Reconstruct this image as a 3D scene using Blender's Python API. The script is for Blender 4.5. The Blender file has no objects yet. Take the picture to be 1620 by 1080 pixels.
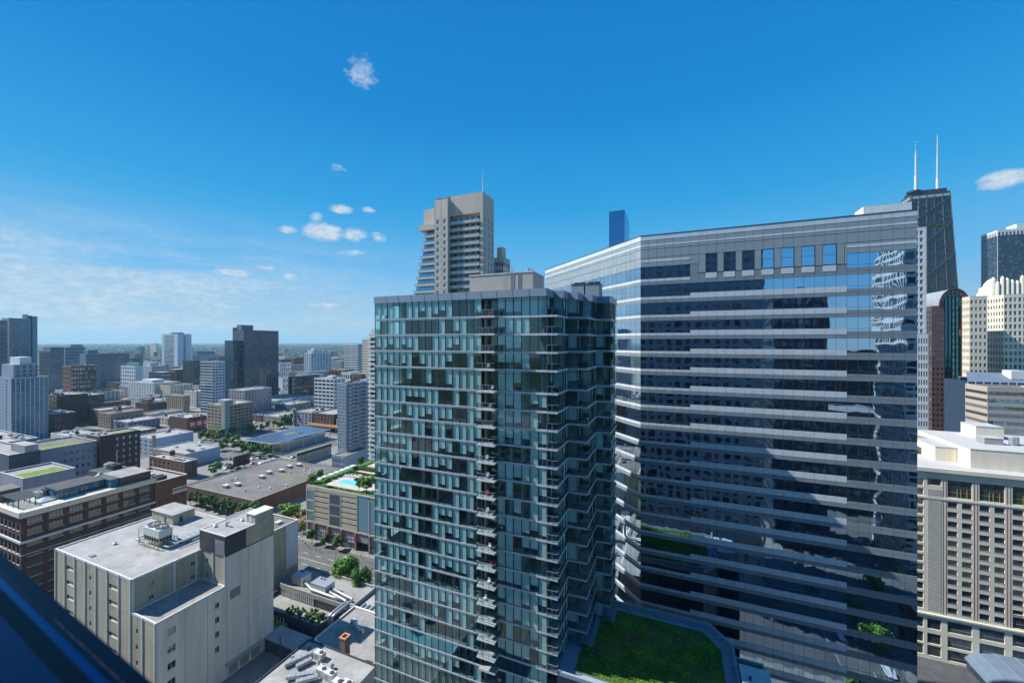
import bpy, math, random
from mathutils import Vector, Matrix
random.seed(7)
SC = bpy.context.scene
COL = SC.collection
R = math.radians
# ------------------------------------------------------------------ camera, sky, sun, exposure
CAMZ, FPX, YAW = 100.0, 631.0, R(22.5)
cam = bpy.data.cameras.new('camera'); camo = bpy.data.objects.new('camera', cam); COL.objects.link(camo)
camo.location = (0, 0, CAMZ); camo.rotation_euler = (R(90), 0, YAW)
cam.dof.use_dof = True; cam.dof.focus_distance = 140; cam.dof.aperture_fstop = 4.5
cam.sensor_width = 36; cam.lens = 36 * FPX / 1620; cam.clip_start = 0.02; cam.clip_end = 60000
SC.camera = camo
SUN_AZ, SUN_EL = 255.5, 46.0
world = bpy.data.worlds.new('World'); SC.world = world; world.use_nodes = True

def dir_of(px, py):
    v = Vector(((px - 810) / FPX, 1, -(py - 540) / FPX)).normalized()
    c, s = math.cos(YAW), math.sin(YAW)
    return (v.x * c - v.y * s, v.x * s + v.y * c, v.z)

def build_world():
    nt = world.node_tree; N = nt.nodes; L = nt.links; N.clear()
    out = N.new('ShaderNodeOutputWorld'); bg = N.new('ShaderNodeBackground')
    sky = N.new('ShaderNodeTexSky'); sky.sky_type = 'NISHITA'; sky.sun_disc = False
    sky.sun_elevation = R(SUN_EL); sky.sun_rotation = R(SUN_AZ)
    sky.air_density = 1.0; sky.dust_density = 0.2; sky.ozone_density = 2.0; sky.altitude = 200
    hs = N.new('ShaderNodeHueSaturation'); hs.inputs['Saturation'].default_value = 1.25
    hs.inputs['Hue'].default_value = 0.5; hs.inputs['Value'].default_value = 1.0
    L.new(sky.outputs[0], hs.inputs['Color'])
    geo = N.new('ShaderNodeTexCoord')
    # the clear polarised blue of the day: a gradient by height, the same all round the horizon
    sz = N.new('ShaderNodeSeparateXYZ'); L.new(geo.outputs['Generated'], sz.inputs[0]); rp = N.new('ShaderNodeValToRGB'); L.new(sz.outputs[2], rp.inputs[0])
    lin = lambda c: (c / 255 / 12.92) if c < 11 else ((c / 255 + .055) / 1.055) ** 2.4
    stops = [(0.0, (172, 205, 222)), (.035, (163, 203, 225)), (.145, (104, 184, 238)), (.26, (62, 168, 229)), (.31, (36, 159, 226)), (.48, (0, 135, 212)), (.65, (0, 124, 204)), (1.0, (0, 96, 178))]
    el_ = rp.color_ramp.elements
    el_[0].color = (*[lin(v) for v in stops[0][1]], 1); el_[1].position = 1; el_[1].color = (*[lin(v) for v in stops[-1][1]], 1)
    for q, c in stops[1:-1]: e = el_.new(q); e.color = (*[lin(v) for v in c], 1)
    sc_ = N.new('ShaderNodeVectorMath'); sc_.operation = 'SCALE'; L.new(rp.outputs[0], sc_.inputs[0]); sc_.inputs['Scale'].default_value = 1 / (SKY_STR * 2 ** EXPO)
    mb_ = N.new('ShaderNodeMix'); mb_.data_type = 'RGBA'; mb_.inputs['Factor'].default_value = .975; L.new(hs.outputs[0], mb_.inputs['A']); L.new(sc_.outputs[0], mb_.inputs['B'])
    def math_(op, a, b=None, clamp=False):
        m = N.new('ShaderNodeMath'); m.operation = op; m.use_clamp = clamp
        for i, v in enumerate((a, b)):
            if v is None: continue
            if isinstance(v, (int, float)): m.inputs[i].default_value = v
            else: L.new(v, m.inputs[i])
        return m.outputs[0]
    dirv = geo.outputs['Generated']
    # cumulus puffs: each has a direction and a size; noise breaks its outline
    mp = N.new('ShaderNodeMapping'); mp.inputs['Scale'].default_value = (1, 1, 1.8); L.new(dirv, mp.inputs[0])
    n1 = N.new('ShaderNodeTexNoise'); n1.inputs['Scale'].default_value = 44; n1.inputs['Detail'].default_value = 11
    n1.inputs['Roughness'].default_value = 0.68; L.new(mp.outputs[0], n1.inputs['Vector'])
    puffs = [(572, 115, 30, 22, .62), (540, 331, 22, 9, .9), (583, 332, 15, 6, .75), (512, 367, 42, 17, 1.1), (560, 371, 26, 15, .8), (600, 376, 16, 12, .75),
             (455, 363, 22, 8, .7), (558, 400, 34, 7, .7), (370, 431, 44, 9, .95), (421, 424, 26, 5, .8), (460, 438, 20, 7, .85), (225, 446, 40, 6, .85),
             (336, 467, 26, 6, .85), (358, 484, 38, 5, .85), (515, 482, 40, 7, .75), (1590, 284, 62, 19, 1.0), (10, 468, 40, 7, .8), (80, 476, 40, 6, .7),
             (535, 268, 18, 10, .5), (500, 343, 15, 9, .75), (310, 430, 14, 3, .5), (600, 440, 30, 3, .4), (1320, 352, 40, 10, .3), (1060, 350, 50, 5, .2), (660, 330, 30, 8, .0)]
    total = None
    sx = N.new('ShaderNodeSeparateXYZ'); L.new(dirv, sx.inputs[0])
    for px, py, wpx, hpx, st in puffs:
        d = dir_of(px, py)
        # angular extents, in radians at that spot
        k = 1 / math.sqrt(1 + ((px - 810) / FPX) ** 2)
        az = math.atan2(d[0], d[1]); el = math.asin(d[2])
        wr = wpx / FPX * k * k; hr = hpx / FPX * k
        hv = (d[1] / math.hypot(d[0], d[1]), -d[0] / math.hypot(d[0], d[1]), 0)
        dot = N.new('ShaderNodeVectorMath'); dot.operation = 'DOT_PRODUCT'; dot.inputs[1].default_value = hv; L.new(dirv, dot.inputs[0])
        a = math_('DIVIDE', dot.outputs['Value'], wr)
        b = math_('DIVIDE', math_('SUBTRACT', sx.outputs[2], d[2]), hr)
        r2 = math_('ADD', math_('MULTIPLY', a, a), math_('MULTIPLY', b, b))
        fwd = N.new('ShaderNodeVectorMath'); fwd.operation = 'DOT_PRODUCT'; fwd.inputs[1].default_value = d; L.new(dirv, fwd.inputs[0])
        front = math_('GREATER_THAN', fwd.outputs['Value'], 0.5)
        m = math_('MULTIPLY', math_('MULTIPLY', math_('SUBTRACT', 1.0, r2, True), st), front)
        total = m if total is None else math_('MAXIMUM', total, m)
    thr = math_('SUBTRACT', math_('ADD', n1.outputs['Fac'], math_('MULTIPLY', total, 0.66)), 0.70)
    puff = math_('MULTIPLY', math_('MULTIPLY', thr, 2.7, True), math_('GREATER_THAN', total, 0.001))
    # thin high veil low over the western horizon
    mp2 = N.new('ShaderNodeMapping'); mp2.inputs['Scale'].default_value = (1.1, 1.1, 9); L.new(dirv, mp2.inputs[0])
    n2 = N.new('ShaderNodeTexNoise'); n2.inputs['Scale'].default_value = 3.1; n2.inputs['Detail'].default_value = 8
    n2.inputs['Roughness'].default_value = 0.6; n2.inputs['Distortion'].default_value = 0.5; L.new(mp2.outputs[0], n2.inputs['Vector'])
    band = math_('SUBTRACT', 1.0, math_('DIVIDE', math_('ABSOLUTE', math_('SUBTRACT', sx.outputs[2], 0.05)), 0.21), True)
    west = math_('MULTIPLY', math_('SUBTRACT', math_('MULTIPLY', sx.outputs[0], -1.0), 0.48), 2.2, True)
    veil = math_('MULTIPLY', math_('MULTIPLY', math_('MULTIPLY', math_('SUBTRACT', n2.outputs['Fac'], 0.30), 2.6, True), band), west)
    veil = math_('MULTIPLY', veil, 1.35, True)
    cl = math_('MAXIMUM', puff, veil)
    mix = N.new('ShaderNodeMix'); mix.data_type = 'RGBA'; L.new(math_('MULTIPLY', cl, 0.92), mix.inputs['Factor'])
    L.new(mb_.outputs['Result'], mix.inputs['A']); mix.inputs['B'].default_value = CLOUD_COL
    n3 = N.new('ShaderNodeTexNoise'); n3.inputs['Scale'].default_value = 70; n3.inputs['Detail'].default_value = 5; L.new(mp.outputs[0], n3.inputs['Vector'])
    cm = N.new('ShaderNodeMix'); cm.data_type = 'RGBA'; cm.inputs['A'].default_value = tuple(v * k for v, k in zip(CLOUD_COL[:3], (.66, .78, .9))) + (1,); cm.inputs['B'].default_value = CLOUD_COL
    L.new(math_('MULTIPLY', math_('SUBTRACT', n3.outputs['Fac'], .34), 3.2, True), cm.inputs['Factor']); L.new(cm.outputs['Result'], mix.inputs['B'])
    L.new(mix.outputs['Result'], bg.inputs['Color']); bg.inputs['Strength'].default_value = SKY_STR
    L.new(bg.outputs[0], out.inputs['Surface'])
SKY_STR = 0.09; EXPO = 0.58
CLOUD_COL = tuple(v / (SKY_STR * 2 ** EXPO) for v in (.74, .80, .86)) + (1,)
build_world()
sun = bpy.data.lights.new('sun', 'SUN'); suno = bpy.data.objects.new('sun', sun); COL.objects.link(suno)
sun.energy = 4.9; sun.angle = R(0.53); sun.color = (1.0, 0.965, 0.91)
sd = Vector((math.sin(R(SUN_AZ)) * math.cos(R(SUN_EL)), math.cos(R(SUN_AZ)) * math.cos(R(SUN_EL)), math.sin(R(SUN_EL))))
suno.rotation_euler = sd.to_track_quat('Z', 'Y').to_euler(); suno.location = sd * 900
SC.view_settings.view_transform = 'Standard'; SC.view_settings.look = 'None'
SC.view_settings.exposure = EXPO; SC.view_settings.gamma = 1.0; SC.view_settings.use_curve_mapping = False
SC.render.engine = 'CYCLES'
cy = SC.cycles; cy.use_denoising = True; cy.max_bounces = 7; cy.diffuse_bounces = 3; cy.glossy_bounces = 4; cy.transparent_max_bounces = 10
cy.transmission_bounces = 2; cy.volume_bounces = 0; cy.caustics_reflective = False; cy.caustics_refractive = False
cy.sample_clamp_indirect = 6; cy.volume_step_rate = 4; cy.volume_max_steps = 64

# ------------------------------------------------------------------ measuring: east, north, up; the camera stands over (0, 0)
def az(px): return math.atan((px - 810) / FPX) - YAW
def at(px, d):
    x = (px - 810) / FPX * d; c, s = math.cos(YAW), math.sin(YAW)
    return (x * c - d * s, x * s + d * c)
def depth(E, N): return -math.sin(YAW) * E + math.cos(YAW) * N
def pxof(E, N):
    c, s = math.cos(YAW), math.sin(YAW)
    return 810 + FPX * (E * c + N * s) / max(1e-3, depth(E, N))
def gnd(px, py, z=0.0): return at(px, (CAMZ - z) * FPX / (py - 540))
def zof(py, d): return CAMZ - (py - 540) / FPX * d
def east_at(N, px): return N * math.tan(az(px))
def north_at(E, px): return E / math.tan(az(px))

# ------------------------------------------------------------------ mesh helpers
WO = {}
class MB:
    def __init__(s): s.v = []; s.f = []; s.m = []
    def quad(s, a, b, c, d, m=0):
        n = len(s.v); s.v += [tuple(a), tuple(b), tuple(c), tuple(d)]; s.f.append((n, n + 1, n + 2, n + 3)); s.m.append(m)
    def poly(s, pts, m=0):
        n = len(s.v); s.v += [tuple(p) for p in pts]; s.f.append(tuple(range(n, n + len(pts)))); s.m.append(m)
    def box(s, x0, x1, y0, y1, z0, z1, m=0, bottom=True, top=True):
        if x1 < x0: x0, x1 = x1, x0
        if y1 < y0: y0, y1 = y1, y0
        n = len(s.v)
        s.v += [(x0, y0, z0), (x1, y0, z0), (x1, y1, z0), (x0, y1, z0), (x0, y0, z1), (x1, y0, z1), (x1, y1, z1), (x0, y1, z1)]
        fs = [(0, 1, 5, 4), (1, 2, 6, 5), (2, 3, 7, 6), (3, 0, 4, 7)]
        if top: fs.append((4, 5, 6, 7))
        if bottom: fs.append((3, 2, 1, 0))
        for f in fs: s.f.append(tuple(n + i for i in f)); s.m.append(m)
    def prism(s, poly, z0, z1, m=0, mt=None, top=True, bottom=False):
        k = len(poly); n = len(s.v)
        s.v += [(p[0], p[1], z0) for p in poly] + [(p[0], p[1], z1) for p in poly]
        for i in range(k):
            j = (i + 1) % k; s.f.append((n + i, n + j, n + k + j, n + k + i)); s.m.append(m)
        if top: s.f.append(tuple(n + k + i for i in range(k))); s.m.append(m if mt is None else mt)
        if bottom: s.f.append(tuple(n + i for i in reversed(range(k)))); s.m.append(m)
    def cyl(s, x, y, z0, z1, r, n=10, m=0, r2=None, cap=True):
        r2 = r if r2 is None else r2; b = len(s.v)
        for z, q in ((z0, r), (z1, r2)):
            for i in range(n):
                a = 2 * math.pi * i / n; s.v.append((x + q * math.cos(a), y + q * math.sin(a), z))
        for i in range(n):
            j = (i + 1) % n; s.f.append((b + i, b + j, b + n + j, b + n + i)); s.m.append(m)
        if cap:
            s.f.append(tuple(b + n + i for i in range(n))); s.m.append(m)
    def tube(s, pts, r, n=6, m=0):
        pts = [Vector(p) for p in pts]; rings = []
        for i, p in enumerate(pts):
            t = (pts[min(i + 1, len(pts) - 1)] - pts[max(i - 1, 0)]).normalized()
            u = t.cross(Vector((0, 0, 1)))
            if u.length < 1e-3: u = t.cross(Vector((1, 0, 0)))
            u.normalize(); w = t.cross(u); b = len(s.v); q = r[i] if isinstance(r, (list, tuple)) else r
            for k in range(n):
                a = 2 * math.pi * k / n; s.v.append(tuple(p + u * (q * math.cos(a)) + w * (q * math.sin(a))))
            rings.append(b)
        for a, b in zip(rings, rings[1:]):
            for k in range(n):
                j = (k + 1) % n; s.f.append((a + k, a + j, b + j, b + k)); s.m.append(m)
        s.f.append(tuple(rings[0] + k for k in reversed(range(n)))); s.m.append(m)
        s.f.append(tuple(rings[-1] + k for k in range(n))); s.m.append(m)
    def bar(s, p, q, w, h=None, m=0):
        h = h or w; p, q = Vector(p), Vector(q); t = (q - p).normalized(); u = t.cross(Vector((0, 0, 1)))
        if u.length < 1e-3: u = Vector((1, 0, 0))
        u.normalize(); v = u.cross(t); n = len(s.v)
        for c in (p, q):
            for a, b in ((-1, -1), (1, -1), (1, 1), (-1, 1)): s.v.append(tuple(c + u * (a * w / 2) + v * (b * h / 2)))
        for f in ((0, 1, 2, 3), (7, 6, 5, 4), (0, 4, 5, 1), (1, 5, 6, 2), (2, 6, 7, 3), (3, 7, 4, 0)): s.f.append(tuple(n + i for i in f)); s.m.append(m)
    def mesh(s, name, mats, off=(0, 0, 0), smooth=False):
        me = bpy.data.meshes.new(name)
        me.from_pydata([(v[0] - off[0], v[1] - off[1], v[2] - off[2]) for v in s.v], [], s.f)
        if not isinstance(mats, (list, tuple)): mats = [mats]
        for m in mats: me.materials.append(m)
        if len(mats) > 1: me.polygons.foreach_set('material_index', s.m)
        if smooth: me.polygons.foreach_set('use_smooth', [True] * len(s.f))
        me.update(); return me
    def build(s, name, mats, parent=None, smooth=False, origin=None, **kw):
        if parent is not None:
            off = WO[parent.name]; o = bpy.data.objects.new(name, s.mesh(name, mats, off, smooth)); o.parent = parent; COL.objects.link(o); WO[o.name] = off
        else:
            if origin is None:
                xs = [v[0] for v in s.v]; ys = [v[1] for v in s.v]; origin = ((min(xs) + max(xs)) / 2, (min(ys) + max(ys)) / 2, min(v[2] for v in s.v))
            o = bpy.data.objects.new(name, s.mesh(name, mats, origin, smooth)); o.location = origin; COL.objects.link(o); WO[o.name] = Vector(origin)
        for k, v in kw.items(): o[k] = v
        return o
def thing(name, label, cat, loc, group=None, rz=0):
    o = bpy.data.objects.new(name, None); COL.objects.link(o); o.location = loc; o.rotation_euler.z = rz
    o.empty_display_size = 1; o['label'] = label; o['category'] = cat
    if group: o['group'] = group
    WO[o.name] = Vector(loc); return o
def tag(o, label, cat, group=None):
    o['label'] = label; o['category'] = cat
    if group: o['group'] = group
    return o
def inst(name, me, parent, M):
    """part sharing mesh data; M is its world matrix (the parent is unrotated)"""
    o = bpy.data.objects.new(name, me); COL.objects.link(o); o.parent = parent
    off = WO[parent.name]; M = M.copy(); M.translation = M.translation - off; o.matrix_local = M; WO[o.name] = off; return o
def copy_tree(src, loc, rz=0, label=None, group=None, scale=None):
    c = src.copy(); COL.objects.link(c); c.location = loc; c.rotation_euler = (0, 0, rz)
    if scale: c.scale = scale
    if label: c['label'] = label
    if group: c['group'] = group
    for ch in src.children:
        d = ch.copy(); COL.objects.link(d); d.parent = c
        for g in ch.children:
            e = g.copy(); COL.objects.link(e); e.parent = d
    return c

# ------------------------------------------------------------------ materials
def newmat(name):
    m = bpy.data.materials.new(name); m.use_nodes = True; nt = m.node_tree; p = nt.nodes['Principled BSDF']; return m, nt, p
def mat(name, col, rough=0.8, var=0.12, vs=0.25, bump=0.0, bs=8.0, metal=0.0, brick=None, isl=0.0, streak=False, spec=0.4, stain=0):
    m, nt, p = newmat(name); N, L = nt.nodes, nt.links
    p.inputs['Roughness'].default_value = rough; p.inputs['Metallic'].default_value = metal; p.inputs['Specular IOR Level'].default_value = spec
    geo = N.new('ShaderNodeNewGeometry'); tex = N.new('ShaderNodeTexNoise'); tex.inputs['Scale'].default_value = vs; tex.inputs['Detail'].default_value = 6
    tex.inputs['Roughness'].default_value = 0.65
    if streak:
        mp = N.new('ShaderNodeMapping'); mp.inputs['Scale'].default_value = (1, 1, 0.12); L.new(geo.outputs['Position'], mp.inputs[0]); L.new(mp.outputs[0], tex.inputs['Vector'])
    else: L.new(geo.outputs['Position'], tex.inputs['Vector'])
    mx = N.new('ShaderNodeMix'); mx.data_type = 'RGBA'
    ramp = N.new('ShaderNodeMapRange'); ramp.inputs[1].default_value = .32; ramp.inputs[2].default_value = .68; L.new(tex.outputs['Fac'], ramp.inputs[0])
    L.new(ramp.outputs[0], mx.inputs['Factor'])
    c0 = [max(0, c * (1 - var)) for c in col]; c1 = [min(1, c * (1 + var)) for c in col]
    mx.inputs['A'].default_value = (*c0, 1); mx.inputs['B'].default_value = (*c1, 1); cur = mx.outputs['Result']
    if isl:
        hs = N.new('ShaderNodeHueSaturation'); mr = N.new('ShaderNodeMapRange'); mr.inputs[3].default_value = 1 - isl; mr.inputs[4].default_value = 1 + isl
        L.new(geo.outputs['Random Per Island'], mr.inputs[0]); L.new(mr.outputs[0], hs.inputs['Value']); L.new(cur, hs.inputs['Color']); cur = hs.outputs[0]
    if brick:
        bw, bh, dk = brick
        sp = N.new('ShaderNodeSeparateXYZ'); L.new(geo.outputs['Position'], sp.inputs[0]); ad = N.new('ShaderNodeMath'); L.new(sp.outputs[0], ad.inputs[0]); L.new(sp.outputs[1], ad.inputs[1])
        cb = N.new('ShaderNodeCombineXYZ'); L.new(ad.outputs[0], cb.inputs[0]); L.new(sp.outputs[2], cb.inputs[1])
        bt = N.new('ShaderNodeTexBrick'); bt.inputs['Scale'].default_value = 1; bt.inputs['Brick Width'].default_value = bw; bt.inputs['Row Height'].default_value = bh
        bt.inputs['Mortar Size'].default_value = bh * .07; bt.inputs['Color1'].default_value = (1, 1, 1, 1); bt.inputs['Color2'].default_value = (.84, .84, .84, 1)
        bt.inputs['Mortar'].default_value = (dk, dk, dk, 1); L.new(cb.outputs[0], bt.inputs['Vector'])
        ml = N.new('ShaderNodeMix'); ml.data_type = 'RGBA'; ml.blend_type = 'MULTIPLY'; ml.inputs['Factor'].default_value = 1; L.new(cur, ml.inputs['A']); L.new(bt.outputs['Color'], ml.inputs['B']); cur = ml.outputs['Result']
    if stain:
        ts = N.new('ShaderNodeTexNoise'); ts.inputs['Scale'].default_value = .33; ts.inputs['Detail'].default_value = 9; ts.inputs['Roughness'].default_value = .72; ts.inputs['Distortion'].default_value = .8
        if streak: L.new(mp.outputs[0], ts.inputs['Vector'])
        else: L.new(geo.outputs['Position'], ts.inputs['Vector'])
        rs = N.new('ShaderNodeMapRange'); rs.inputs[1].default_value = .50; rs.inputs[2].default_value = .62; rs.inputs[3].default_value = 1; rs.inputs[4].default_value = 1 - stain; L.new(ts.outputs['Fac'], rs.inputs[0])
        vs_ = N.new('ShaderNodeVectorMath'); vs_.operation = 'SCALE'; L.new(cur, vs_.inputs[0]); L.new(rs.outputs[0], vs_.inputs['Scale']); cur = vs_.outputs[0]
    L.new(cur, p.inputs['Base Color'])
    if bump:
        b = N.new('ShaderNodeBump'); b.inputs['Strength'].default_value = bump; b.inputs['Distance'].default_value = 0.05
        t2 = N.new('ShaderNodeTexNoise'); t2.inputs['Scale'].default_value = bs; L.new(geo.outputs['Position'], t2.inputs['Vector']); L.new(t2.outputs['Fac'], b.inputs['Height']); L.new(b.outputs[0], p.inputs['Normal'])
    return m
def mirror(name, tint, wave=0.0, ws=0.6, rough=0.02, dark=0.0):
    """reflective coated glazing whose panes are each slightly bowed"""
    m, nt, p = newmat(name); N, L = nt.nodes, nt.links
    p.inputs['Metallic'].default_value = 1; p.inputs['Roughness'].default_value = rough
    geo = N.new('ShaderNodeNewGeometry'); hs = N.new('ShaderNodeHueSaturation'); hs.inputs['Color'].default_value = (*tint, 1)
    mr = N.new('ShaderNodeMapRange'); mr.inputs[3].default_value = .88; mr.inputs[4].default_value = 1.1; L.new(geo.outputs['Random Per Island'], mr.inputs[0]); L.new(mr.outputs[0], hs.inputs['Value'])
    L.new(hs.outputs[0], p.inputs['Base Color'])
    if wave:
        ml = N.new('ShaderNodeVectorMath'); ml.operation = 'SCALE'; cb = N.new('ShaderNodeCombineXYZ'); L.new(geo.outputs['Random Per Island'], cb.inputs[0]); cb.inputs[1].default_value = .37
        L.new(cb.outputs[0], ml.inputs[0]); ml.inputs['Scale'].default_value = 40
        ad = N.new('ShaderNodeVectorMath'); ad.operation = 'ADD'; L.new(geo.outputs['Position'], ad.inputs[0]); L.new(ml.outputs[0], ad.inputs[1])
        t = N.new('ShaderNodeTexNoise'); t.inputs['Scale'].default_value = ws; t.inputs['Detail'].default_value = 0.5; L.new(ad.outputs[0], t.inputs['Vector'])
        b = N.new('ShaderNodeBump'); b.inputs['Strength'].default_value = 1; b.inputs['Distance'].default_value = wave; L.new(t.outputs['Fac'], b.inputs['Height']); L.new(b.outputs[0], p.inputs['Normal'])
    return m
def winmat(name, dark, light, share=0.3, rough=0.06, spec=0.9):
    """opaque-looking far window: dark room or drawn curtain behind shiny glass"""
    m, nt, p = newmat(name); N, L = nt.nodes, nt.links
    geo = N.new('ShaderNodeNewGeometry'); cr = N.new('ShaderNodeValToRGB'); cr.color_ramp.interpolation = 'CONSTANT'
    e = cr.color_ramp.elements; e[0].color = (*dark, 1); e[1].position = 1 - share; e[1].color = (*light, 1)
    k = e.new((1 - share) * .5); k.color = (dark[0] * 1.8 + .005, dark[1] * 1.8 + .005, dark[2] * 1.8 + .005, 1)
    k = e.new(1 - share * .45); k.color = (light[0] * .6, light[1] * .6, light[2] * .6, 1)
    L.new(geo.outputs['Random Per Island'], cr.inputs[0]); L.new(cr.outputs[0], p.inputs['Base Color'])
    p.inputs['Roughness'].default_value = rough; p.inputs['Specular IOR Level'].default_value = spec; p.inputs['IOR'].default_value = 1.6
    return m
def clearglass(name, tint, base=0.10):
    m, nt, p = newmat(name); N, L = nt.nodes, nt.links; N.remove(p); out = [n for n in N if n.type == 'OUTPUT_MATERIAL'][0]
    tr = N.new('ShaderNodeBsdfTransparent'); tr.inputs[0].default_value = (*tint, 1); gl = N.new('ShaderNodeBsdfGlossy'); gl.inputs['Roughness'].default_value = .01
    gl.inputs['Color'].default_value = (.7, .95, 1, 1); lw = N.new('ShaderNodeLayerWeight'); pw = N.new('ShaderNodeMath'); pw.operation = 'POWER'; pw.inputs[1].default_value = 5; L.new(lw.outputs['Facing'], pw.inputs[0])
    ad = N.new('ShaderNodeMath'); ad.operation = 'MULTIPLY_ADD'; ad.inputs[1].default_value = .8; ad.inputs[2].default_value = base; L.new(pw.outputs[0], ad.inputs[0])
    geo = N.new('ShaderNodeNewGeometry'); t = N.new('ShaderNodeTexNoise'); t.inputs['Scale'].default_value = .5; L.new(geo.outputs['Position'], t.inputs['Vector'])
    b = N.new('ShaderNodeBump'); b.inputs['Distance'].default_value = .015; L.new(t.outputs['Fac'], b.inputs['Height']); L.new(b.outputs[0], gl.inputs['Normal'])
    mx = N.new('ShaderNodeMixShader'); L.new(ad.outputs[0], mx.inputs[0]); L.new(tr.outputs[0], mx.inputs[1]); L.new(gl.outputs[0], mx.inputs[2]); L.new(mx.outputs[0], out.inputs[0])
    return m

M = {}
M['asphalt'] = mat('asphalt', (.085, .09, .095), .9, .2, .12, .15, 3)
M['concrete_walk'] = mat('pavement concrete', (.33, .32, .30), .9, .15, .5)
M['ground'] = mat('city ground', (.11, .115, .10), .95, .35, .02)
M['paint'] = mat('road paint', (.62, .62, .6), .7, .2, 1)
M['roof_white'] = mat('white roof membrane', (.33, .325, .315), .8, .2, .16, stain=0.2)
M['roof_pale'] = mat('pale grey roof', (.29, .285, .27), .85, .18, .16, stain=0.25)
M['roof_grey'] = mat('grey ballast roof', (.165, .16, .148), .95, .25, .09, .3, 2, stain=0.3)
M['roof_dark'] = mat('dark tar roof', (.075, .08, .085), .9, .35, .2)
M['tan'] = mat('olive tan brick', (.47, .43, .32), .9, .17, .28, brick=(1.2, .22, .82), streak=True, stain=0.12)
M['cream'] = mat('cream stone', (.74, .69, .56), .85, .07, .2, streak=True, stain=0.06)
M['cream2'] = mat('warm cream precast', (.66, .59, .47), .85, .07, .3, streak=True)
M['white'] = mat('white painted concrete', (.62, .64, .64), .75, .08, .3, streak=True, stain=0.1)
M['offwhite'] = mat('off-white stucco wall', (.72, .67, .58), .85, .16, .22, streak=True, stain=0.1)
M['trim'] = mat('pale stone trim', (.60, .60, .57), .8, .1, .6)
M['brick'] = mat('brown brick', (.17, .095, .07), .9, .18, .4, brick=(.9, .2, .75), streak=True)
M['brick_dark'] = mat('dark purple brick', (.10, .06, .055), .9, .2, .5, brick=(.9, .2, .75))
M['brick_red'] = mat('red brick', (.24, .10, .07), .9, .15, .4, brick=(.9, .2, .75))
M['brick_tan'] = mat('buff brick', (.36, .29, .21), .9, .12, .4, brick=(.9, .2, .8))
M['stone_grey'] = mat('grey stone', (.30, .31, .31), .85, .12, .4, streak=True)
M['bluegrey'] = mat('blue-grey metal cladding', (.13, .18, .24), .6, .1, .3, streak=True)
M['beige'] = mat('beige concrete', (.52, .44, .36), .85, .08, .25, brick=(2.9, 2.95, .8), streak=True)
M['charcoal'] = mat('charcoal cladding', (.045, .05, .06), .6, .2, .4)
M['black'] = mat('black metal', (.02, .022, .025), .5, .1, 1)
M['alu'] = mat('aluminium band', (.60, .65, .70), .4, .05, .4, metal=.1)
M['alu_dark'] = mat('dark mullion', (.06, .075, .09), .45, .1, 1, metal=.3)
M['galv'] = mat('galvanised metal', (.42, .44, .46), .42, .15, 1.2, metal=.5, isl=.12)
M['white_unit'] = mat('white enamel unit', (.55, .56, .55), .5, .08, 1, isl=.06)
M['lav'] = mat('lavender grey wall', (.30, .29, .33), .85, .1, .2, streak=True)
M['navy'] = mat('navy glass wall', (.022, .045, .08), .35, .2, .3)
M['sedum'] = mat('sedum green roof', (.15, .22, .035), .95, .55, .5, .8, 6)
M['lawn'] = mat('lawn', (.06, .15, .03), .95, .4, .8, .5, 10)
M['leaf'] = mat('leaf green', (.065, .16, .028), .7, .5, .9, isl=.4, spec=.25)
M['leaf2'] = mat('light leaf green', (.11, .24, .035), .7, .4, .9, isl=.35, spec=.25)
M['leaf3'] = mat('dark leaf green', (.042, .105, .024), .75, .4, .9, isl=.35, spec=.2)
M['bark'] = mat('bark', (.10, .075, .055), .95, .2, 3)
M['pool'] = mat('pool water', (.16, .62, .78), .05, .12, .8, spec=.8)
M['deck'] = mat('pool deck paving', (.52, .44, .37), .9, .12, .8)
M['red'] = mat('red fabric', (.5, .03, .03), .7, .1, 1)
M['yellow'] = mat('golden yellow', (.85, .55, .04), .45, .05, 1)
M['solar'] = mat('solar cells', (.07, .11, .19), .25, .12, .3, spec=.6)
M['win'] = winmat('dark window', (.012, .016, .02), (.20, .22, .22), .22)
M['win_blue'] = winmat('blue window', (.012, .035, .065), (.12, .20, .26), .25)
M['win_brown'] = winmat('curtained loft window', (.012, .015, .02), (.115, .11, .095), .45)
M['win_hotel'] = winmat('hotel window', (.02, .028, .026), (.12, .15, .13), .35)
M['mir'] = mirror('mirror glazing', (.38, .53, .68), .022, .34)
M['mir2'] = mirror('still mirror glazing', (.52, .62, .70), .004, .4)
M['blueglass'] = mirror('deep blue glazing', (.10, .30, .52), .004, .3)
M['tealglass'] = mirror('teal glazing', (.12, .34, .42), .006, .3, .05)
M['glass'] = clearglass('condo glass', (.72, .93, .92), .11)
M['railglass'] = clearglass('railing glass', (.55, .68, .74), .05)

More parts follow.
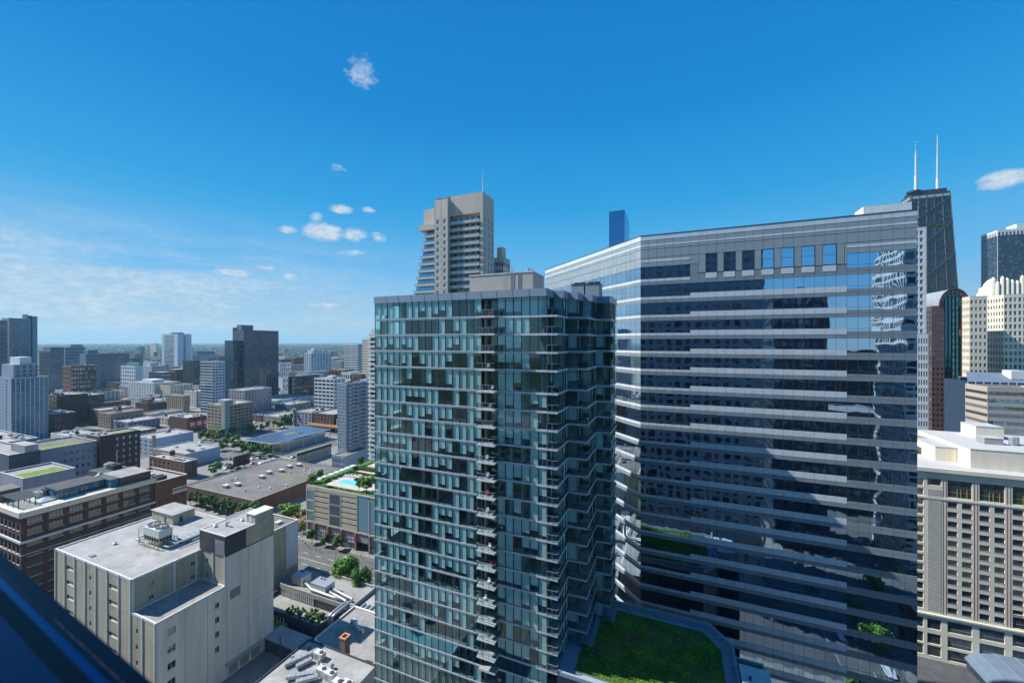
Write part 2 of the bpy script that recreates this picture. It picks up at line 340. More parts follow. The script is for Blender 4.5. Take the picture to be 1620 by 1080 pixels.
# ------------------------------------------------------------------ facades
Z = Vector((0, 0, 1))
class Face:
    """a vertical wall plane seen from outside: u to the right, v = height, w = outward"""
    def __init__(s, a, b): s.a = Vector((a[0], a[1], 0)); d = Vector((b[0], b[1], 0)) - s.a; s.W = d.length; s.u = d / s.W; s.n = s.u.cross(Z)
    def p(s, u, v, w=0): return tuple(s.a + s.u * u + s.n * w + Z * v)
    def mat(s, u, v, w=0):
        m = Matrix((( s.u.x, -s.n.x, 0, 0), (s.u.y, -s.n.y, 0, 0), (0, 0, 1, 0), (0, 0, 0, 1))); m.translation = Vector(s.p(u, v, w)); return m
    def rect(s, mb, u0, u1, v0, v1, w=0, m=0): mb.quad(s.p(u0, v0, w), s.p(u1, v0, w), s.p(u1, v1, w), s.p(u0, v1, w), m)
    def slab(s, mb, u0, u1, v0, v1, w0, w1, m=0):
        """box standing out from w0 to w1"""
        P = s.p; mb.quad(P(u0, v0, w1), P(u1, v0, w1), P(u1, v1, w1), P(u0, v1, w1), m)
        mb.quad(P(u0, v1, w1), P(u1, v1, w1), P(u1, v1, w0), P(u0, v1, w0), m); mb.quad(P(u0, v0, w0), P(u1, v0, w0), P(u1, v0, w1), P(u0, v0, w1), m)
        mb.quad(P(u0, v0, w0), P(u0, v0, w1), P(u0, v1, w1), P(u0, v1, w0), m); mb.quad(P(u1, v0, w1), P(u1, v0, w0), P(u1, v1, w0), P(u1, v1, w1), m)
def faces_of(E0, E1, N0, N1):
    return {'S': Face((E0, N0), (E1, N0)), 'E': Face((E1, N0), (E1, N1)), 'N': Face((E1, N1), (E0, N1)), 'W': Face((E0, N1), (E0, N0))}
def openwall(mb, F, u0, u1, v0, v1, cols, rows, fx=.6, s0=.25, s1=.85, dep=.25, m=0, ml=0, mrev=None):
    """wall skin with recessed openings; returns their centres and size"""
    mrev = m if mrev is None else mrev
    cw = (u1 - u0) / cols; ch = (v1 - v0) / rows; ww = cw * fx; hh = ch * (s1 - s0); out = []
    px0 = u0
    for c in range(cols + 1):
        px1 = u0 + c * cw + (cw - ww) / 2 if c < cols else u1
        if px1 - px0 > 1e-3: F.rect(mb, px0, px1, v0, v1, 0, m)
        if c < cols: px0 = px1 + ww
    for c in range(cols):
        a = u0 + c * cw + (cw - ww) / 2; b = a + ww; zz = v0
        for r in range(rows):
            q0 = v0 + (r + s0) * ch; q1 = q0 + hh
            if q0 - zz > 1e-3: F.rect(mb, a, b, zz, q0, 0, m)
            P = F.p
            mb.quad(P(a, q0, -dep), P(a, q0, 0), P(a, q1, 0), P(a, q1, -dep), mrev); mb.quad(P(b, q0, 0), P(b, q0, -dep), P(b, q1, -dep), P(b, q1, 0), mrev)
            mb.quad(P(a, q0, 0), P(a, q0, -dep), P(b, q0, -dep), P(b, q0, 0), mrev); mb.quad(P(a, q1, -dep), P(a, q1, 0), P(b, q1, 0), P(b, q1, -dep), mrev)
            out.append(((a + b) / 2, (q0 + q1) / 2)); zz = q1
        if v1 - zz > 1e-3: F.rect(mb, a, b, zz, v1, 0, m)
    return out, (ww, hh)
_pc = {}
def pane_mesh(w, h, nx=1, ny=1, gm=None, fm=None, fr=.05, y=0):
    key = (round(w, 3), round(h, 3), nx, ny, gm.name, fm.name if fm else '', fr)
    if key in _pc: return _pc[key]
    mb = MB(); mb.quad((-w / 2, 0, -h / 2), (w / 2, 0, -h / 2), (w / 2, 0, h / 2), (-w / 2, 0, h / 2), 0)
    if fm:
        for i in range(nx + 1):
            x = -w / 2 + w * i / nx; x = min(max(x, -w / 2 + fr / 2), w / 2 - fr / 2); mb.box(x - fr / 2, x + fr / 2, -.05, .02, -h / 2, h / 2, 1)
        for i in range(ny + 1):
            z = -h / 2 + h * i / ny; z = min(max(z, -h / 2 + fr / 2), h / 2 - fr / 2); mb.box(-w / 2, w / 2, -.051, .019, z - fr / 2, z + fr / 2, 1)
    me = mb.mesh('window', [gm, fm] if fm else [gm]); _pc[key] = me; return me
COUNT = {}
def panes(t, F, cs, size, gm, fm=None, nx=1, ny=1, dep=.24, single=True, name='window', fr=.06, cap=300):
    me = pane_mesh(size[0], size[1], nx, ny, gm, fm, fr); rest = []
    for (u, v) in cs:
        k = (t.name, name); c = COUNT.get(k, 0)
        if single and c < cap: inst(name, me, t, F.mat(u, v, -dep)); COUNT[k] = c + 1
        else: rest.append((u, v))
    if rest:
        mb = MB(); w, h = size
        for (u, v) in rest:
            F.rect(mb, u - w / 2, u + w / 2, v - h / 2, v + h / 2, -dep, 0)
            if fm:
                for i in range(1, nx):
                    x = u - w / 2 + w * i / nx; F.rect(mb, x - fr / 2, x + fr / 2, v - h / 2, v + h / 2, -dep + .03, 1)
                for i in range(1, ny):
                    z = v - h / 2 + h * i / ny; F.rect(mb, u - w / 2, u + w / 2, z - fr / 2, z + fr / 2, -dep + .034, 1)
        o = mb.build(name + '_grid', [gm, fm] if fm else [gm], t); o['kind'] = 'stuff'
def winface(t, mb, F, spec, z, zb=0):
    """spec: c columns, r rows, fx, s0, s1, lo, hi (metres kept plain), g glass, f frame, nx, ny, single"""
    lo = zb + spec.get('lo', 0); hi = z - spec.get('hi', 1.5); 
    if lo > zb: F.rect(mb, 0, F.W, zb, lo)
    if hi < z: F.rect(mb, 0, F.W, hi, z)
    u0 = spec.get('u0', 0) * F.W; u1 = spec.get('u1', 1) * F.W
    if u0 > 0: F.rect(mb, 0, u0, lo, hi)
    if u1 < F.W: F.rect(mb, u1, F.W, lo, hi)
    cs, sz = openwall(mb, F, u0, u1, lo, hi, spec['c'], spec['r'], spec.get('fx', .6), spec.get('s0', .25), spec.get('s1', .85), spec.get('dep', .25))
    panes(t, F, cs, sz, M[spec.get('g', 'win')], M[spec['f']] if spec.get('f') else None, spec.get('nx', 1), spec.get('ny', 1), spec.get('dep', .25) - .01, spec.get('single', False))
TAKEN = []
def units_on(t, E0, E1, N0, N1, z, n, seed=0, mats=('galv', 'white_unit', 'roof_dark')):
    rr = random.Random(seed * 13 + int(E0) * 7 + int(N0))
    for i in range(n):
        w, d, h = rr.uniform(1.2, 4.2), rr.uniform(1.2, 3.2), rr.uniform(.8, 2.4)
        if E1 - E0 < 2 * w or N1 - N0 < 2 * d: continue
        x = rr.uniform(E0 + 1, E1 - w - 1); y = rr.uniform(N0 + 1, N1 - d - 1)
        mb = MB(); mb.box(x, x + w, y, y + d, z + .2, z + h); mb.box(x + .2, x + w - .2, y + .2, y + d - .2, z - .1, z + .2)
        if h > 1.3: mb.cyl(x + w / 2, y + d / 2, z + h, z + h + .35, min(w, d) * .33, 8)
        mb.build('roof_unit', M[rr.choice(mats)], t)
    q = rr.random(); x, y = (E0 + E1) / 2 + rr.uniform(-3, 3), (N0 + N1) / 2 + rr.uniform(-3, 3)
    if q < .10 and n > 1:
        mb = MB()
        for a in (-1, 1):
            for b in (-1, 1): mb.bar((x + a, y + b, z), (x + a, y + b, z + 3), .2)
        mb.cyl(x, y, z + 3, z + 6, 1.6, 12); mb.cyl(x, y, z + 6, z + 7, 1.7, 12, r2=.1); mb.build('water_tank', M['brick_dark'], t)
    elif q < .4 and n > 1: mb = MB(); mb.bar((x, y, z), (x, y, z + 6), .12); mb.bar((x - .8, y, z + 5), (x + .8, y, z + 5), .08); mb.bar((x - .5, y, z + 5.5), (x + .5, y, z + 5.5), .08); mb.build('antenna', M['galv'], t)
    elif q < .7: mb = MB(); mb.bar((E0 + 1, y, z + .3), (E1 - 1, y, z + .3), .35, .3); mb.bar((x, y, z + .3), (x, N1 - 1, z + .3), .35, .3); mb.build('roof_pipe', M['galv'], t)
def bldg(name, label, cat, fp, wall, roof='roof_pale', S=None, E=None, W=None, zb=0, par=.8, cop=None, units=0, group=None, penthouse=None, seed=1, reserve=True):
    E0, E1, N0, N1, z = fp; t = thing(name, label, cat, ((E0 + E1) / 2, (N0 + N1) / 2, zb), group); FS = faces_of(E0, E1, N0, N1); mb = MB()
    for k, sp in (('S', S), ('E', E), ('W', W), ('N', None)):
        if sp: winface(t, mb, FS[k], sp, z, zb)
        else: FS[k].rect(mb, 0, FS[k].W, zb, z)
    q = .35
    I = faces_of(E0 + q, E1 - q, N0 + q, N1 - q)
    for k in I:
        F = I[k]; mb.quad(F.p(F.W, z - par), F.p(0, z - par), F.p(0, z), F.p(F.W, z))
    mb.build('wall', M[wall], t)
    r = MB(); r.quad((E0 + q, N0 + q, z - par), (E1 - q, N0 + q, z - par), (E1 - q, N1 - q, z - par), (E0 + q, N1 - q, z - par)); r.build('roof', M[roof], t)
    c = MB(); o = .06; 
    c.box(E0 - o, E1 + o, N0 - o, N0 + q + o, z + .002, z + .12); c.box(E0 - o, E1 + o, N1 - q - o, N1 + o, z + .002, z + .12)
    c.box(E0 - o, E0 + q + o, N0 + q + o, N1 - q - o, z + .002, z + .12); c.box(E1 - q - o, E1 + o, N0 + q + o, N1 - q - o, z + .002, z + .12)
    c.build('coping', M[cop or 'trim'], t)
    if penthouse:
        for (a, b, c_, d_, h, pm) in penthouse:
            m2 = MB(); x0, x1 = E0 + (E1 - E0) * a, E0 + (E1 - E0) * b; y0, y1 = N0 + (N1 - N0) * c_, N0 + (N1 - N0) * d_
            m2.box(x0, x1, y0, y1, z - par, z + h, 0, False); m2.build('penthouse', M[pm], t)
    if units: units_on(t, E0 + 1, E1 - 1, N0 + 1, N1 - 1, z - par, units, seed)
    if reserve: TAKEN.append((E0, E1, N0, N1))
    return t
def fpl(c, w, n, top, base=None, d=None, z=None):
    """left of the north vanishing point: c is the south-east corner"""
    if z is not None: d = (CAMZ - z) * FPX / (top - 540)
    elif base is not None: d = CAMZ * FPX / (base - 540)
    E1, N0 = at(c, d); zz = zof(top, d) if z is None else z
    return [east_at(N0, w), E1, N0, north_at(E1, n), zz]
def fpr(c, w, e, top, base=None, d=None, z=None):
    """right of it: c is the south-west corner, w the far end of the west face"""
    if z is not None: d = (CAMZ - z) * FPX / (top - 540)
    elif base is not None: d = CAMZ * FPX / (base - 540)
    E0, N0 = at(c, d); zz = zof(top, d) if z is None else z
    return [E0, east_at(N0, e), N0, north_at(E0, w), zz]
# ------------------------------------------------------------------ ground, roads, pavements
def struct(mb, name, m, **k): o = mb.build(name, m, **k); o['kind'] = 'structure'; return o
g = MB(); g.quad((-26000, -2500, 0), (14000, -2500, 0), (14000, 32000, 0), (-26000, 32000, 0))
def far_ground():
    m, nt, p = newmat('far city ground'); N, L = nt.nodes, nt.links; geo = N.new('ShaderNodeNewGeometry')
    vo = N.new('ShaderNodeTexVoronoi'); vo.inputs['Scale'].default_value = .018; L.new(geo.outputs['Position'], vo.inputs['Vector'])
    no = N.new('ShaderNodeTexNoise'); no.inputs['Scale'].default_value = .004; no.inputs['Detail'].default_value = 8; L.new(geo.outputs['Position'], no.inputs['Vector'])
    sp = N.new('ShaderNodeSeparateColor'); L.new(vo.outputs['Color'], sp.inputs[0]); cr = N.new('ShaderNodeValToRGB'); cr.color_ramp.interpolation = 'CONSTANT'
    e = cr.color_ramp.elements; e[0].color = (.035, .065, .028, 1); e[1].position = .55; e[1].color = (.05, .085, .035, 1)
    for q, c in ((.72, (.13, .13, .12, 1)), (.86, (.20, .17, .14, 1)), (.94, (.34, .34, .33, 1))): k = e.new(q); k.color = c
    L.new(sp.outputs[0], cr.inputs[0]); mx = N.new('ShaderNodeMix'); mx.data_type = 'RGBA'; mx.inputs['A'].default_value = (.04, .07, .03, 1)
    mr = N.new('ShaderNodeMapRange'); mr.inputs[1].default_value = .4; mr.inputs[2].default_value = .6; L.new(no.outputs['Fac'], mr.inputs[0]); L.new(mr.outputs[0], mx.inputs['Factor'])
    L.new(cr.outputs[0], mx.inputs['B']); L.new(mx.outputs['Result'], p.inputs['Base Color']); p.inputs['Roughness'].default_value = 1; p.inputs['Specular IOR Level'].default_value = .1; return m
struct(g, 'ground', far_ground(), origin=(0, 0, 0))
M['road'] = mat('worn road surface', (.125, .128, .128), .9, .16, .12, .1, 3, stain=.25)
M['paving2'] = mat('pale pavement slabs', (.25, .245, .228), .9, .16, .4, brick=(1.5, 1.5, .85), stain=.2)
g = MB(); g.quad((-1500, -420, .02), (460, -420, .02), (460, 1500, .02), (-1500, 1500, .02)); struct(g, 'road', M['road'], origin=(0, 0, .02))
NS = [-1360, -1245, -1130, -1015, -900, -780, -665, -548, -430, -310, -185, -82, 55, 150, 260, 370]   # avenue centre lines (east)
EW = [-300, -200, -98, -14, 133.5, 230, 327, 424, 521, 618, 715, 812, 909, 1006, 1103, 1200, 1300, 1400]     # street centre lines (north)
BLOCKS = []
for i in range(len(NS) - 1):
    for j in range(len(EW) - 1):
        a, b = NS[i] + 8, NS[i + 1] - 8; c, d = EW[j] + (11.5 if EW[j] in (133.5, 230) else 7), EW[j + 1] - (11.5 if EW[j + 1] in (133.5, 230) else 7)
        if NS[i] == -185: a = -177
        if NS[i + 1] == -185: b = -192
        BLOCKS.append((a, b, c, d)); mb = MB(); mb.box(a, b, c, d, 0, .15, 0, False); struct(mb, 'pavement', M['paving2'])
def markings():
    mb = MB(); z = .026
    for N0 in (133.5, 230):
        for k in (-3.6, 3.6, 0):
            E = -420
            while E < 40:
                if not any(abs(E + 1.5 - s) < 10 for s in NS): mb.box(E, E + 3, N0 + k - .1, N0 + k + .1, z - .002, z)
                E += 8 if k else 3.2
    for E0 in (-185, -310, 55):
        N = -80
        while N < 520:
            if not any(abs(N + 1.5 - s) < 12 for s in EW): mb.box(E0 - .1, E0 + .1, N, N + 3, z - .002, z)
            N += 8
    for E0 in (-185, -310):
        for N0 in (133.5, 230):
            for s in (-1, 1):
                for q in range(12): mb.box(E0 + s * 9.5 - 1.3, E0 + s * 9.5 + 1.3, N0 - 9 + q * 1.55, N0 - 8.3 + q * 1.55, z - .002, z)
                for q in range(8): mb.box(E0 - 6 + q * 1.6, E0 - 5.3 + q * 1.6, N0 + s * 13 - 1.3, N0 + s * 13 + 1.3, z - .002, z)
    o = mb.build('road_marking', M['paint'], origin=(0, 0, z)); o['kind'] = 'structure'
markings()

# ------------------------------------------------------------------ glass condominium tower
def condo():
    t = thing('glass_condo_tower', 'teal glass apartment tower with pale floor bands, stacked corner balconies and a sawtooth east side', 'apartment tower', (-36, 74, 0))
    TAKEN.append((-56, -10, 60, 87))
    Ls = [107.4]; z = 107.4
    for k in range(1, 27):
        z -= 3.72 if k in (5,) else (2.45 if k == 21 else (3.5 if k == 23 else 3.02)); Ls.append(z)
    zl = Ls[-1]
    slab = [(-54.85, 61.94), (-31.6, 61.94), (-31.6, 61.25), (-28.5, 61.25), (-28.5, 62.54), (-17.9, 62.54), (-17.9, 69.25), (-14.5, 69.25), (-14.5, 77.95), (-11.75, 77.95), (-11.75, 85.7), (-54.85, 85.7)]
    gl = [(-54.7, 62.0), (-31.45, 62.0), (-31.45, 63.9), (-28.65, 63.9), (-28.65, 62.6), (-19.75, 62.6), (-19.75, 66.1), (-17.98, 66.1), (-17.98, 69.4), (-16.3, 69.4), (-16.3, 73.8), (-14.6, 73.8), (-14.6, 78.1), (-13.2, 78.1), (-13.2, 82), (-11.9, 82), (-11.9, 85.5), (-54.7, 85.5)]
    roofo = [(-54.9, 61.8), (-19.6, 61.8), (-19.6, 66.0), (-17.8, 66.0), (-17.8, 69.3), (-16.15, 69.3), (-16.15, 73.7), (-14.45, 73.7), (-14.45, 78.0), (-11.7, 78.0), (-11.7, 85.7), (-54.9, 85.7)]
    mb = MB(); mb.prism(roofo, 107.4, 108.7, 0, 1, True, True); M['fascia'] = mat('blue-grey roof fascia', (.27, .36, .44), .4, .05, .4); mb.build('parapet', [M['fascia'], M['roof_pale']], t)
    mb = MB()
    for q in range(1, 12):
        x = -54.9 + q * 2.94; mb.box(x - .02, x + .02, 61.78, 61.83, 107.42, 108.68)
    mb.build('panel_joint', M['alu_dark'], t)
    for k in range(1, 27):
        mb = MB(); z1 = Ls[k]; mb.prism(slab, z1 - .36, z1, 0, 1, True, True)
        mb.box(-54.87, -31.62, 61.90, 61.935, z1 - .13, z1 - .05); mb.build('floor_band', [M['alu'], M['stone_grey']], t)
    # rooms behind the glass: core walls, columns, partitions
    M['inner'] = mat('apartment inner wall', (.62, .60, .54), .9, .1, .5); M['curtain'] = mat('white roller blind', (.90, .89, .84), .9, .04, 2, isl=.08)
    M['drape'] = mat('beige drape', (.62, .55, .40), .95, .2, 3, isl=.2)
    mb = MB(); mb.box(-51, -22, 68.5, 84.8, zl, 107.3, 0, False, False); mb.build('core_wall', M['inner'], t)
    for x in (-52.6, -44.2, -37.6, -33.2, -26.2, -20.6):
        mb = MB(); mb.box(x - .32, x + .32, 63.0, 63.7, zl, 107.3, 0, False, False); mb.build('column', M['stone_grey'], t)
    for (x, y) in ((-18.6, 66.9), (-15.3, 74.8), (-12.6, 83)):
        mb = MB(); mb.cyl(x, y, zl, 107.3, .28, 8, 0, cap=False); mb.build('column', M['stone_grey'], t)
    rr = random.Random(5)
    for x in (-49.1, -41.0, -34.4, -31.2, -24.2):
        mb = MB(); mb.box(x - .08, x + .08, 62.9, 68.4, zl, 107.3, 0, False, False); mb.build('partition', M['inner'], t)
    for (x0, x1, y) in ((-22, -17.9, 67.5), (-22, -16.2, 71.6), (-22, -14.5, 76.2), (-22, -13.1, 80.1), (-22, -12, 84)):
        mb = MB(); mb.box(x0, x1 - .2, y - .08, y + .08, zl, 107.3, 0, False, False); mb.build('partition', M['inner'], t)
    cur = {}
    def curtain_mesh(w, h, drape):
        key = (round(w, 2), round(h, 2), drape)
        if key in cur: return cur[key]
        mb = MB(); n = 6
        if drape:
            for i in range(n):
                a = -w / 2 + w * i / n; b = -w / 2 + w * (i + 1) / n; y = .06 if i % 2 else 0
                mb.quad((a, y, -h), (b, .06 - y, -h), (b, .06 - y, 0), (a, y, 0))
        else:
            mb.box(-w / 2, w / 2, 0, .02, -h, 0); mb.box(-w / 2, w / 2, -.02, .04, -h - .04, -h)
        cur[key] = mb.mesh('blind', M['drape'] if drape else M['curtain']); return cur[key]
    def bay(F, u0, u1, k, curtain=True, prob=.5):
        zt, zb = Ls[k - 1] - (.36 if k > 1 else 0), Ls[k]; w, h = u1 - u0, zt - zb
        if k in (1, 5): pass
        base = 'window'
        key = ('cw', round(w, 2), round(h, 2), k in (1, 5, 23), k == 21)
        if key not in _pc:
            mb = MB(); gm = 1 if k == 21 else 0
            mb.quad((-w / 2, 0, 0), (w / 2, 0, 0), (w / 2, 0, h), (-w / 2, 0, h), gm); mb.box(-w / 2 - .035, -w / 2 + .035, -.09, .05, 0, h, 2)
            mb.box(-w / 2, w / 2, -.03, .04, 0, .05, 2)
            if k in (1, 5, 23): mb.box(-w / 2, w / 2, -.03, .04, h - .52, h - .47, 2)
            _pc[key] = mb.mesh('window', [M['glass'], M['tealglass'], M['alu_dark']])
        c = COUNT.get('condo', 0)
        if c < 300: inst('window', _pc[key], t, F.mat((u0 + u1) / 2, zb, 0)); COUNT['condo'] = c + 1
        else: late.append((_pc[key], F.mat((u0 + u1) / 2, zb, 0)))
        if curtain and k != 21 and rr.random() < prob:
            drape = k >= 23; full = rr.random(); q = h - .1 if (drape or full < .5) else (h * (.55 if full < .75 else .75))
            me = curtain_mesh(w - .12, q, drape); mt = F.mat((u0 + u1) / 2, zt - .03, -.07)
            c = COUNT.get('cur', 0)
            if c < 300: inst('blind', me, t, mt); COUNT['cur'] = c + 1
            else: latec.append((me, mt))
    late = []; latec = []
    for k in range(1, 27):
        FA = Face(gl[0], gl[1]); n = 16; hot = rr.random()
        grp = 0
        for i in range(n):
            if i % 3 == 0: grp = rr.choice((.2, .55, .85, 1))
            bay(FA, FA.W * i / n, FA.W * (i + 1) / n, k, True, grp)
        FB = Face(gl[4], gl[5]); n = 6
        for i in range(n):
            if i % 3 == 0: grp = rr.choice((.15, .8, 1))
            bay(FB, FB.W * i / n, FB.W * (i + 1) / n, k, True, grp)
        for a, b in zip(gl[1:4], gl[2:5]): F = Face(a, b); bay(F, 0, F.W, k, False)
        FWs = Face(gl[-1], gl[0])
        for i in range(8): bay2 = bay(FWs, FWs.W * (i + 8) / 16, FWs.W * (i + 9) / 16, k, True, .4)
        for a, b in zip(gl[5:-2], gl[6:-1]):
            F = Face(a, b); n = max(1, round(F.W / 1.6))
            for i in range(n): bay(F, F.W * i / n, F.W * (i + 1) / n, k, True, .5)
    def joined(lst, name):
        groups = {}
        for me, mt in lst:
            mats = tuple(me.materials); gk = tuple(m.name for m in mats); mb = groups.setdefault(gk, (MB(), mats))[0]; n = len(mb.v)
            for v in me.vertices: mb.v.append(tuple(mt @ v.co))
            for p in me.polygons: mb.f.append(tuple(n + i for i in p.vertices)); mb.m.append(p.material_index)
        for mb, mats in groups.values(): o = mb.build(name, list(mats), t); o['kind'] = 'stuff'
    joined(late, 'window_grid'); joined(latec, 'blind_rows')
    # balconies: front stack and the three corner notches
    def rail(pts, z, name='balcony_railing', par=None):
        mb = MB()
        for a, b in zip(pts, pts[1:]):
            mb.bar((*a, z + 1.07), (*b, z + 1.07), .06, .05, 0); mb.quad((*a, z + .08), (*b, z + .08), (*b, z + 1.02), (*a, z + 1.02), 1)
            L = math.hypot(b[0] - a[0], b[1] - a[1]); n = max(1, round(L / 1.1))
            for i in range(n + 1):
                x = a[0] + (b[0] - a[0]) * i / n; y = a[1] + (b[1] - a[1]) * i / n; mb.box(x - .025, x + .025, y - .025, y + .025, z, z + 1.06, 0)
        mb.build(name, [M['galv'], M['railglass']], par or t)
    for k in range(1, 21):
        z = Ls[k]
        mb = MB(); mb.box(-31.75, -28.35, 60.75, 63.7, z - .30, z - .06, 0); bs_ = mb.build('balcony', M['white'], t)
        rail([(-31.7, 61.3), (-31.7, 60.8), (-28.4, 60.8), (-28.4, 62.4)], z - .06, par=bs_)
        rail([(-19.7, 62.5), (-17.95, 62.5), (-17.95, 66.0)], z)
        if k > 1: rail([(-16.2, 69.3), (-14.55, 69.3), (-14.55, 73.7)], z); rail([(-13.1, 78.0), (-11.8, 78.0), (-11.8, 81.9)], z)
        # chairs and tables people keep out there, one small piece per balcony at most
        if rr.random() < .7:
            mb = MB(); x, y = rr.uniform(-31, -29.6), 61.7; mb.box(x, x + .5, y, y + .5, z + .36, z + .42); mb.box(x, x + .5, y + .45, y + .5, z + .42, z + .85)
            for a in (.03, .44):
                for b in (.03, .44): mb.box(x + a, x + a + .04, y + b, y + b + .04, z - .06, z + .36)
            mb.build('balcony_chair', M[rr.choice(('white_unit', 'charcoal', 'red', 'white_unit'))], t)
    mb = MB()   # the louvred plant screen at the north-east top corner
    for i in range(15): mb.box(-13.1, -11.85, 78.05, 85.5, 104.45 + i * .195, 104.56 + i * .195)
    mb.build('louvre_screen', M['stone_grey'], t)
    mb = MB(); mb.box(-54.7, -11.9, 62.1, 85.4, 0, zl - .3); mb.build('lower_floors', M['navy'], t)
    mb = MB(); mb.box(-39.2, -25.5, 72, 78.9, 108.6, 113.3, 0, False); mb.box(-39.3, -25.4, 71.9, 79, 113.3, 113.5, 1); mb.box(-35, -33.2, 71.93, 71.98, 108.7, 109.2, 2)
    mb.build('roof_house', [M['beige_metal'], M['alu'], M['black']], t)
    mb = MB(); x = -31.4
    for s in (0, 1.5):
        mb.bar((x + s, 71.6, 108.7), (x + s, 71.6, 114.6), .07)
        mb.bar((x + s + .55, 71.6, 108.7), (x + s + .55, 71.6, 114.6), .07)
        for q in range(18): mb.bar((x + s, 71.6, 109 + q * .32), (x + s + .55, 71.6, 109 + q * .32), .05)
    mb.build('roof_ladder', M['galv'], t)
    mb = MB(); mb.cyl(-27.5, 75, 113.5, 114.5, .5, 10); mb.cyl(-26.4, 74, 113.5, 114.1, .3, 8); mb.build('vent', M['galv'], t)
    for (a, b) in ((-19.4, -16.9), (-16.6, -13.9)):
        mb = MB(); mb.box(a, b, 77.5, 81, 108.6, 111.2, 0); mb.box(a - .05, b + .05, 77.4, 81.1, 111.2, 111.35, 1)
        for q in (.28, .75):
            xx = a + (b - a) * q; mb.cyl(xx, 79.2, 111.35, 111.75, .55, 12, 1, r2=.62)
        for q in (a, b): mb.bar((q, 77.4, 111.3), (q, 77.4, 112.6), .04)
        mb.build('chiller', [M['steel_blue'], M['charcoal']], t)
    return t
M['beige_metal'] = mat('ribbed beige metal', (.50, .475, .44), .6, .05, .4, brick=(.32, 9, .86)); M['steel_blue'] = mat('blue-grey steel casing', (.22, .30, .36), .5, .12, .8)
condo()
def podium():
    z = 46.4; t = thing('podium_terrace', 'low podium between the glass tower and the banded office block, its roof planted with sedum', 'podium', (-4, 72, 0))
    out = [(-18.0, 62.6), (9.0, 62.6), (9.0, 78.5), (5.6, 83.0), (-11.6, 83.0), (-18.0, 83.0)]
    inn = [(-15.4, 63.7), (7.0, 63.7), (7.0, 77.6), (4.4, 81.3), (-11.0, 81.3), (-11.0, 77.6), (-13.5, 77.6), (-13.5, 69.9), (-15.4, 69.9)]
    mb = MB(); mb.prism(out, 0, z, 0, 1); mb.build('wall', [M['navy'], M['bluepave']], t)
    mb = MB()
    for i in range(len(out) - 1):
        a, b = out[i], out[i + 1]; dx, dy = b[0] - a[0], b[1] - a[1]; L = math.hypot(dx, dy); nx, ny = -dy / L * .35, dx / L * .35; h = .25 if i == 0 else 1.05
        a = (a[0] - nx * .12, a[1] - ny * .12); b = (b[0] - nx * .12, b[1] - ny * .12); mb.prism([a, b, (b[0] + nx, b[1] + ny), (a[0] + nx, a[1] + ny)], z - .4, z + h + i * .003)
        if i:
            n = max(1, int(L / 5.5))
            for q in range(n):
                f = (q + .5) / n; x = a[0] + dx * f + nx * 1.6; y = a[1] + dy * f + ny * 1.6; mb.box(x - .25, x + .25, y - .25, y + .25, z, z + .5)
    mb.build('parapet', M['bluepave'], t)
    mb = MB(); mb.prism(inn, z + .01, z + .22, 0, 1); mb.build('planting_bed', [M['stone_grey'], M['podgreen']], t)
    rr = random.Random(3); tf = MB()
    for i in range(14000):
        x, y = rr.uniform(-15.3, 6.9), rr.uniform(63.8, 81.2)
        if (x < -13.5 and y > 69.9) or (x < -11 and y > 77.6): continue
        if (y - 81.3) + 1.4 * (x - 4.4) > 0: continue
        clump = math.sin(x * .9 + 2) * math.cos(y * .8) + math.sin(x * .35 - y * .5)
        if clump < -.35 and rr.random() < .75: continue
        s = rr.uniform(.06, .17); a = rr.uniform(0, 6.28); h = rr.uniform(.05, .2); dx, dy = s * math.cos(a), s * math.sin(a); zz = z + .22
        tf.poly([(x - dx, y - dy, zz), (x + dx, y + dy, zz), (x + dy * .4, y - dx * .4, zz + h)]); tf.poly([(x - dy, y + dx, zz + .02), (x + dy, y - dx, zz + .02), (x - dx * .4, y - dy * .4, zz + h)])
    o = tf.build('sedum_plants', M['podleaf'], t); o['kind'] = 'stuff'
    # glazed lift head and planter at the far corner
    t2 = thing('terrace_annex', 'small blue-white plant box and planter at the east corner of the sedum terrace', 'roof annex', (11, 72, 0)); mb = MB()
    mb.prism([(9.05, 66), (13.6, 66), (13.6, 77.6), (9.05, 77.6)], 0, z - 1.2, 0, 1); mb.build('wall', [M['navy'], M['bluepave']], t2)
    mb = MB(); mb.box(9.3, 13.3, 66.2, 73.8, z - 1.2, z + 1.3); mb.box(9.2, 13.4, 66.1, 73.9, z + 1.3, z + 1.45); 
    for q in (66.9, 68.8, 70.8): mb.box(10.2, 10.6, q, q + .35, z + 1.45, z + 1.9, 1)
    mb.build('plant_box', [M['paleblue'], M['black']], t2)
    mb = MB(); mb.box(9.2, 13.3, 74.2, 74.5, z - 1.2, z - .1); mb.box(9.2, 13.3, 77.2, 77.5, z - 1.2, z - .1); mb.box(13.0, 13.3, 74.5, 77.2, z - 1.2, z - .1); mb.build('planter_rim', M['bluepave'], t2)
    mb = MB(); mb.box(9.3, 12.95, 74.55, 77.15, z - 1.2, z - .5); mb.build('planter_soil', M['podgreen'], t2)
M['bluepave'] = mat('pale blue-grey paving', (.26, .34, .40), .8, .12, .6); M['paleblue'] = mat('pale painted metal', (.50, .60, .62), .6, .08, .8)
M['podgreen'] = mat('dark planted soil', (.085, .12, .035), .95, .6, .35, .6, 6); M['podleaf'] = mat('sedum leaves', (.20, .42, .03), .8, .5, .3, isl=.35, spec=.2)
podium()

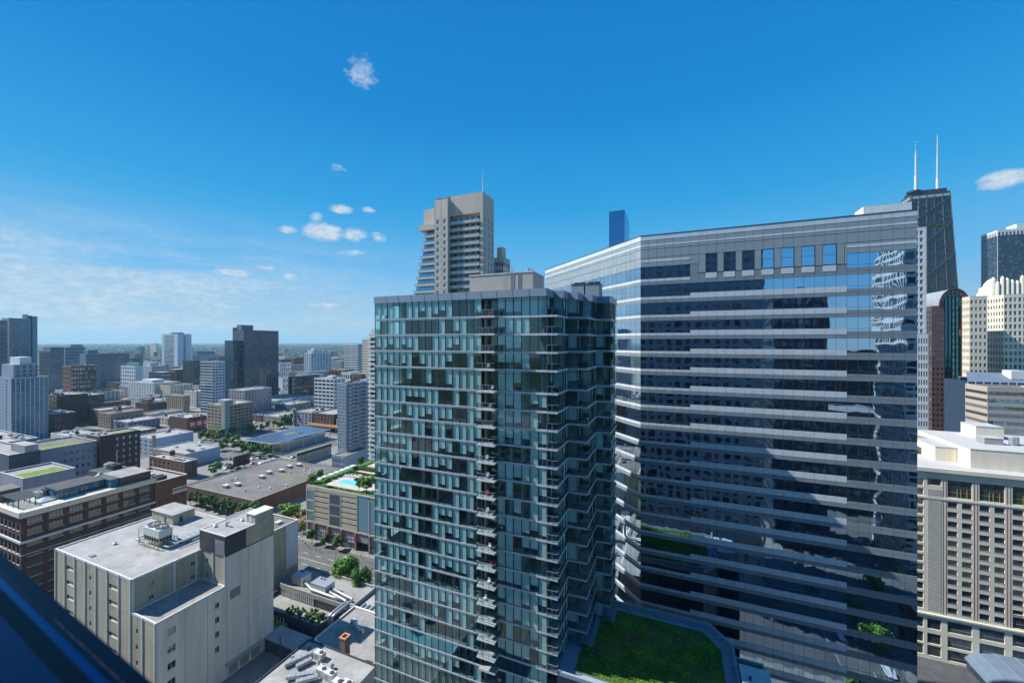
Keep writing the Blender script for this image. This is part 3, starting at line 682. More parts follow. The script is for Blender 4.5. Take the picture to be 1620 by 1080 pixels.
# ------------------------------------------------------------------ banded office block with mirror glazing
M['spandrel'] = mat('pale blue-grey stone spandrel', (.55, .62, .68), .6, .06, .5, isl=.06, stain=.08); M['greypanel'] = mat('mid grey stone panel', (.20, .255, .29), .6, .06, .5, isl=.07)
M['greypanel2'] = mat('blue-grey stone panel', (.25, .32, .355), .6, .06, .5, isl=.06)
def office():
    C = (-7.5, 92.7); D = (C[0] - 46.2 * .7071, C[1] + 46.2 * .7071); Eend = 39.3; top = 123.3
    t = thing('banded_office_tower', 'broad grey office block with mirror-glass window bands and pale spandrels, cut off at an angle', 'office tower', (16, 110, 0)); TAKEN.append((-42, 40, 91, 160))
    k = .18
    mb = MB(); mb.prism([(C[0] + .08, C[1] + k), (Eend - .05, C[1] + k), (Eend - .05, 128), (D[0] + 3, 128), (D[0] + k, D[1] + k * 1.5)], 0, top - .9, 0, 1); mb.build('wall', [M['charcoal'], M['roof_pale']], t)
    mb = MB(); mb.box(20, 38, 105, 126, top - .9, top + 2.8); mb.build('roof_house', M['white'], t)
    mod = (Eend - C[0]) / 28
    def paneset(F, cols, mw, sect):
        sp1, gp, sp2, gl = [], [], [], []
        for i in range(0, 29):
            zt = 116.35 - 3.95 * i
            if zt < 4: break
            for c in range(cols):
                s = sect(c); h = 2.05 if s == 'm' else 2.62; zb = zt - h; u0, u1 = c * mw, (c + 1) * mw
                if not (i == 0 and s == 'm'): gl.append((u0, u1, zb, zt, s))
                if i == 0 and s == 'm' and not (7 <= c < 22): gp.append((u0, u1, zt - 2.0, zt))
                low = zt - 3.95; wh = 1.12 if s == 'm' else .58
                if i == 0 and s == 'm': gp.append((u0, u1, low, zt - 2.0)); continue
                (sp1 if s != 'r' else sp2).append((u0, u1, zb - wh, zb)); gp.append((u0, u1, low, zb - wh))
        return sp1, sp2, gp, gl
    FS = Face(C, (Eend, C[1])); FC = Face(D, C)
    def emit(F, lst, name, m, w0=-.15, w1=0, cap=300):
        rest = MB(); n = 0
        for (u0, u1, v0, v1) in lst:
            w, h = u1 - u0 - .045, v1 - v0 - .045; cnt = COUNT.get(('of', name), 0)
            if cnt < cap:
                key = ('pan', name, round(w, 2), round(h, 2), round(w1, 2))
                if key not in _pc:
                    b = MB(); b.box(-w / 2, w / 2, -w1, -w0, -h / 2, h / 2); _pc[key] = b.mesh(name, m)
                inst(name, _pc[key], t, F.mat((u0 + u1) / 2, (v0 + v1) / 2, 0)); COUNT[('of', name)] = cnt + 1
            else: F.slab(rest, u0 + .022, u1 - .022, v0 + .022, v1 - .022, w0, w1); n += 1
        if n: o = rest.build(name + '_rows', m, t); o['kind'] = 'stuff'
    s1, s2, gp, gl = paneset(FS, 28, mod, lambda c: 'l' if c < 6 else ('r' if c >= 22 else 'm'))
    c1, c2, cgp, cgl = paneset(FC, 27, FC.W / 27, lambda c: 'l')
    emit(FS, s1, 'spandrel_panel', M['spandrel'], cap=300); emit(FC, c1, 'spandrel_panel', M['spandrel'], cap=0)
    emit(FS, s2 + gp, 'grey_panel', M['greypanel'], -.15, -.01, 200); emit(FC, cgp, 'grey_panel', M['greypanel'], -.15, -.01, 0)
    def glaze(F, lst, m, cap):
        rest = MB(); fr = MB()
        for (u0, u1, v0, v1, s) in lst:
            w, h = u1 - u0, v1 - v0; cnt = COUNT.get('ofg', 0)
            if cnt < cap:
                key = ('og', round(w, 2), round(h, 2), m.name)
                if key not in _pc:
                    b = MB(); b.quad((-w / 2, 0, -h / 2), (w / 2, 0, -h / 2), (w / 2, 0, h / 2), (-w / 2, 0, h / 2), 0); b.box(-w / 2 - .02, -w / 2 + .02, -.03, .02, -h / 2, h / 2, 1)
                    if h > 2.3: b.box(-w / 2, w / 2, -.025, .02, -h / 2 + .5, -h / 2 + .55, 1)
                    _pc[key] = b.mesh('window', [m, M['alu_dark']])
                inst('window', _pc[key], t, F.mat((u0 + u1) / 2, (v0 + v1) / 2, -.06)); COUNT['ofg'] = cnt + 1
            else:
                F.rect(rest, u0, u1, v0, v1, -.06, 0); F.rect(rest, u0 - .02, u0 + .02, v0, v1, -.03, 1)
                if v1 - v0 > 2.3: F.rect(rest, u0, u1, v0 + .5, v0 + .55, -.033, 1)
        if rest.f: o = rest.build('window_grid', [m, M['alu_dark']], t); o['kind'] = 'stuff'
    glaze(FS, gl, M['mir'], 300); glaze(FC, cgl, M['mir2'], 0)
    # the blank head of the building: rows of panels with a pale stripe
    head, pale = [], []
    rows = [(122.25, 123.3, 1), (121.35, 122.2, 0), (120.9, 121.35, 1), (120.25, 120.88, 0), (118.4, 120.2, 0), (116.4, 118.35, 0)]
    for F, cols, mw, nm in ((FS, 28, mod, 's'), (FC, 27, FC.W / 27, 'c')):
        hp, pp = [], []
        for c in range(cols):
            for (a, b, p) in rows:
                if nm == 's' and a == 116.4 and 7.4 < c + .5 < 21.6: b0 = a; continue
                (pp if p else hp).append((c * mw, (c + 1) * mw, a, b))
        emit(F, hp, 'head_panel', M['greypanel2'], -.15, -.02, 160 if nm == 's' else 0); emit(F, pp, 'head_stripe', M['spandrel'], -.15, 0, 0)
    strip = MB()
    for c in list(range(0, 6)) + list(range(22, 28)): FS.slab(strip, c * mod + .02, (c + 1) * mod - .02, 117.45, 117.9, -.02, .01)
    strip.build('pale_stripe', M['spandrel'], t)['kind'] = 'stuff'
    # seven deep square windows below the head
    gr = MB(); edges = [7.2 * mod]
    for q in range(7):
        a = (7.8 + 2 * q) * mod; b = a + 1.22 * mod; w = MB()
        FS.rect(w, a, b, 114.6, 118.3, -.10, 0); FS.slab(w, a, b, 116.4, 116.45, -.1, -.05, 1); w.build('square_window', [M['mir'], M['black']], t)
        r = MB(); FS.slab(r, a - .05, a, 114.55, 118.35, -.15, .012); FS.slab(r, b, b + .05, 114.55, 118.35, -.15, .012); FS.slab(r, a, b, 118.3, 118.35, -.15, .012); FS.slab(r, a, b, 114.55, 114.6, -.15, .012); r.build('window_surround', M['charcoal'], t)
        s = MB(); FS.slab(s, a, b, 113.25, 114.4, -.02, .03); s.build('window_apron', M['spandrel'], t)
        FS.slab(gr, b + .07, a + 2 * mod - .07, 114.5, 118.35, -.15, -.015); 
    FS.slab(gr, 7.02 * mod, 7.8 * mod - .07, 114.5, 118.35, -.15, -.015)
    FS.slab(gr, 21.81 * mod, 22 * mod - .02, 114.5, 118.35, -.15, -.015)
    gr.build('pier_panel', M['greypanel2'], t)['kind'] = 'stuff'
    mb = MB(); FS.slab(mb, -.1, FS.W, 123.3, 123.42, -.8, .06); FC.slab(mb, 0, FC.W + .02, 123.3, 123.424, -.8, .06); mb.build('coping', M['charcoal'], t)
office()

# ------------------------------------------------------------------ hotel with a stone frame
def hotel():
    N0 = 166.6; E0 = 60.0; E1 = 122.0; t = thing('cream_hotel', 'cream stone hotel with paired dark windows in tall bays and a white roof', 'hotel', ((E0 + E1) / 2, N0 + 18, 0)); TAKEN.append((E0, E1, N0, 205))
    F = Face((E0, N0), (E1, N0)); U = lambda px: east_at(N0, px) - E0; mb = MB(); zc = 60.4
    cols = [(1451 - 12, 1461), (1467, 1489), (1499, 1538), (1549.5, 1590), (1602, 1645), (1657, 1703)]
    us = [(U(a), U(b)) for a, b in cols]; allw = []
    prev = 0
    for j, (a, b) in enumerate(us):
        F.rect(mb, prev, a, 0, zc); prev = b
        lev = []
        if j == 1: lev = [(54.8, 57.0, 1)] + [(z, z + 3.2, 1) for z in (9.6, 5.0, 1.2)]
        elif j == 0: lev = [(54.4 - 2.98 * q, 56.6 - 2.98 * q, 1) for q in range(14)] + [(z, z + 3.2, 1) for z in (9.6, 5.0, 1.2)]
        else: lev = [(51.6, 56.9, 3)] + [(48.1 - 2.98 * q, 50.15 - 2.98 * q, 2) for q in range(12)] + [(z, z + 3.4, 3) for z in (9.6, 5.0, .8)]
        if j >= 4: lev = [l for l in lev if not (14.4 < l[0] < 16.5)]; lev.append((14.9, 19.0, 3))
        lev.sort(); z = 0
        for (q0, q1, k) in lev:
            if q0 > z: F.rect(mb, a, b, z, q0)
            mid = (a + b) / 2; sp = [(a, b)] if k != 2 else [(a, mid - .5), (mid + .5, b)]
            if k == 2: F.rect(mb, mid - .5, mid + .5, q0, q1)
            for (x0, x1) in sp:
                d = .28; P = F.p
                mb.quad(P(x0, q0, -d), P(x0, q0, 0), P(x0, q1, 0), P(x0, q1, -d)); mb.quad(P(x1, q0, 0), P(x1, q0, -d), P(x1, q1, -d), P(x1, q1, 0))
                mb.quad(P(x0, q0, 0), P(x0, q0, -d), P(x1, q0, -d), P(x1, q0, 0)); mb.quad(P(x0, q1, -d), P(x0, q1, 0), P(x1, q1, 0), P(x1, q1, -d)); allw.append((x0, x1, q0, q1, k))
            z = q1
        F.rect(mb, a, b, z, zc)
    F.rect(mb, prev, F.W, 0, zc)
    FS = faces_of(E0, E1, N0, 205)
    for k in 'ENW': FS[k].rect(mb, 0, FS[k].W, 0, zc)
    mb.build('wall', M['cream'], t)
    for (x0, x1, q0, q1, k) in allw:
        w, h = x1 - x0, q1 - q0; m = MB(); m.quad((-w / 2, 0, 0), (w / 2, 0, 0), (w / 2, 0, h), (-w / 2, 0, h), 0)
        if k == 2:
            m.box(-.03, .03, -.04, .02, 0, h, 1); m.box(-w / 2, w / 2, -.24, -.18, 0.02, .42, 2)
        elif k == 3:
            for q in (.33, .66): m.box(-w / 2 + w * q - .04, -w / 2 + w * q + .04, -.04, .02, 0, h, 1)
            m.box(-w / 2, w / 2, -.045, .02, h * .3, h * .3 + .1, 2 if h < 4.6 else 3)
            if h > 4.6:
                for q in (.4, .55, .8): m.box(-w / 2 + w * q, -w / 2 + w * q + .12, -.15, -.06, .1, h * .5, 3)
        else: m.box(-w / 2, w / 2, -.04, .02, h * .2, h * .2 + .06, 1)
        inst('window', m.mesh('window', [M['win_hotel'], M['alu_dark'], M['stone_grey'], M['brass']]), t, F.mat((x0 + x1) / 2, q0, -.26))
    m = MB()   # vents beside the first bay
    a, b = us[1]
    for q in range(58): F.slab(m, a, b, 15.6 + q * .66, 15.6 + q * .66 + .36, 0, .07)
    m.build('louvre_panel', M['stone_pale'], t)
    m = MB()
    for (a, b) in us[1:]: 
        for q in (b + .35, b + 1.05): F.slab(m, q, q + .14, 15, 57, .002, .05, 0)
    m.build('pilaster_groove', M['terracotta'], t)
    m = MB(); F.slab(m, -.3, F.W, 14.0, 14.5, 0, .45); F.slab(m, -.3, F.W, 50.6, 51.2, 0, .15); F.slab(m, -.3, F.W, 59.2, 60.4, 0, .7); F.slab(m, -.3, F.W, 58.3, 58.6, 0, .25)
    for i in range(4): F.slab(m, us[1][0], F.W, 57.4 + .22 * i, 57.5 + .22 * i, 0, .06)
    m.build('cornice', M['cream'], t)
    r = MB(); r.quad((E0, N0, 60.42), (E1, N0, 60.42), (E1, 205, 60.42), (E0, 205, 60.42)); r.build('roof', M['roof_bright'], t)
    def blk(E0, E1, N0, N1, z0, z1, m='cream', name='roof_block', cap=True):
        b = MB(); b.box(E0, E1, N0, N1, z0, z1, 0, False); 
        if cap: b.box(E0 - .1, E1 + .1, N0 - .1, N1 + .1, z1, z1 + .15, 1)
        b.build(name, [M[m], M['roof_bright']], t)
    blk(84.9, 122, 170.5, 200, 60.4, 66.3); blk(79.4, 84.7, 176.7, 190, 60.4, 65.0); blk(70, 76.5, 184, 190, 60.4, 65.5); blk(64, 75, 191, 199, 60.4, 67); blk(96, 103, 190, 198, 66.5, 70.5)
    blk(93, 97.5, 180, 184, 66.5, 68.4, 'stone_grey', 'air_handler')
    for i, (x, y) in enumerate(((100, 181), (102, 183), (108.5, 182), (110.5, 181.2))):
        c = MB(); c.cyl(x, y, 66.4, 68.9, .75, 12); c.build('exhaust_stack', M['galv'], t, smooth=False)
    c = MB()
    for i in range(5): c.cyl(104 + i * 2.1, 176.5 + (i % 2), 66.4, 67.3, .5, 8, r2=.2)
    c.build('roof_vents', M['galv'], t)
    c = MB(); c.box(80, 89, 194, 198, 62, 64.8); c.cyl(82, 196, 64.8, 65.3, 1, 10); c.cyl(86, 196, 64.8, 65.3, 1, 10); 
    for x in (80.3, 88.5):
        for y in (194.3, 197.5): c.box(x, x + .25, y, y + .25, 60.4, 62)
    c.build('cooling_unit', M['galv'], t)
M['brass'] = mat('brass balcony rail', (.45, .40, .10), .45, .1, 1, metal=.3); M['terracotta'] = mat('terracotta groove', (.35, .16, .12), .85, .1, 1); M['stone_pale'] = mat('pale louvres', (.50, .48, .42), .85, .06, .5)
M['roof_bright'] = mat('bright white roof', (.46, .455, .44), .8, .08, .3)
hotel()
def canopy():
    t = thing('curved_entrance_roof', 'low blue-grey curved metal roof in front of the cream hotel', 'canopy', (86, 132, 0)); mb = MB()
    E0, N0 = at(1544, 118); pts = []
    n = 9
    for i in range(n):
        a = math.pi * i / (n - 1); pts.append((E0 + 22 * (1 - math.cos(a)) / 2 , 2.6 + 3.6 * math.sin(a)))
    y0, y1 = N0 - 8, N0 + 6
    for (a, za), (b, zb) in zip(pts, pts[1:]):
        mb.quad((a, y0, za), (b, y0, zb), (b, y1, zb), (a, y1, za)); mb.quad((a, y0 , 2), (b, y0, 2), (b, y0, zb), (a, y0, za)); mb.quad((b, y1, 2), (a, y1, 2), (a, y1, za), (b, y1, zb))
    mb.build('curved_roof', M['bluegrey'], t, smooth=False)
    mb = MB()
    for (a, za) in pts[1:-1]: mb.bar((a, y0, za + .06), (a, y1, za + .06), .14, .14)
    mb.build('roof_seam', M['steel_blue'], t)
    mb = MB(); mb.box(pts[0][0] + .4, pts[-1][0] - .4, y0 + .4, y1 - .4, 0, 2.5); mb.build('wall', M['navy'], t)
canopy()

# ------------------------------------------------------------------ the buildings reflected in the glass, on the near side of the street
def near_side():
    t = thing('viewpoint_tower', 'dark concrete tower with square windows that stands behind the open window', 'tower', (-5, -18, 0)); mb = MB(); F = Face((32, -1.6), (-42, -1.6))
    cs, sz = openwall(mb, F, 0, F.W, 6, 146, 20, 38, .55, .2, .8, .3); F.rect(mb, 0, F.W, 0, 6); F.rect(mb, 0, F.W, 146, 152)
    G = faces_of(-42, 32, -36, -1.6)
    for k in 'SEW': G[k].rect(mb, 0, G[k].W, 0, 152)
    mb.quad((-42, -36, 152), (32, -36, 152), (32, -1.6, 152), (-42, -1.6, 152)); mb.build('wall', M['stone_dark'], t)
    panes(t, F, cs, sz, M['win_lit'], M['charcoal'], 1, 2, .28, False)
    for (fp, wl, lb, wc) in (([44, 66, -74, -46, 126], 'blueglassy', 'blue glass tower south-east of the viewpoint', 'win_blue'), ([92, 118, -70, -40, 165], 'white', 'white-framed tower south-east of the viewpoint', 'win'),
            ([-150, -105, -60, -25, 48], 'brick_tan', 'buff loft block south-west of the viewpoint', 'win'), ([-95, -60, -70, -30, 62], 'white', 'pale flat block south-west of the viewpoint', 'win'), ([70, 110, 10, 45, 14], 'brick', 'low brick building across from the banded office', 'win'), ([-160, -110, 0, 40, 18], 'brick_red', 'low red brick block beside the white warehouse', 'win'),
            ([120, 160, -30, 60, 30], 'cream', 'pale low block to the east', 'win'), ([-95, -56, 5, 48, 16], 'roof_pale', 'pale low block below the glass tower', 'win')):
        n = 'reflected_building'; h = fp[4]
        bldg('tower' if h > 100 else 'low_building', lb, 'building', fp, wl if wl != 'blueglassy' else 'navy', 'roof_white', zb=0, reserve=True,
             S=None, E=dict(c=9, r=int(h / 3.6), fx=.7, s0=.2, s1=.85, g=wc, lo=1, hi=1), W=dict(c=9, r=int(h / 3.6), fx=.7, s0=.2, s1=.85, g=wc, lo=1, hi=1), units=4 if h < 80 else 0)
        FN = Face((fp[1], fp[3] + .3), (fp[0], fp[3] + .3)); tt = bpy.data.objects[[o.name for o in COL.objects if o.get('label') == lb][0]]; m = MB()
        cs, sz = openwall(m, FN, 0, FN.W, 2, h - 1, 7, int(h / 3.6), .72, .2, .86, .2, 0); m.build('north_wall', M[wl if wl != 'blueglassy' else 'navy'], tt); panes(tt, FN, cs, sz, M[wc], None, 1, 1, .19, False)
M['stone_dark'] = mat('dark grey concrete', (.24, .27, .29), .8, .1, .3); M['win_lit'] = winmat('tower window', (.015, .018, .022), (.10, .11, .11), .3)
near_side()
def near_ground():
    m = MB(); m.box(64, 141, -92, 4, .1, .17); m.box(-100, 45, -6, -1, .1, .17) if False else None; o = m.build('parking_lot', M['road']); o['kind'] = 'structure'
    m = MB(); m.box(-73, 46, 64, 91, .1, .17); m.box(-20, 46, -6, 40, .1, .172); o = m.build('service_yard', M['asphalt']); o['kind'] = 'structure'
    m = MB(); m.box(63, 142, 141, 166.4, .1, .18); o = m.build('dark_ground_sheet', M['roof_dark']); o['kind'] = 'structure'  # dark sheet added over the pale ground, standing for shaded street before the hotel
near_ground()
def mirror_fill_blocks():  # unseen blocks added so the mirror glazing reflects dark fronts, not pale ground
    rr = random.Random(55); k = 0
    for (E0, E1, N0, N1, h, w, g_, lb) in ((170, 205, -60, -20, 95, 'bluegrey', 'win_blue', 'unseen blue-grey tower south-east across the car park'), (150, 185, -150, -110, 70, 'brick_dark', 'win', 'unseen dark brick block beyond the car park'), (75, 110, -150, -105, 58, 'navy', 'win_blue', 'unseen navy glass block south of the car park'),
        (215, 250, -150, -90, 110, 'navy', 'win_blue', 'unseen tall navy tower far to the south-east'), (110, 145, -260, -215, 92, 'charcoal', 'win', 'unseen charcoal tower two blocks south'), (165, 200, -260, -215, 60, 'brick', 'win', 'unseen brown block two blocks south'), (60, 95, -240, -205, 84, 'stone_grey', 'win', 'unseen grey tower two blocks south'), (215, 260, -280, -215, 80, 'brick_tan', 'win', 'unseen buff tower two blocks south-east'),
        (-60, -20, -150, -110, 60, 'stone_grey', 'win', 'unseen grey block behind the viewpoint'), (-170, -100, -150, -110, 40, 'brick', 'win', 'unseen brown block south-west of the viewpoint'), (-240, -195, -60, -5, 30, 'white', 'win', 'unseen pale block west of the viewpoint'), (-290, -250, -150, -110, 55, 'navy', 'win_blue', 'unseen navy block far south-west'), (95, 130, -330, -290, 120, 'bluegrey', 'win_blue', 'unseen blue-grey tower three blocks south')):
        bldg('unseen_tower' if h > 65 else 'city_block', lb, 'building', [E0, E1, N0, N1, h], w, 'roof_pale'); t = bpy.data.objects[[o.name for o in COL.objects if o.get('label') == lb][0]]
        for nm, F in (('north_wall', Face((E1, N1 + .3), (E0, N1 + .3))), ('west_wall', Face((E0 - .3, N1), (E0 - .3, N0)))):
            m = MB(); cs, sz = openwall(m, F, 0, F.W, 3, h - 1, 9, int(h / 3.6), .66, .2, .84, .2, 0); m.build(nm, M[w], t); panes(t, F, cs, sz, M[g_], None, 1, 1, .19, False)
mirror_fill_blocks()
# the window ledge the photograph is taken over, close to the lens
def ledge():
    t = thing('window_frame', 'blurred dark blue metal window frame crossing the lower left corner', 'window frame', (0, 0.1, 99.4))
    ang = R(90 + 84.7); d = Vector((-math.sin(R(84.7)), math.cos(R(84.7)), 0)); n = Vector((d.y, -d.x, 0)) if False else Vector((math.cos(R(84.7)), math.sin(R(84.7)), 0))
    # n points out through the window
    def strip(name, o0, z0, o1, z1, m):
        mb = MB(); A = d * -1.2; B = d * 9; mb.quad(A + n * o0 + Z * z0, A + n * o1 + Z * z1, B + n * o1 + Z * z1, B + n * o0 + Z * z0); mb.quad(A + n * o0 + Z * (z0 - .02), B + n * o0 + Z * (z0 - .02), B + n * o1 + Z * (z1 - .02), A + n * o1 + Z * (z1 - .02)); mb.build(name, m, t)
    h = 99.80
    strip('outer_seal', .1085, h, .101, h - .001, M['frame_dark']); strip('frame_bar', .1009, h - .001, .0975, h - .002, M['frame_mid']); strip('frame_bar', .0974, h - .001, .0937, h - .002, M['frame_blue'])
    strip('inner_seal', .0936, h - .002, .0846, h - .003, M['frame_black']); strip('sill_plate', .0845, h - .002, .0686, h - .003, M['frame_blue2']); strip('sill_plate', .0685, h - .003, -.4, h - .006, M['frame_black'])
def ledgemat(name, c, r, me): m, nt, q = newmat(name); q.inputs['Base Color'].default_value = (*c, 1); q.inputs['Roughness'].default_value = r; q.inputs['Metallic'].default_value = me; return m
M['frame_dark'] = ledgemat('dark blue anodised lip', (.008, .025, .045), .5, .6); M['frame_mid'] = ledgemat('mid blue anodised bar', (.004, .035, .07), .4, .8); M['frame_blue'] = ledgemat('bright blue anodised bar', (.006, .11, .27), .3, 1)
M['frame_blue2'] = ledgemat('blue sill plate', (.003, .055, .13), .45, .8); M['frame_black'] = ledgemat('black rubber seal', (.003, .004, .01), .6, 0)
ledge()
# ------------------------------------------------------------------ white warehouse in the lower left
def warehouse():
    zl, zm, zt = 27.6, 36.4, 42.2; t = thing('white_warehouse', 'windowless tan and white warehouse with pale pilasters, a white roof and a stair tower', 'warehouse', (-148, 80, 0)); TAKEN.append((-178, -122, 58, 104)); yard = MB(); yard.box(-176, -124, 92.8, 104.8, .1, .2); yo = yard.build('service_yard', M['asphalt']); yo['kind'] = 'structure'
    E0, E1, E2 = -176.4, -134.8, -123.5; N0, N1, N2, N3 = 59.5, 76.6, 91.8, 92.6
    FS = Face((E0, N0), (E1, N0)); FL = Face((E1, N0), (E2, N0)); FE = Face((E2, N0), (E2, N2)); FM = Face((E1, N0), (E1, N1)); FT = Face((E1 - .6, N1), (E2, N1))
    mb = MB(); w = MB(); win = []
    def hole(F, m, u0, u1, v0, v1, ops):
        """ops: list of columns (a, b, [(lo, hi)...]) cut into the wall"""
        prev = u0
        for (a, b, ls) in sorted(ops):
            F.rect(m, prev, a, v0, v1); prev = b; z = v0
            for (q0, q1) in sorted(ls):
                F.rect(m, a, b, z, q0); z = q1; P = F.p; d = .3
                m.quad(P(a, q0, -d), P(a, q0, 0), P(a, q1, 0), P(a, q1, -d)); m.quad(P(b, q0, 0), P(b, q0, -d), P(b, q1, -d), P(b, q1, 0))
                m.quad(P(a, q0, 0), P(a, q0, -d), P(b, q0, -d), P(b, q0, 0)); m.quad(P(a, q1, -d), P(a, q1, 0), P(b, q1, 0), P(b, q1, -d)); win.append((F, a, b, q0, q1))
            F.rect(m, a, b, z, v1)
        F.rect(m, prev, u1, v0, v1)
    bay = FS.W / 7
    hole(FS, mb, 0, FS.W, 0, zm, [(bay * 1 + 1.0, bay * 2 - .9, [(zm - 4.7 - 4.4 * q, zm - 3.4 - 4.4 * q) for q in range(7)]), (bay * 3 + 2.3, bay * 3 + 3.3, [(zm - 4.9 - 4.4 * q, zm - 3.5 - 4.4 * q) for q in range(7)]),
        (bay * 5 + .7, bay * 6 - .7, [(zm - 4.7 - 4.4 * q, zm - 3.4 - 4.4 * q) for q in range(7)])])
    hole(FL, mb, 0, FL.W, 0, zl, [(2.2, 3.2, [(zl - 4.9 - 4.2 * q, zl - 3.5 - 4.2 * q) for q in range(5)])])
    hole(FM, mb, 0, FM.W, zl - .6, zm, [(4.0, 5.0, [(28.4, 29.6), (32.2, 33.5)]), (14.2, 15.2, [(28.4, 29.6), (32.4, 33.7)])])
    hole(FT, mb, 0, FT.W, 0, zm + 1.2, [(3.0, 3.9, [(28.2, 29.4), (33, 34.2)])])
    for a, b in (((E0, N3), (E0, N0)), ((E1, N3), (E0, N3)), ((E1, N2), (E1, N3)), ((E2, N2), (E1, N2))):
        F = Face(a, b); F.rect(mb, 0, F.W, 0, zm)
    mb.build('wall', M['tan'], t)
    u = lambda px: north_at(E2, px) - N0
    q = []
    hole(FE, w, 0, FE.W, 0, zl, [(u(265), u(278), [(z, z + 1.9) for z in (22.6, 18.0, 13.5, 9)]), (u(340.5), u(347), [(z, z + 1.8) for z in (22.4, 18.2, 14.0, 9.6)])])
    FE.rect(w, N1 - N0, FE.W, zl, zm - .2)
    w.build('east_wall', M['offwhite'], t)
    for (F, a, b, q0, q1) in win:
        wd, h = b - a, q1 - q0; m = MB(); m.quad((-wd / 2, 0, 0), (wd / 2, 0, 0), (wd / 2, 0, h), (-wd / 2, 0, h), 0); m.box(-wd / 2, wd / 2, -.1, .02, 0, .14, 1)
        for k in range(1, max(2, round(wd / 1.2))): xx = -wd / 2 + wd * k / max(2, round(wd / 1.2)); m.box(xx - .04, xx + .04, -.06, .02, .14, h, 1)
        key = ('ww', round(wd, 1), round(h, 1))
        if key not in _pc: _pc[key] = m.mesh('window', [M['win'], M['trim']])
        inst('window', _pc[key], t, F.mat((a + b) / 2, q0, -.28))
    for i in range(8): m = MB(); x = min(max(i * bay, .25), FS.W - .3); FS.slab(m, x - .22, x + .22, 0, zm + .15, 0, .22); m.build('pilaster', M['trim'], t)
    for x in (5.4, FL.W - .3): m = MB(); FL.slab(m, x - .22, x + .22, 0, zl + .15, 0, .22); m.build('pilaster', M['trim'], t)
    for x in (.35, 9.9, 14.6 + 1.0): m = MB(); FM.slab(m, x - .3, x + .3, zl - .5, zm + .1, 0, .2); m.build('pilaster', M['trim'], t)
    for x in (6.2, FT.W - .3): m = MB(); FT.slab(m, x - .2, x + .2, zl - 1, zm + 1, 0, .2); m.build('pilaster', M['trim'], t)
    m = MB(); FE.slab(m, 0, .5, 0, zl, 0, .12); FE.slab(m, N1 - N0, N1 - N0 + .35, zl - .5, zm - .2, 0, .12); m.build('corner_strip', M['white'], t)
    m = MB()
    for px in (293, 328.5, 359, 392.5): FE.slab(m, u(px) - .05, u(px) + .05, 0, zl - .02 if px < 350 else zm - .3, 0, .035)
    FE.slab(m, u(378), FE.W, 17.9, 18.0, 0, .03); FS.slab(m, 0, FS.W, 26.9, 27.0, .0, .03); FS.slab(m, 0, FS.W, 14.2, 14.3, .0, .03); m.build('seam', M['stone_grey'], t)
    m = MB(); FE.slab(m, u(364), u(380), 22.9, 25.6, 0, .06, 0)
    for k in range(9): FE.slab(m, u(364), u(380), 23 + k * .29, 23.12 + k * .29, .06, .16)
    m.build('wall_vent', M['stone_grey'], t)
    # head of the stair tower: dark panels, louvre, olive wall
    FH = Face((E1 - .6, N1 - .12), (E2 + .12, N1 - .12)); FG = Face((E2 + .12, N1 - .12), (E2 + .12, N2)); m = MB()
    FH.slab(m, 0, 7.4, zm + .2, zt, -.2, .1, 0); FG.slab(m, 0, 6.1, zm + .2, zt, -.2, .1, 0); FH.slab(m, 7.4, FH.W + .1, zm + 4.6, zt, -.2, .1, 0); m.build('dark_panel', M['charcoal'], t)
    for k in range(14): m = MB(); FH.slab(m, 7.4, FH.W - .3, zm + .2 + k * .31, zm + .36 + k * .31, -.1, .12); m.build('louvre_slat', M['galv'], t)
    m = MB(); FH.slab(m, 7.4, FH.W, zm, zm + 4.6, -.3, -.12); m.build('louvre_back', M['charcoal'], t)
    m = MB(); FG.slab(m, 6.1, FG.W, zm + .2, zt, -.2, .1); FG.slab(m, 8.2, 9.6, zm + 2.4, zm + 3.8, .1, .14); Face((E2, N2), (E1 - .6, N2)).rect(m, 0, FT.W, zm - .2, zt); Face((E1 - .6, N2), (E1 - .6, N1)).rect(m, 0, N2 - N1, zm - 1, zt)
    m.build('tower_head', M['tan'], t)
    def flat(pts, z, name, mm, edge=.5, par=.35):
        m = MB(); m.poly([(*p, z) for p in pts]); m.build(name, M[mm], t); m = MB()
        for i in range(len(pts)):
            a, b = Vector(pts[i]), Vector(pts[(i + 1) % len(pts)]); d = (b - a).normalized(); n = Vector((-d.y, d.x)) * .38
            a = a - n * .15 - d * .05; b = b - n * .15 + d * .05; m.prism([tuple(a), tuple(b), tuple(b + n), tuple(a + n)], z - .3, z + par + .004 * i)
        m.build('parapet', M['trim'], t)
    flat([(E0, N0), (E1, N0), (E1, N1), (E1, N3), (E0, N3)], zm - .25, 'roof', 'roof_white'); flat([(E1, N0), (E2, N0), (E2, N1), (E1, N1)], zl - .15, 'low_roof', 'roof_pale'); flat([(E1 - .6, N1 - .1), (E2 + .1, N1 - .1), (E2 + .1, N2), (E1 - .6, N2)], zt, 'tower_roof', 'roof_white', par=.2)
    m = MB(); m.box(-127.6, -123.6, N2 - 6.2, N2 - .1, zt, zt + 2.7, 0, False); m.box(-127.8, -123.4, N2 - 6.4, N2 + .1, zt + 2.7, zt + 2.95, 1); m.box(-126.5, -125, N2 - 6.25, N2 - 6.2, zt + .2, zt + 2.2, 1); m.build('tower_penthouse', [M['tan'], M['trim']], t)
    m = MB(); m.box(-174.6, -162, 83, 89.8, zm - .3, zm + 3, 0, False); m.box(-174.9, -161.7, 82.7, 90.1, zm + 3, zm + 3.25, 1); m.box(-162, -161.96, 85, 86, zm, zm + 2, 2); m.box(-167, -166, 82.95, 83, zm, zm + 2, 2); m.build('penthouse', [M['tan'], M['roof_white'], M['charcoal']], t)
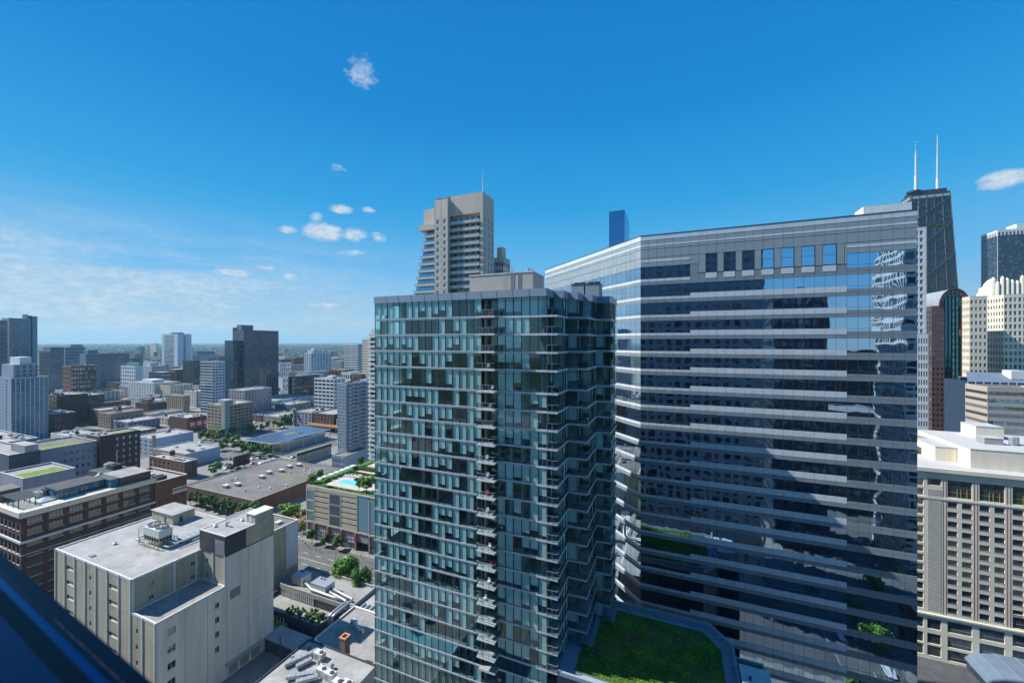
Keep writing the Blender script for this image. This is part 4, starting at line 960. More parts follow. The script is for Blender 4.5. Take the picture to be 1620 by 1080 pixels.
    # loading dock with its canopy
    m = MB(); FE.slab(m, u(356), u(409), 4.2, 4.6, 0, 1.7); m.build('dock_canopy', M['galv'], t)
    for k in range(3): m = MB(); a = u(362) + k * 3.4; FE.slab(m, a, a + 2.6, .6, 3.6, 0, .06, 0); [FE.slab(m, a, a + 2.6, .7 + i * .4, .78 + i * .4, .06, .1, 0) for i in range(7)]; m.build('dock_door', M['stone_grey'], t)
    # annex behind, facing the street
    bldg('warehouse_annex', 'olive brick annex with a white side wall, behind the white warehouse beside the street', 'warehouse', [-174, -144.4, 105, 118.2, 26.6], 'tan', 'roof_grey', zb=0, units=2)
    an = MB(); an.box(-144.39, -144.30, 112.6, 118.1, 9, 26.2); an.build('painted_side_wall', M['white'], bpy.data.objects['warehouse_annex'])
warehouse()
def rooftop_stuff():
    z = 36.15
    t = thing('cooling_tower', 'large steel cooling tower with two fans on the white warehouse roof', 'cooling tower', (-151.6, 73.7, z))
    m = MB(); m.box(-155.8, -147.6, 71.9, 75.6, z + 3.0, z + 5.4); m.build('upper_casing', M['white_unit'], t)
    m = MB(); m.box(-155.6, -147.8, 72.1, 75.4, z + 1.3, z + 3.0, 0)
    for k in range(7): m.box(-155.9 + k * 1.36, -155.7 + k * 1.36, 71.95, 72.1, z + 1.2, z + 3.0, 1)
    for k in range(5): m.box(-147.8, -147.65, 72.1 + k * .8, 72.25 + k * .8, z + 1.2, z + 3.0, 1)
    m.build('intake', [M['charcoal'], M['brass2']], t)
    for x in (-153.7, -149.7):
        m = MB(); m.cyl(x, 73.75, z + 5.4, z + 6.1, 1.65, 18, 0, cap=False); m.cyl(x, 73.75, z + 5.4, z + 5.75, 1.55, 18, 1); 
        fo = m.build('fan', [M['galv'], M['charcoal'], M['brass2']], t)
        for a in range(5): m = MB(); m.bar((x, 73.75, z + 5.9), (x + 1.4 * math.cos(a * 1.257 + .4), 73.75 + 1.4 * math.sin(a * 1.257 + .4), z + 5.9), .38, .05); m.build('blade', M['brass2'], fo)
    m = MB()
    for x in (-156.6, -153.9, -151.2, -148.5, -146.6):
        for y in (71.1, 76.4): m.bar((x, y, z), (x, y, z + 2.3), .12)
    for y in (71.1, 76.4):
        for h in (.5, 1.2, 1.8, 2.3): m.bar((-156.6, y, z + h), (-146.6, y, z + h), .09)
    for x in (-156.6, -146.6):
        for h in (.5, 1.2, 1.8, 2.3): m.bar((x, 71.1, z + h), (x, 76.4, z + h), .09)
    m.build('steel_platform', M['brass2'], t)
    m = MB()
    for k in range(9):
        m.bar((-157, 71.4 + k * .6, z + 4.1), (-157, 71.4 + k * .6, z + 5.2), .05)
    m.bar((-157, 71.2, z + 4.1), (-157, 76.4, z + 4.1), .12); m.bar((-157, 71.2, z + 5.2), (-157, 76.4, z + 5.2), .06); m.bar((-157, 71.2, z), (-157, 71.2, z + 5.2), .1); m.bar((-157, 76.4, z), (-157, 76.4, z + 5.2), .1); m.build('ladder_cage', M['galv'], t)
    t = thing('roof_duct', 'long glazed duct housing beside the cooling tower', 'duct', (-143, 79, z)); m = MB()
    m.prism([(-146.5, 76.5), (-144.0, 76.5), (-144.0, 90), (-146.5, 90)], z + .4, z + 1.5); m.build('duct_housing', M['steel_blue'], t); m = MB()
    for k in range(9): m.box(-146.6, -143.9, 76.6 + k * 1.6, 76.75 + k * 1.6, z + .3, z + 1.6)
    m.build('duct_rib', M['alu'], t)
    t = thing('roof_pipework', 'white looping pipes on the warehouse roof beside the stair tower', 'pipes', (-140, 85, z))
    for i, pts in enumerate(([(-146.6, 72.5, z + 1), (-144, 72.5, z + 1), (-144, 75, z + .8), (-146.4, 75, z + .8)], [(-146.5, 74, z + 1.6), (-143, 74, z + 1.6), (-143, 87, z + 1.6), (-139, 87, z + 1.6), (-139, 84, z + 1.6), (-136.5, 84, z + 1.6)], [(-142.2, 78, z + .8), (-142.2, 86, z + .8), (-137.8, 86, z + .8), (-137.8, 82, z + .8)], [(-157.5, 72, z + .7), (-160.5, 72, z + .7), (-160.5, 79, z + .7), (-157, 79, z + .7)])):
        m = MB()
        m.tube(pts, .22, 7); m.build('pipe', M['white_unit'] if i != 3 else M['galv'], t, smooth=True)
    t = thing('roof_louvre_box', 'grey box vent with a flat lid near the warehouse stair tower', 'vent', (-139, 89.7, z)); m = MB(); m.box(-141, -137, 88.0, 91.4, z, z + 2.2); m.box(-141.2, -136.8, 87.8, 91.6, z + 2.2, z + 2.4); m.build('vent_box', M['stone_grey'], t); m = MB(); m.cyl(-139, 89.7, z + 2.4, z + 2.8, .8, 12); m.build('vent_fan', M['charcoal'], t)
    def small(name, lab, E, N, zz, kind):
        m = MB()
        if kind == 'goose': m.cyl(E, N, zz, zz + .7, .32, 8); m.tube([(E, N, zz + .7), (E + .1, N, zz + 1.3), (E + .7, N, zz + 1.5), (E + 1.2, N, zz + 1.2)], .3, 8)
        elif kind == 'cap': m.cyl(E, N, zz, zz + .5, .3, 10); m.cyl(E, N, zz + .5, zz + .8, .6, 10, r2=.2)
        elif kind == 'hatch': m.box(E - .9, E + .9, N - .6, N + .6, zz, zz + .35)
        o = m.build(name, M['galv'] if kind != 'hatch' else M['steel_blue']); tag(o, lab, 'vent' if kind != 'hatch' else 'roof hatch')
    small('roof_vent', 'small capped vent alone near the west side of the white warehouse roof', -163.6, 68.2, z, 'cap'); small('roof_hatch', 'small dark hatch near the front left edge of the white warehouse roof', -161, 60.9 + 1, z, 'hatch')
    small('roof_vent', 'hooked exhaust pipe on the stair tower roof', -130.4, 81.2, 42.2, 'goose'); small('roof_vent', 'round mushroom vent behind the hooked exhaust pipe on the stair tower roof', -129.6, 85.6, 42.2, 'cap'); small('roof_vent', 'little capped pipe left of the hooked exhaust pipe on the stair tower roof', -133.2, 79.6, 42.2, 'cap')
M['brass2'] = mat('weathered galvanised frame', (.40, .40, .30), .6, .1, 1, metal=.2)
rooftop_stuff()

# ------------------------------------------------------------------ low roofs at the foot of the glass tower
def low_roofs():
    # black club building with plant boxes and two air handlers
    t = thing('black_walled_restaurant', 'low black-walled restaurant with a sunken roof garden and air handlers on top', 'restaurant', (-121, 109, 0)); TAKEN.append((-141, -98, 60, 120)); m = MB()
    m.prism([(-139, 106), (-104, 106), (-104, 118.6), (-139, 118.6)], 0, 7.6, 0, 1); m.build('rear_block', [M['charcoal'], M['roof_pale']], t)
    m = MB()
    for (x0, x1, y0, y1) in ((-139, -104, 105.9, 106.3), (-139, -104, 118.2, 118.7), (-139.1, -138.7, 106.3, 118.2), (-104.4, -103.9, 106.3, 118.2)): m.box(x0, x1, y0, y1, 7.0, 8.5)
    m.build('parapet', M['stone_grey'], t)
    m = MB(); m.prism([(-140.5, 97.5), (-110, 97.5), (-110, 105.9), (-140.5, 105.9)], 0, 4.2, 0, 1); 
    for (x0, x1, y0, y1) in ((-140.5, -110, 97.4, 97.8), (-140.6, -140.2, 97.8, 105.9), (-110.4, -109.9, 97.8, 105.8)): m.box(x0, x1, y0, y1, 3.6, 5.6)
    m.build('front_block', [M['navywall'], M['roof_pale']], t)
    m = MB()
    for k in range(16): m.box(-138 + k * 1.05, -137.25 + k * 1.05, 105.78, 105.88, 4.5, 7.0)
    m.build('reflecting_panel', M['galv'], t)
    rr = random.Random(4)
    for k in range(26):
        x, y = rr.uniform(-128, -112.5), rr.uniform(99.2, 103.6); shrub('potted_shrub', 'green leafy shrub in the sunken roof garden of the black restaurant', x, y, 4.2, rr.uniform(.7, 1.5), 'potted shrubs in the roof garden')
    M_ = M['white_unit']
    def unit(x0, x1, y0, y1, z0, z1, lab):
        t = thing('air_handler', lab, 'air handler', ((x0 + x1) / 2, (y0 + y1) / 2, z0)); m = MB(); m.box(x0, x1, y0, y1, z0 + .3, z1); 
        for q in (x0 + .2, x1 - .4): m.box(q, q + .2, y0 + .1, y1 - .1, z0, z0 + .3)
        m.build('casing', M_, t); m = MB(); m.box(x0 - .08, x1 + .08, y0 - .08, y1 + .08, z1, z1 + .12); 
        for q in range(1, 5): m.box(x0 + (x1 - x0) * q / 5 - .02, x0 + (x1 - x0) * q / 5 + .02, y0 - .03, y0, z0 + .3, z1)
        m.build('lid', M['galv'], t)
        for q in range(2): m = MB(); m.cyl(x0 + (x1 - x0) * (.25 + .2 * q), y1 - .9, z1 + .12, z1 + .3, .42, 10); m.build('fan', M['charcoal'], t)
    unit(-136, -130.4, 108.5, 112.5, 7.6, 11.0, 'white boxy air handler on the black restaurant, the left one of two'); unit(-124.8, -117.4, 107.2, 111.6, 7.6, 11.2, 'white long air handler with fat ducts on the black restaurant')
    t = thing('silver_duct', 'pair of fat silver ducts bending down the wall of the black restaurant', 'duct', (-110, 106, 4))
    for k in range(2):
        m = MB(); y = 106.9 + k * 1.7; x = -107.2 + k * 1.3
        m.tube([(-117.4, y + 1.2, 9.6), (-112, y + .6, 9.4), (x, y, 9.2), (x + .1, y - .5, 9), (x + .1, 100.8 + k * .5, 8.9), (x + .1, 99.4, 8.6), (x + .1, 99.2, 7.4), (x + .1, 99.2, 3)], .46, 10); m.build('duct', M['galv'], t, smooth=True)
    m = MB(); m.tube([(-130.4, 109.5, 9), (-127, 108.2, 9.2), (-124, 107, 9.2), (-113.5, 106.8, 9.1), (-108.6, 107, 9)], .5, 10); m.build('duct', M['galv'], t, smooth=True)
    # grass-roofed pavilion and its neighbours in the yard
    m = MB(); m.box(-123.2, -109, 88.6, 94.2, 0, 4.1, 0); m.box(-123.4, -108.8, 88.4, 94.4, 4.1, 4.5, 1); tag(m.build('yard_shed', [M['navywall'], M['roof_white']]), 'white-roofed yard shed with dark walls between the warehouse and the restaurant', 'shed')
    m = MB(); m.box(-139.5, -122.6, 90, 96.6, 0, 3.4, 0); m.box(-139.5, -122.6, 90, 96.6, 3.4, 3.6, 1)
    for k in range(9): m.box(-137.5 + k * 1.6, -137.3 + k * 1.6, 96.2, 96.4, 3.6, 5.2, 2)
    tag(m.build('turf_roofed_shed', [M['brick'], M['sedum'], M['white']]), 'low shed with a turf roof and a white fence against the black restaurant', 'shed')
    m = MB(); m.box(-107.6, -105.8, 88.6, 94.2, 2.2, 2.9); tag(m.build('skip_container', M['cream']), 'cream open container beside the yard shed', 'container')
    m = MB(); m.cyl(-113, 86.2, 0, 9.5, .16, 8); m.bar((-113.6, 86.2, 8.9), (-112.4, 86.2, 8.9), .1); tag(m.build('utility_pole', M['bark']), 'thin wooden utility pole beside the yard shed', 'utility pole')
    # grey-roofed brick block with the chimney
    t = thing('brick_chimney_block', 'old brown brick block with a grey membrane roof', 'brick building', (-92, 98, 0)); m = MB()
    m.prism([(-103.2, 90.2), (-89.6, 85.4), (-78, 85.4), (-78, 106.5), (-103.2, 106.5)], 0, 8.2, 0, 1); m.build('wall', [M['brick_old'], M['roof_pale']], t); m = MB()
    for a, b in (((-103.2, 90.2), (-89.6, 85.4)), ((-89.6, 85.4), (-78, 85.4)), ((-78, 106.5), (-103.2, 106.5)), ((-103.2, 106.5), (-103.2, 90.2))):
        a, b = Vector(a), Vector(b); d = (b - a).normalized(); n = Vector((-d.y, d.x)) * .4; a = a - n * .15; b = b - n * .15; m.prism([tuple(a), tuple(b), tuple(b + n), tuple(a + n)], 7.9, 8.75 + .003 * len(m.f))
    m.build('parapet', M['trim'], t)
    t = thing('chimney', 'square brown brick chimney with an orange rim beside the glass tower', 'chimney', (-88, 88.2, 0)); m = MB(); m.box(-89.2, -87.3, 86.6, 88.5, 0, 15.2); m.build('shaft', M['brick_old'], t)
    m = MB(); m.box(-89.35, -87.15, 86.45, 86.85, 15.2, 15.5); m.box(-89.35, -87.15, 88.25, 88.65, 15.2, 15.5); m.box(-89.35, -88.9, 86.85, 88.25, 15.2, 15.5); m.box(-87.6, -87.15, 86.85, 88.25, 15.2, 15.5); m.build('rim', M['orange'], t); m = MB(); m.box(-88.9, -87.6, 86.85, 88.25, 15.2, 15.25); m.build('flue', M['black'], t)
    m = MB(); m.prism([(-87, 83), (-79.8, 83), (-79.8, 86.4), (-87, 86.4)], 0, 7, 0); m.poly([(-87, 83, 7), (-79.8, 83, 7), (-79.8, 86.4, 7), (-87, 86.4, 11)]); tag(m.build('lean_to', M['brick_old']), 'small old brick lean-to against the chimney', 'lean-to')
    for k, (x, y) in enumerate(((-97.5, 99), (-94.2, 97.6), (-92.3, 97.2))):
        m = MB(); m.box(x, x + (2 if k == 0 else 1.4), y, y + 1.1, 8.6, 10.2 if k == 0 else 9.7, 0); m.cyl(x + .7, y - .02, 9.0, 9.01, .01, 4, 1); m.box(x + .3, x + .9, y - .03, y, 8.8, 9.5, 1)
        tag(m.build('condenser_unit', [M['white_unit'], M['charcoal']]), ('tall beige condenser at the rear of the grey membrane roof', 'grey condenser in the middle of the grey membrane roof', 'grey condenser nearest the chimney on the membrane roof')[k], 'condenser')
    # white roof with skylights behind it
    t = thing('skylight_block', 'white-roofed block with a row of arched skylights beside the glass tower', 'low building', (-90, 112, 0)); m = MB(); m.prism([(-103.4, 107), (-76, 107), (-76, 118.6), (-103.4, 118.6)], 0, 7.2, 0, 1); m.build('wall', [M['offwhite'], M['roof_white']], t)
    for k in range(6):
        m = MB(); x = -101.8 + k * 1.9; 
        for i in range(5):
            a0, a1 = math.pi * i / 5, math.pi * (i + 1) / 5; m.quad((x - .5 * math.cos(a0), 108, 7.3 + .5 * math.sin(a0)), (x - .5 * math.cos(a1), 108, 7.3 + .5 * math.sin(a1)), (x - .5 * math.cos(a1), 110.4, 7.3 + .5 * math.sin(a1)), (x - .5 * math.cos(a0), 110.4, 7.3 + .5 * math.sin(a0)))
        m.build('skylight', M['steel_blue'], t)
    m = MB(); m.tube([(-103, 106.6, 8.6), (-80, 106.6, 8.6)], .25, 8); m.build('gutter_pipe', M['galv'], t)
    m = MB(); m.cyl(-84.2, 97, 8, 13.8, .8, 14); m.cyl(-84.2, 97, 13.8, 14.4, .8, 14, r2=.35); tag(m.build('vent_stack', M['white_unit'], smooth=False), 'thick cream vent stack close to the glass tower', 'vent stack')
    # white flat roof crowded with machines, bottom centre
    t = thing('white_flat_roofed_block', 'white-walled block with a white flat roof at the bottom edge', 'low building', (-90, 76, 0)); z = 11.6; m = MB(); m.prism([(-100.9, 66), (-76, 66), (-76, 86.2), (-88, 86.2), (-100.9, 86.4)], 0, z, 0, 1); m.build('wall', [M['white'], M['roof_white']], t); m = MB()
    for (x0, x1, y0, y1) in ((-100.95, -100.6, 66, 86.4), (-100.6, -76, 86.0, 86.35), (-100.6, -76, 65.95, 66.3)): m.box(x0, x1, y0, y1, z - .2, z + .35)
    m.build('coping', M['charcoal'], t); m = MB()
    for k in range(12): m.box(-100.97, -100.9, 67 + k * 1.6, 67.05 + k * 1.6, .5, z)
    m.build('panel_seam', M['stone_grey'], t)
    lab = ['silver duct run with a boxed head on the white machine roof', 'short silver duct beside the boxed duct head', 'ribbed silver duct in the middle of the machine roof', 'ribbed silver duct nearest the glass tower', 'silver duct behind the parapet of the machine roof']
    for k, (x0, y0, x1, y1) in enumerate(((-98.3, 76.2, -94.2, 83.6), (-94.8, 77, -93.2, 80.6), (-94.2, 73.6, -88.6, 77.4), (-90.6, 73.4, -86.8, 77), (-86, 72.8, -82.6, 75.5))):
        t2 = thing('roof_duct', lab[k], 'duct', ((x0 + x1) / 2, (y0 + y1) / 2, z)); n = 6; d = Vector((x1 - x0, y1 - y0, 0)) / n
        for i in range(n):
            m = MB(); a = Vector((x0, y0, z + .9 + .05 * (i % 2))) + d * i; m.bar(a, a + d * .94, 1.1 + .12 * (i % 2), .8); m.build('duct_section', M['galv'], t2)
    lab = ['white rooftop unit at the head of the long silver duct', 'white rooftop unit left of the middle row', 'white rooftop unit in the middle row', 'white rooftop unit right of the middle row', 'white rooftop unit nearest the glass tower', 'white rooftop unit at the front of the machine roof']
    for k, (x, y) in enumerate(((-93.6, 81.4), (-88.4, 77.6), (-85.4, 77.4), (-81.4, 76.2), (-79.0, 76.8), (-84.2, 71.8))):
        t2 = thing('rooftop_unit', lab[k], 'air conditioner', (x + 1.4, y + 1, z)); m = MB(); m.box(x, x + 2.9, y, y + 1.7, z + .3, z + 2.0); m.box(x + .3, x + 2.6, y + .1, y + 1.6, z, z + .3); m.build('casing', M['white_unit'], t2)
        m = MB(); m.cyl(x + 2.1, y + .85, z + 2.0, z + 2.2, .55, 12); m.build('fan', M['charcoal'], t2); m = MB(); 
        for i in range(5): m.box(x + .2, x + 1.5, y - .04, y, z + .6 + i * .25, z + .7 + i * .25)
        m.build('grille', M['stone_grey'], t2)
    lab = ['domed silver turbine vent behind the middle rooftop units', 'small black vent cluster on the shaded corner of the machine roof', 'stubby vent by the coping of the machine roof', 'capped vent between the two middle rooftop units']
    for k, (x, y) in enumerate(((-86.2, 81.0), (-97.2, 83.0), (-98.5, 78.8), (-90.6, 80.6))):
        m = MB(); m.cyl(x, y, z, z + .9, .35, 10); m.cyl(x, y, z + .9, z + 1.5, .6, 10, r2=.3); tag(m.build('roof_vent', M['galv'] if k != 1 else M['black']), lab[k], 'vent')
M['navywall'] = mat('dark blue painted wall', (.05, .07, .10), .75, .2, .6); M['brick_old'] = mat('old brown brick', (.20, .15, .12), .95, .3, .7, .3, 6, brick=(.5, .12, .7)); M['orange'] = mat('orange clay', (.60, .25, .12), .8, .15, 3)

# ------------------------------------------------------------------ plants, trees, vehicles, people
CROWN = {}
def crown_mesh(kind, mm, seed):
    key = (kind, mm, seed)
    if key in CROWN: return CROWN[key]
    rr = random.Random(seed * 7 + 1); mb = MB(); n = {'tree': 1500, 'shrub': 260, 'small': 420, 'far': 150, 'hero': 5200}[kind]
    cl = []
    for i in range({'tree': 13, 'shrub': 5, 'small': 8, 'far': 6, 'hero': 24}[kind]):
        a = rr.uniform(0, 6.28); r = rr.uniform(.15, .68); z = rr.uniform(-.55, .7); r *= math.sqrt(max(.1, 1 - (z * .8) ** 2)); cl.append((r * math.cos(a), r * math.sin(a), z, rr.uniform(.24, .42)))
    s0 = {'tree': .075, 'shrub': .16, 'small': .13, 'far': .24, 'hero': .042}[kind]
    for i in range(n):
        cx, cy_, cz, cr = rr.choice(cl); v = Vector((rr.gauss(0, 1), rr.gauss(0, 1), rr.gauss(0, 1))).normalized() * cr * rr.uniform(.55, 1.08); p = Vector((cx, cy_, cz)) + v
        nn = (v.normalized() + Vector((rr.uniform(-.6, .6), rr.uniform(-.6, .6), rr.uniform(-.2, .9)))).normalized(); u = nn.cross(Vector((rr.uniform(-1, 1), rr.uniform(-1, 1), rr.uniform(-1, 1)))).normalized(); w = nn.cross(u); s = s0 * rr.uniform(.6, 1.5)
        mb.quad(p - u * s - w * s * .6, p + u * s * .7 - w * s * .8, p + u * s + w * s * .6, p - u * s * .6 + w * s)
    CROWN[key] = mb.mesh('crown', M[mm]); return CROWN[key]
TR = {}
def trunk_mesh(h, r):
    key = (round(h, 1), round(r, 2))
    if key in TR: return TR[key]
    mb = MB(); mb.tube([(0, 0, -.1), (.03 * h, 0, h * .4), (0, .02 * h, h * .75)], [r, r * .75, r * .4], 7)
    for k in range(5):
        a = k * 1.26; mb.tube([(.02 * h, 0, h * (.36 + .05 * k)), (h * .12 * math.cos(a), h * .12 * math.sin(a), h * (.55 + .05 * k)), (h * .24 * math.cos(a), h * .24 * math.sin(a), h * (.66 + .05 * k))], [r * .45, r * .3, r * .12], 5)
    TR[key] = mb.mesh('trunk', M['bark']); return TR[key]
_tn = [0]
def tree(label, E, N, h, w, z=0.0, mm='leaf', kind='tree', group=None, cat='tree', name='street_tree'):
    _tn[0] += 1; rr = random.Random(_tn[0]); t = thing(name, label, cat, (E, N, z), group, rr.uniform(0, 6.28))
    c = bpy.data.objects.new('crown', crown_mesh(kind, mm, rr.randint(0, 3))); COL.objects.link(c); c.parent = t; c.location = (0, 0, h * .62); c.scale = (w / 2 * rr.uniform(.92, 1.1), w / 2 * rr.uniform(.92, 1.1), h * .40)
    k = bpy.data.objects.new('trunk', trunk_mesh(h, max(.12, h * .02))); COL.objects.link(k); k.parent = t; return t
def shrub(name, label, E, N, z, r, group=None, mm='leaf', cat='shrub'):
    _tn[0] += 1; rr = random.Random(_tn[0]); o = bpy.data.objects.new(name, crown_mesh('shrub', mm, rr.randint(0, 3))); COL.objects.link(o); o.location = (E, N, z + r * .7); o.scale = (r, r, r * .85); o.rotation_euler.z = rr.uniform(0, 6.28); return tag(o, label, cat, group)
low_roofs()
tree('large bright green tree with two crowns merging, west half, by the wide street', -121.5, 120.6, 15, 11.5, 0, 'leaf2', 'hero'); tree('large bright green tree, east half of the leafy pair next to the glass tower', -112.5, 119.6, 13, 10.5, 0, 'leaf', 'hero')

CARM = {}
def car_meshes(col):
    if col in CARM: return CARM[col]
    def hull(prof, w, m=0, inset=0):
        mb = MB(); n = len(prof)
        for s in (-1, 1): mb.v += [(x, s * (w / 2 - (inset if z > .95 else 0)), z) for x, z in prof]
        mb.f.append(tuple(range(n))); mb.m.append(0); mb.f.append(tuple(reversed(range(n, 2 * n)))); mb.m.append(0)
        for i in range(n): j = (i + 1) % n; mb.f.append((j, i, n + i, n + j)); mb.m.append(0)
        return mb
    paint, _, p = newmat('car paint ' + str(len(CARM))); p.inputs['Base Color'].default_value = (*col, 1); p.inputs['Roughness'].default_value = .3; p.inputs['Coat Weight'].default_value = .6
    body = hull([(-2.25, .35), (-2.25, .8), (-2.1, .92), (-1.5, .96), (-1.0, 1.38), (.45, 1.42), (1.15, .98), (2.05, .86), (2.25, .62), (2.25, .35)], 1.78, inset=.16).mesh('body', paint)
    g = hull([(-1.38, .99), (-.98, 1.33), (.42, 1.36), (1.02, .99)], 1.81, inset=.17); glass = g.mesh('window', M['win'])
    w = MB()
    n = 12; r = .33
    for s in (-.1, .1): w.v += [(r * math.cos(6.283 * i / n), s, r * math.sin(6.283 * i / n)) for i in range(n)]
    for i in range(n): j = (i + 1) % n; w.f.append((i, j, n + j, n + i)); w.m.append(0)
    w.f.append(tuple(range(n))); w.m.append(0); w.f.append(tuple(reversed(range(n, 2 * n)))); w.m.append(0); wheel = w.mesh('wheel', M['black'])
    CARM[col] = (body, glass, wheel); return CARM[col]
def car(label, E, N, rz, col, group='cars around the block', name='parked_car', z=.03, scale=1.0):
    t = thing(name, label, 'car', (E, N, z), group, R(rz)); b, g, w = car_meshes(col)
    for nm, me, loc in [('body', b, (0, 0, 0)), ('window', g, (0, 0, 0))] + [('wheel', w, (x, y, .33)) for x in (-1.38, 1.4) for y in (-.8, .8)]:
        o = bpy.data.objects.new(nm, me); COL.objects.link(o); o.parent = t; o.location = loc
    t.scale = (scale,) * 3; return t
def person(label, E, N, z, shirt, legs, rz=0, group=None):
    t = thing('person', label, 'person', (E, N, z), group, rz); mb = MB()
    for s in (-1, 1):
        mb.tube([(s * .09, .05 * s, 0), (s * .1, .08 * s, .45), (s * .09, 0, .9)], [.05, .06, .09], 6, 1); mb.tube([(s * .2, 0, 1.42), (s * .25, .03, 1.1), (s * .24, .12, .85)], [.05, .045, .035], 5, 2)
    mb.tube([(0, 0, .85), (0, 0, 1.1), (0, 0, 1.4), (0, 0, 1.5), (0, 0, 1.56), (0, 0, 1.66), (0, 0, 1.76)], [.16, .15, .2, .09, .07, .11, .04], 8, 0); mb.build('body', [shirt, legs, M['skin']], None) if False else None
    me = mb.mesh('body', [shirt, legs, M['skin']]); o = bpy.data.objects.new('body', me); COL.objects.link(o); o.parent = t; return t
M['skin'] = mat('skin', (.45, .28, .20), .6, .05, 1)

# ------------------------------------------------------------------ loft building on the left
def loft():
    zc = 45.2; E1 = -194.0; N0, N1 = 57.8, 93.0; E0 = -222; t = thing('brown_loft_building', 'long dark brown brick loft building with a stone cornice and a belt course', 'loft building', (-208, 75, 0)); TAKEN.append((-224, -190, 56, 106)); mb = MB()
    FE = Face((E1, N0), (E1, N1)); FS = Face((E0, N0), (E1, N0)); zb = zc - 1.6
    cs, sz = openwall(mb, FE, .6, FE.W - .6, 2.2, zb, 7, 12, .72, .22, .80, .3); FE.rect(mb, 0, .6, 0, zb); FE.rect(mb, FE.W - .6, FE.W, 0, zb); FE.rect(mb, .6, FE.W - .6, 0, 2.2)
    cs2, sz2 = openwall(mb, FS, .6, FS.W - .6, 2.2, zb - 1.6, 9, 11, .6, .2, .78, .3); FS.rect(mb, 0, .6, 0, zb); FS.rect(mb, FS.W - .6, FS.W, 0, zb); FS.rect(mb, .6, FS.W - .6, 0, 2.2); FS.rect(mb, .6, FS.W - .6, zb - 1.6, zb)
    for a, b in (((E1, N1), (E0, N1)), ((E0, N1), (E0, N0))): F = Face(a, b); F.rect(mb, 0, F.W, 0, zb)
    mb.build('wall', M['brick_dark'], t)
    panes(t, FE, cs, sz, M['win_brown'], M['alu_dark'], 4, 2, .28, True, fr=.09); panes(t, FS, cs2, sz2, M['win_brown'], M['alu_dark'], 2, 2, .28, True, fr=.09)
    for F, cs_, sz_ in ((FE, cs, sz), (FS, cs2, sz2)):
        key = ('sill', round(sz_[0], 2)); b = MB(); b.box(-sz_[0] / 2 - .1, sz_[0] / 2 + .1, -.12, .1, -.16, 0); me = b.mesh('sill', M['trim'])
        for (u, v) in cs_: inst('sill', me, t, F.mat(u, v - sz_[1] / 2, 0))
    m = MB()
    for F in (FE, FS): F.slab(m, -.3, F.W + .3, zb, zc, -.5, .55); F.slab(m, -.1, F.W + .1, zb - .3, zb, -.1, .2)
    m.build('cornice', M['cream2'], t)
    m = MB()
    for F in (FE, FS): F.slab(m, 0, F.W + .3, 35.2, 35.9, 0, .35)
    for F in (FE, FS): F.slab(m, 0, F.W + .1, 31.3, 31.5, 0, .12)
    m.build('belt_course', M['trim'], t)
    for k in range(8):
        for q in range(3): m = MB(); u = .9 + k * FE.W / 7.3 + q * .5; FE.slab(m, u, u + .22, zc - .95, zc - .55, .55, .6); m.build('cornice_vent', M['stone_grey'], t) if q == 0 else None
    z = zc - .15
    m = MB(); m.quad((E0, N0, z), (E1 - .3, N0, z), (E1 - .3, N1, z), (E0, N1, z)); m.build('roof', M['roof_cream'], t)
    m = MB(); m.box(-221.5, -199.5, 66.5, 92.5, z, z + .5); m.box(-221.5, -208, 84, 92.8, z + .5, z + 2.6); m.build('raised_roof', M['roof_dark'], t)
    def box(name, E0, E1, N0, N1, h, m0, m1='roof_dark', z0=z): m = MB(); m.box(E0, E1, N0, N1, z0, z0 + h, 0, False); m.box(E0 - .2, E1 + .2, N0 - .2, N1 + .2, z0 + h, z0 + h + .25, 1); return m.build(name, [M[m0], M[m1]], t)
    box('brick_penthouse', -208, -195.6, 83.2, 92.6, 3.0, 'brick', 'roof_pale')
    b1 = box('blue_penthouse', -209, -199.2, 67.8, 73, 3.0, 'turq'); b2 = box('blue_penthouse', -209, -200.2, 73.3, 80.4, 2.8, 'turq'); b3 = box('blue_penthouse', -207, -196.4, 80.6, 83.0, 2.8, 'turq')
    for (F, us) in ((Face((-199.2, 67.8), (-199.2, 73)), (.5, 1.7, 2.9, 4.1)), (Face((-209, 67.8), (-199.2, 67.8)), (6.4, 7.5, 8.6)), (Face((-200.2, 73.3), (-200.2, 80.4)), (.6, 1.7, 4.4, 5.6))):
        for u in us: m = MB(); F.slab(m, u, u + .75, z + .9, z + 2.4, 0, .05, 0); m.build('penthouse_window', M['win'], t)
    box('roof_penthouse', -221, -213.5, 58.8, 63.5, 3.6, 'brick', 'roof_grey')
    m = MB(); a, b, c, d = (-204, 63.5), (-199, 63.5), (-199, 67.2), (-204, 67.2); ap = ((a[0] + b[0]) / 2, 65.4, z + 1.5)
    for p, q in ((a, b), (b, c), (c, d), (d, a)): m.poly([(*p, z + .35), (*q, z + .35), ap])
    m.build('glass_skylight', M['steel_pale'], t)
    m = MB(); a, b, c, d = (-212, 80.8), (-207.2, 80.8), (-207.2, 85), (-212, 85); 
    for p, q in ((a, b), (b, c), (c, d), (d, a)): m.poly([(*p, z + .9), (*q, z + .9), (-209.6, 83, z + 4.0)])
    m.build('glass_skylight', M['steel_pale'], t)
    units_on(t, -220.5, -209, 84.5, 92, z + 2.6, 6, 3, ('roof_dark', 'charcoal', 'galv')); units_on(t, -212, -203, 64, 76, z + 3.2 if False else z + .5, 4, 5)
    t2 = thing('pergola', 'dark timber pergola on the roof terrace of the brown loft building', 'pergola', (-204, 60.5, z)); m = MB()
    for x in (-211.5, -207.5, -203.5, -199.5):
        for y in (58.9, 62.6): m.box(x - .1, x + .1, y - .1, y + .1, z, z + 2.7)
    m.build('post', M['black'], t2); 
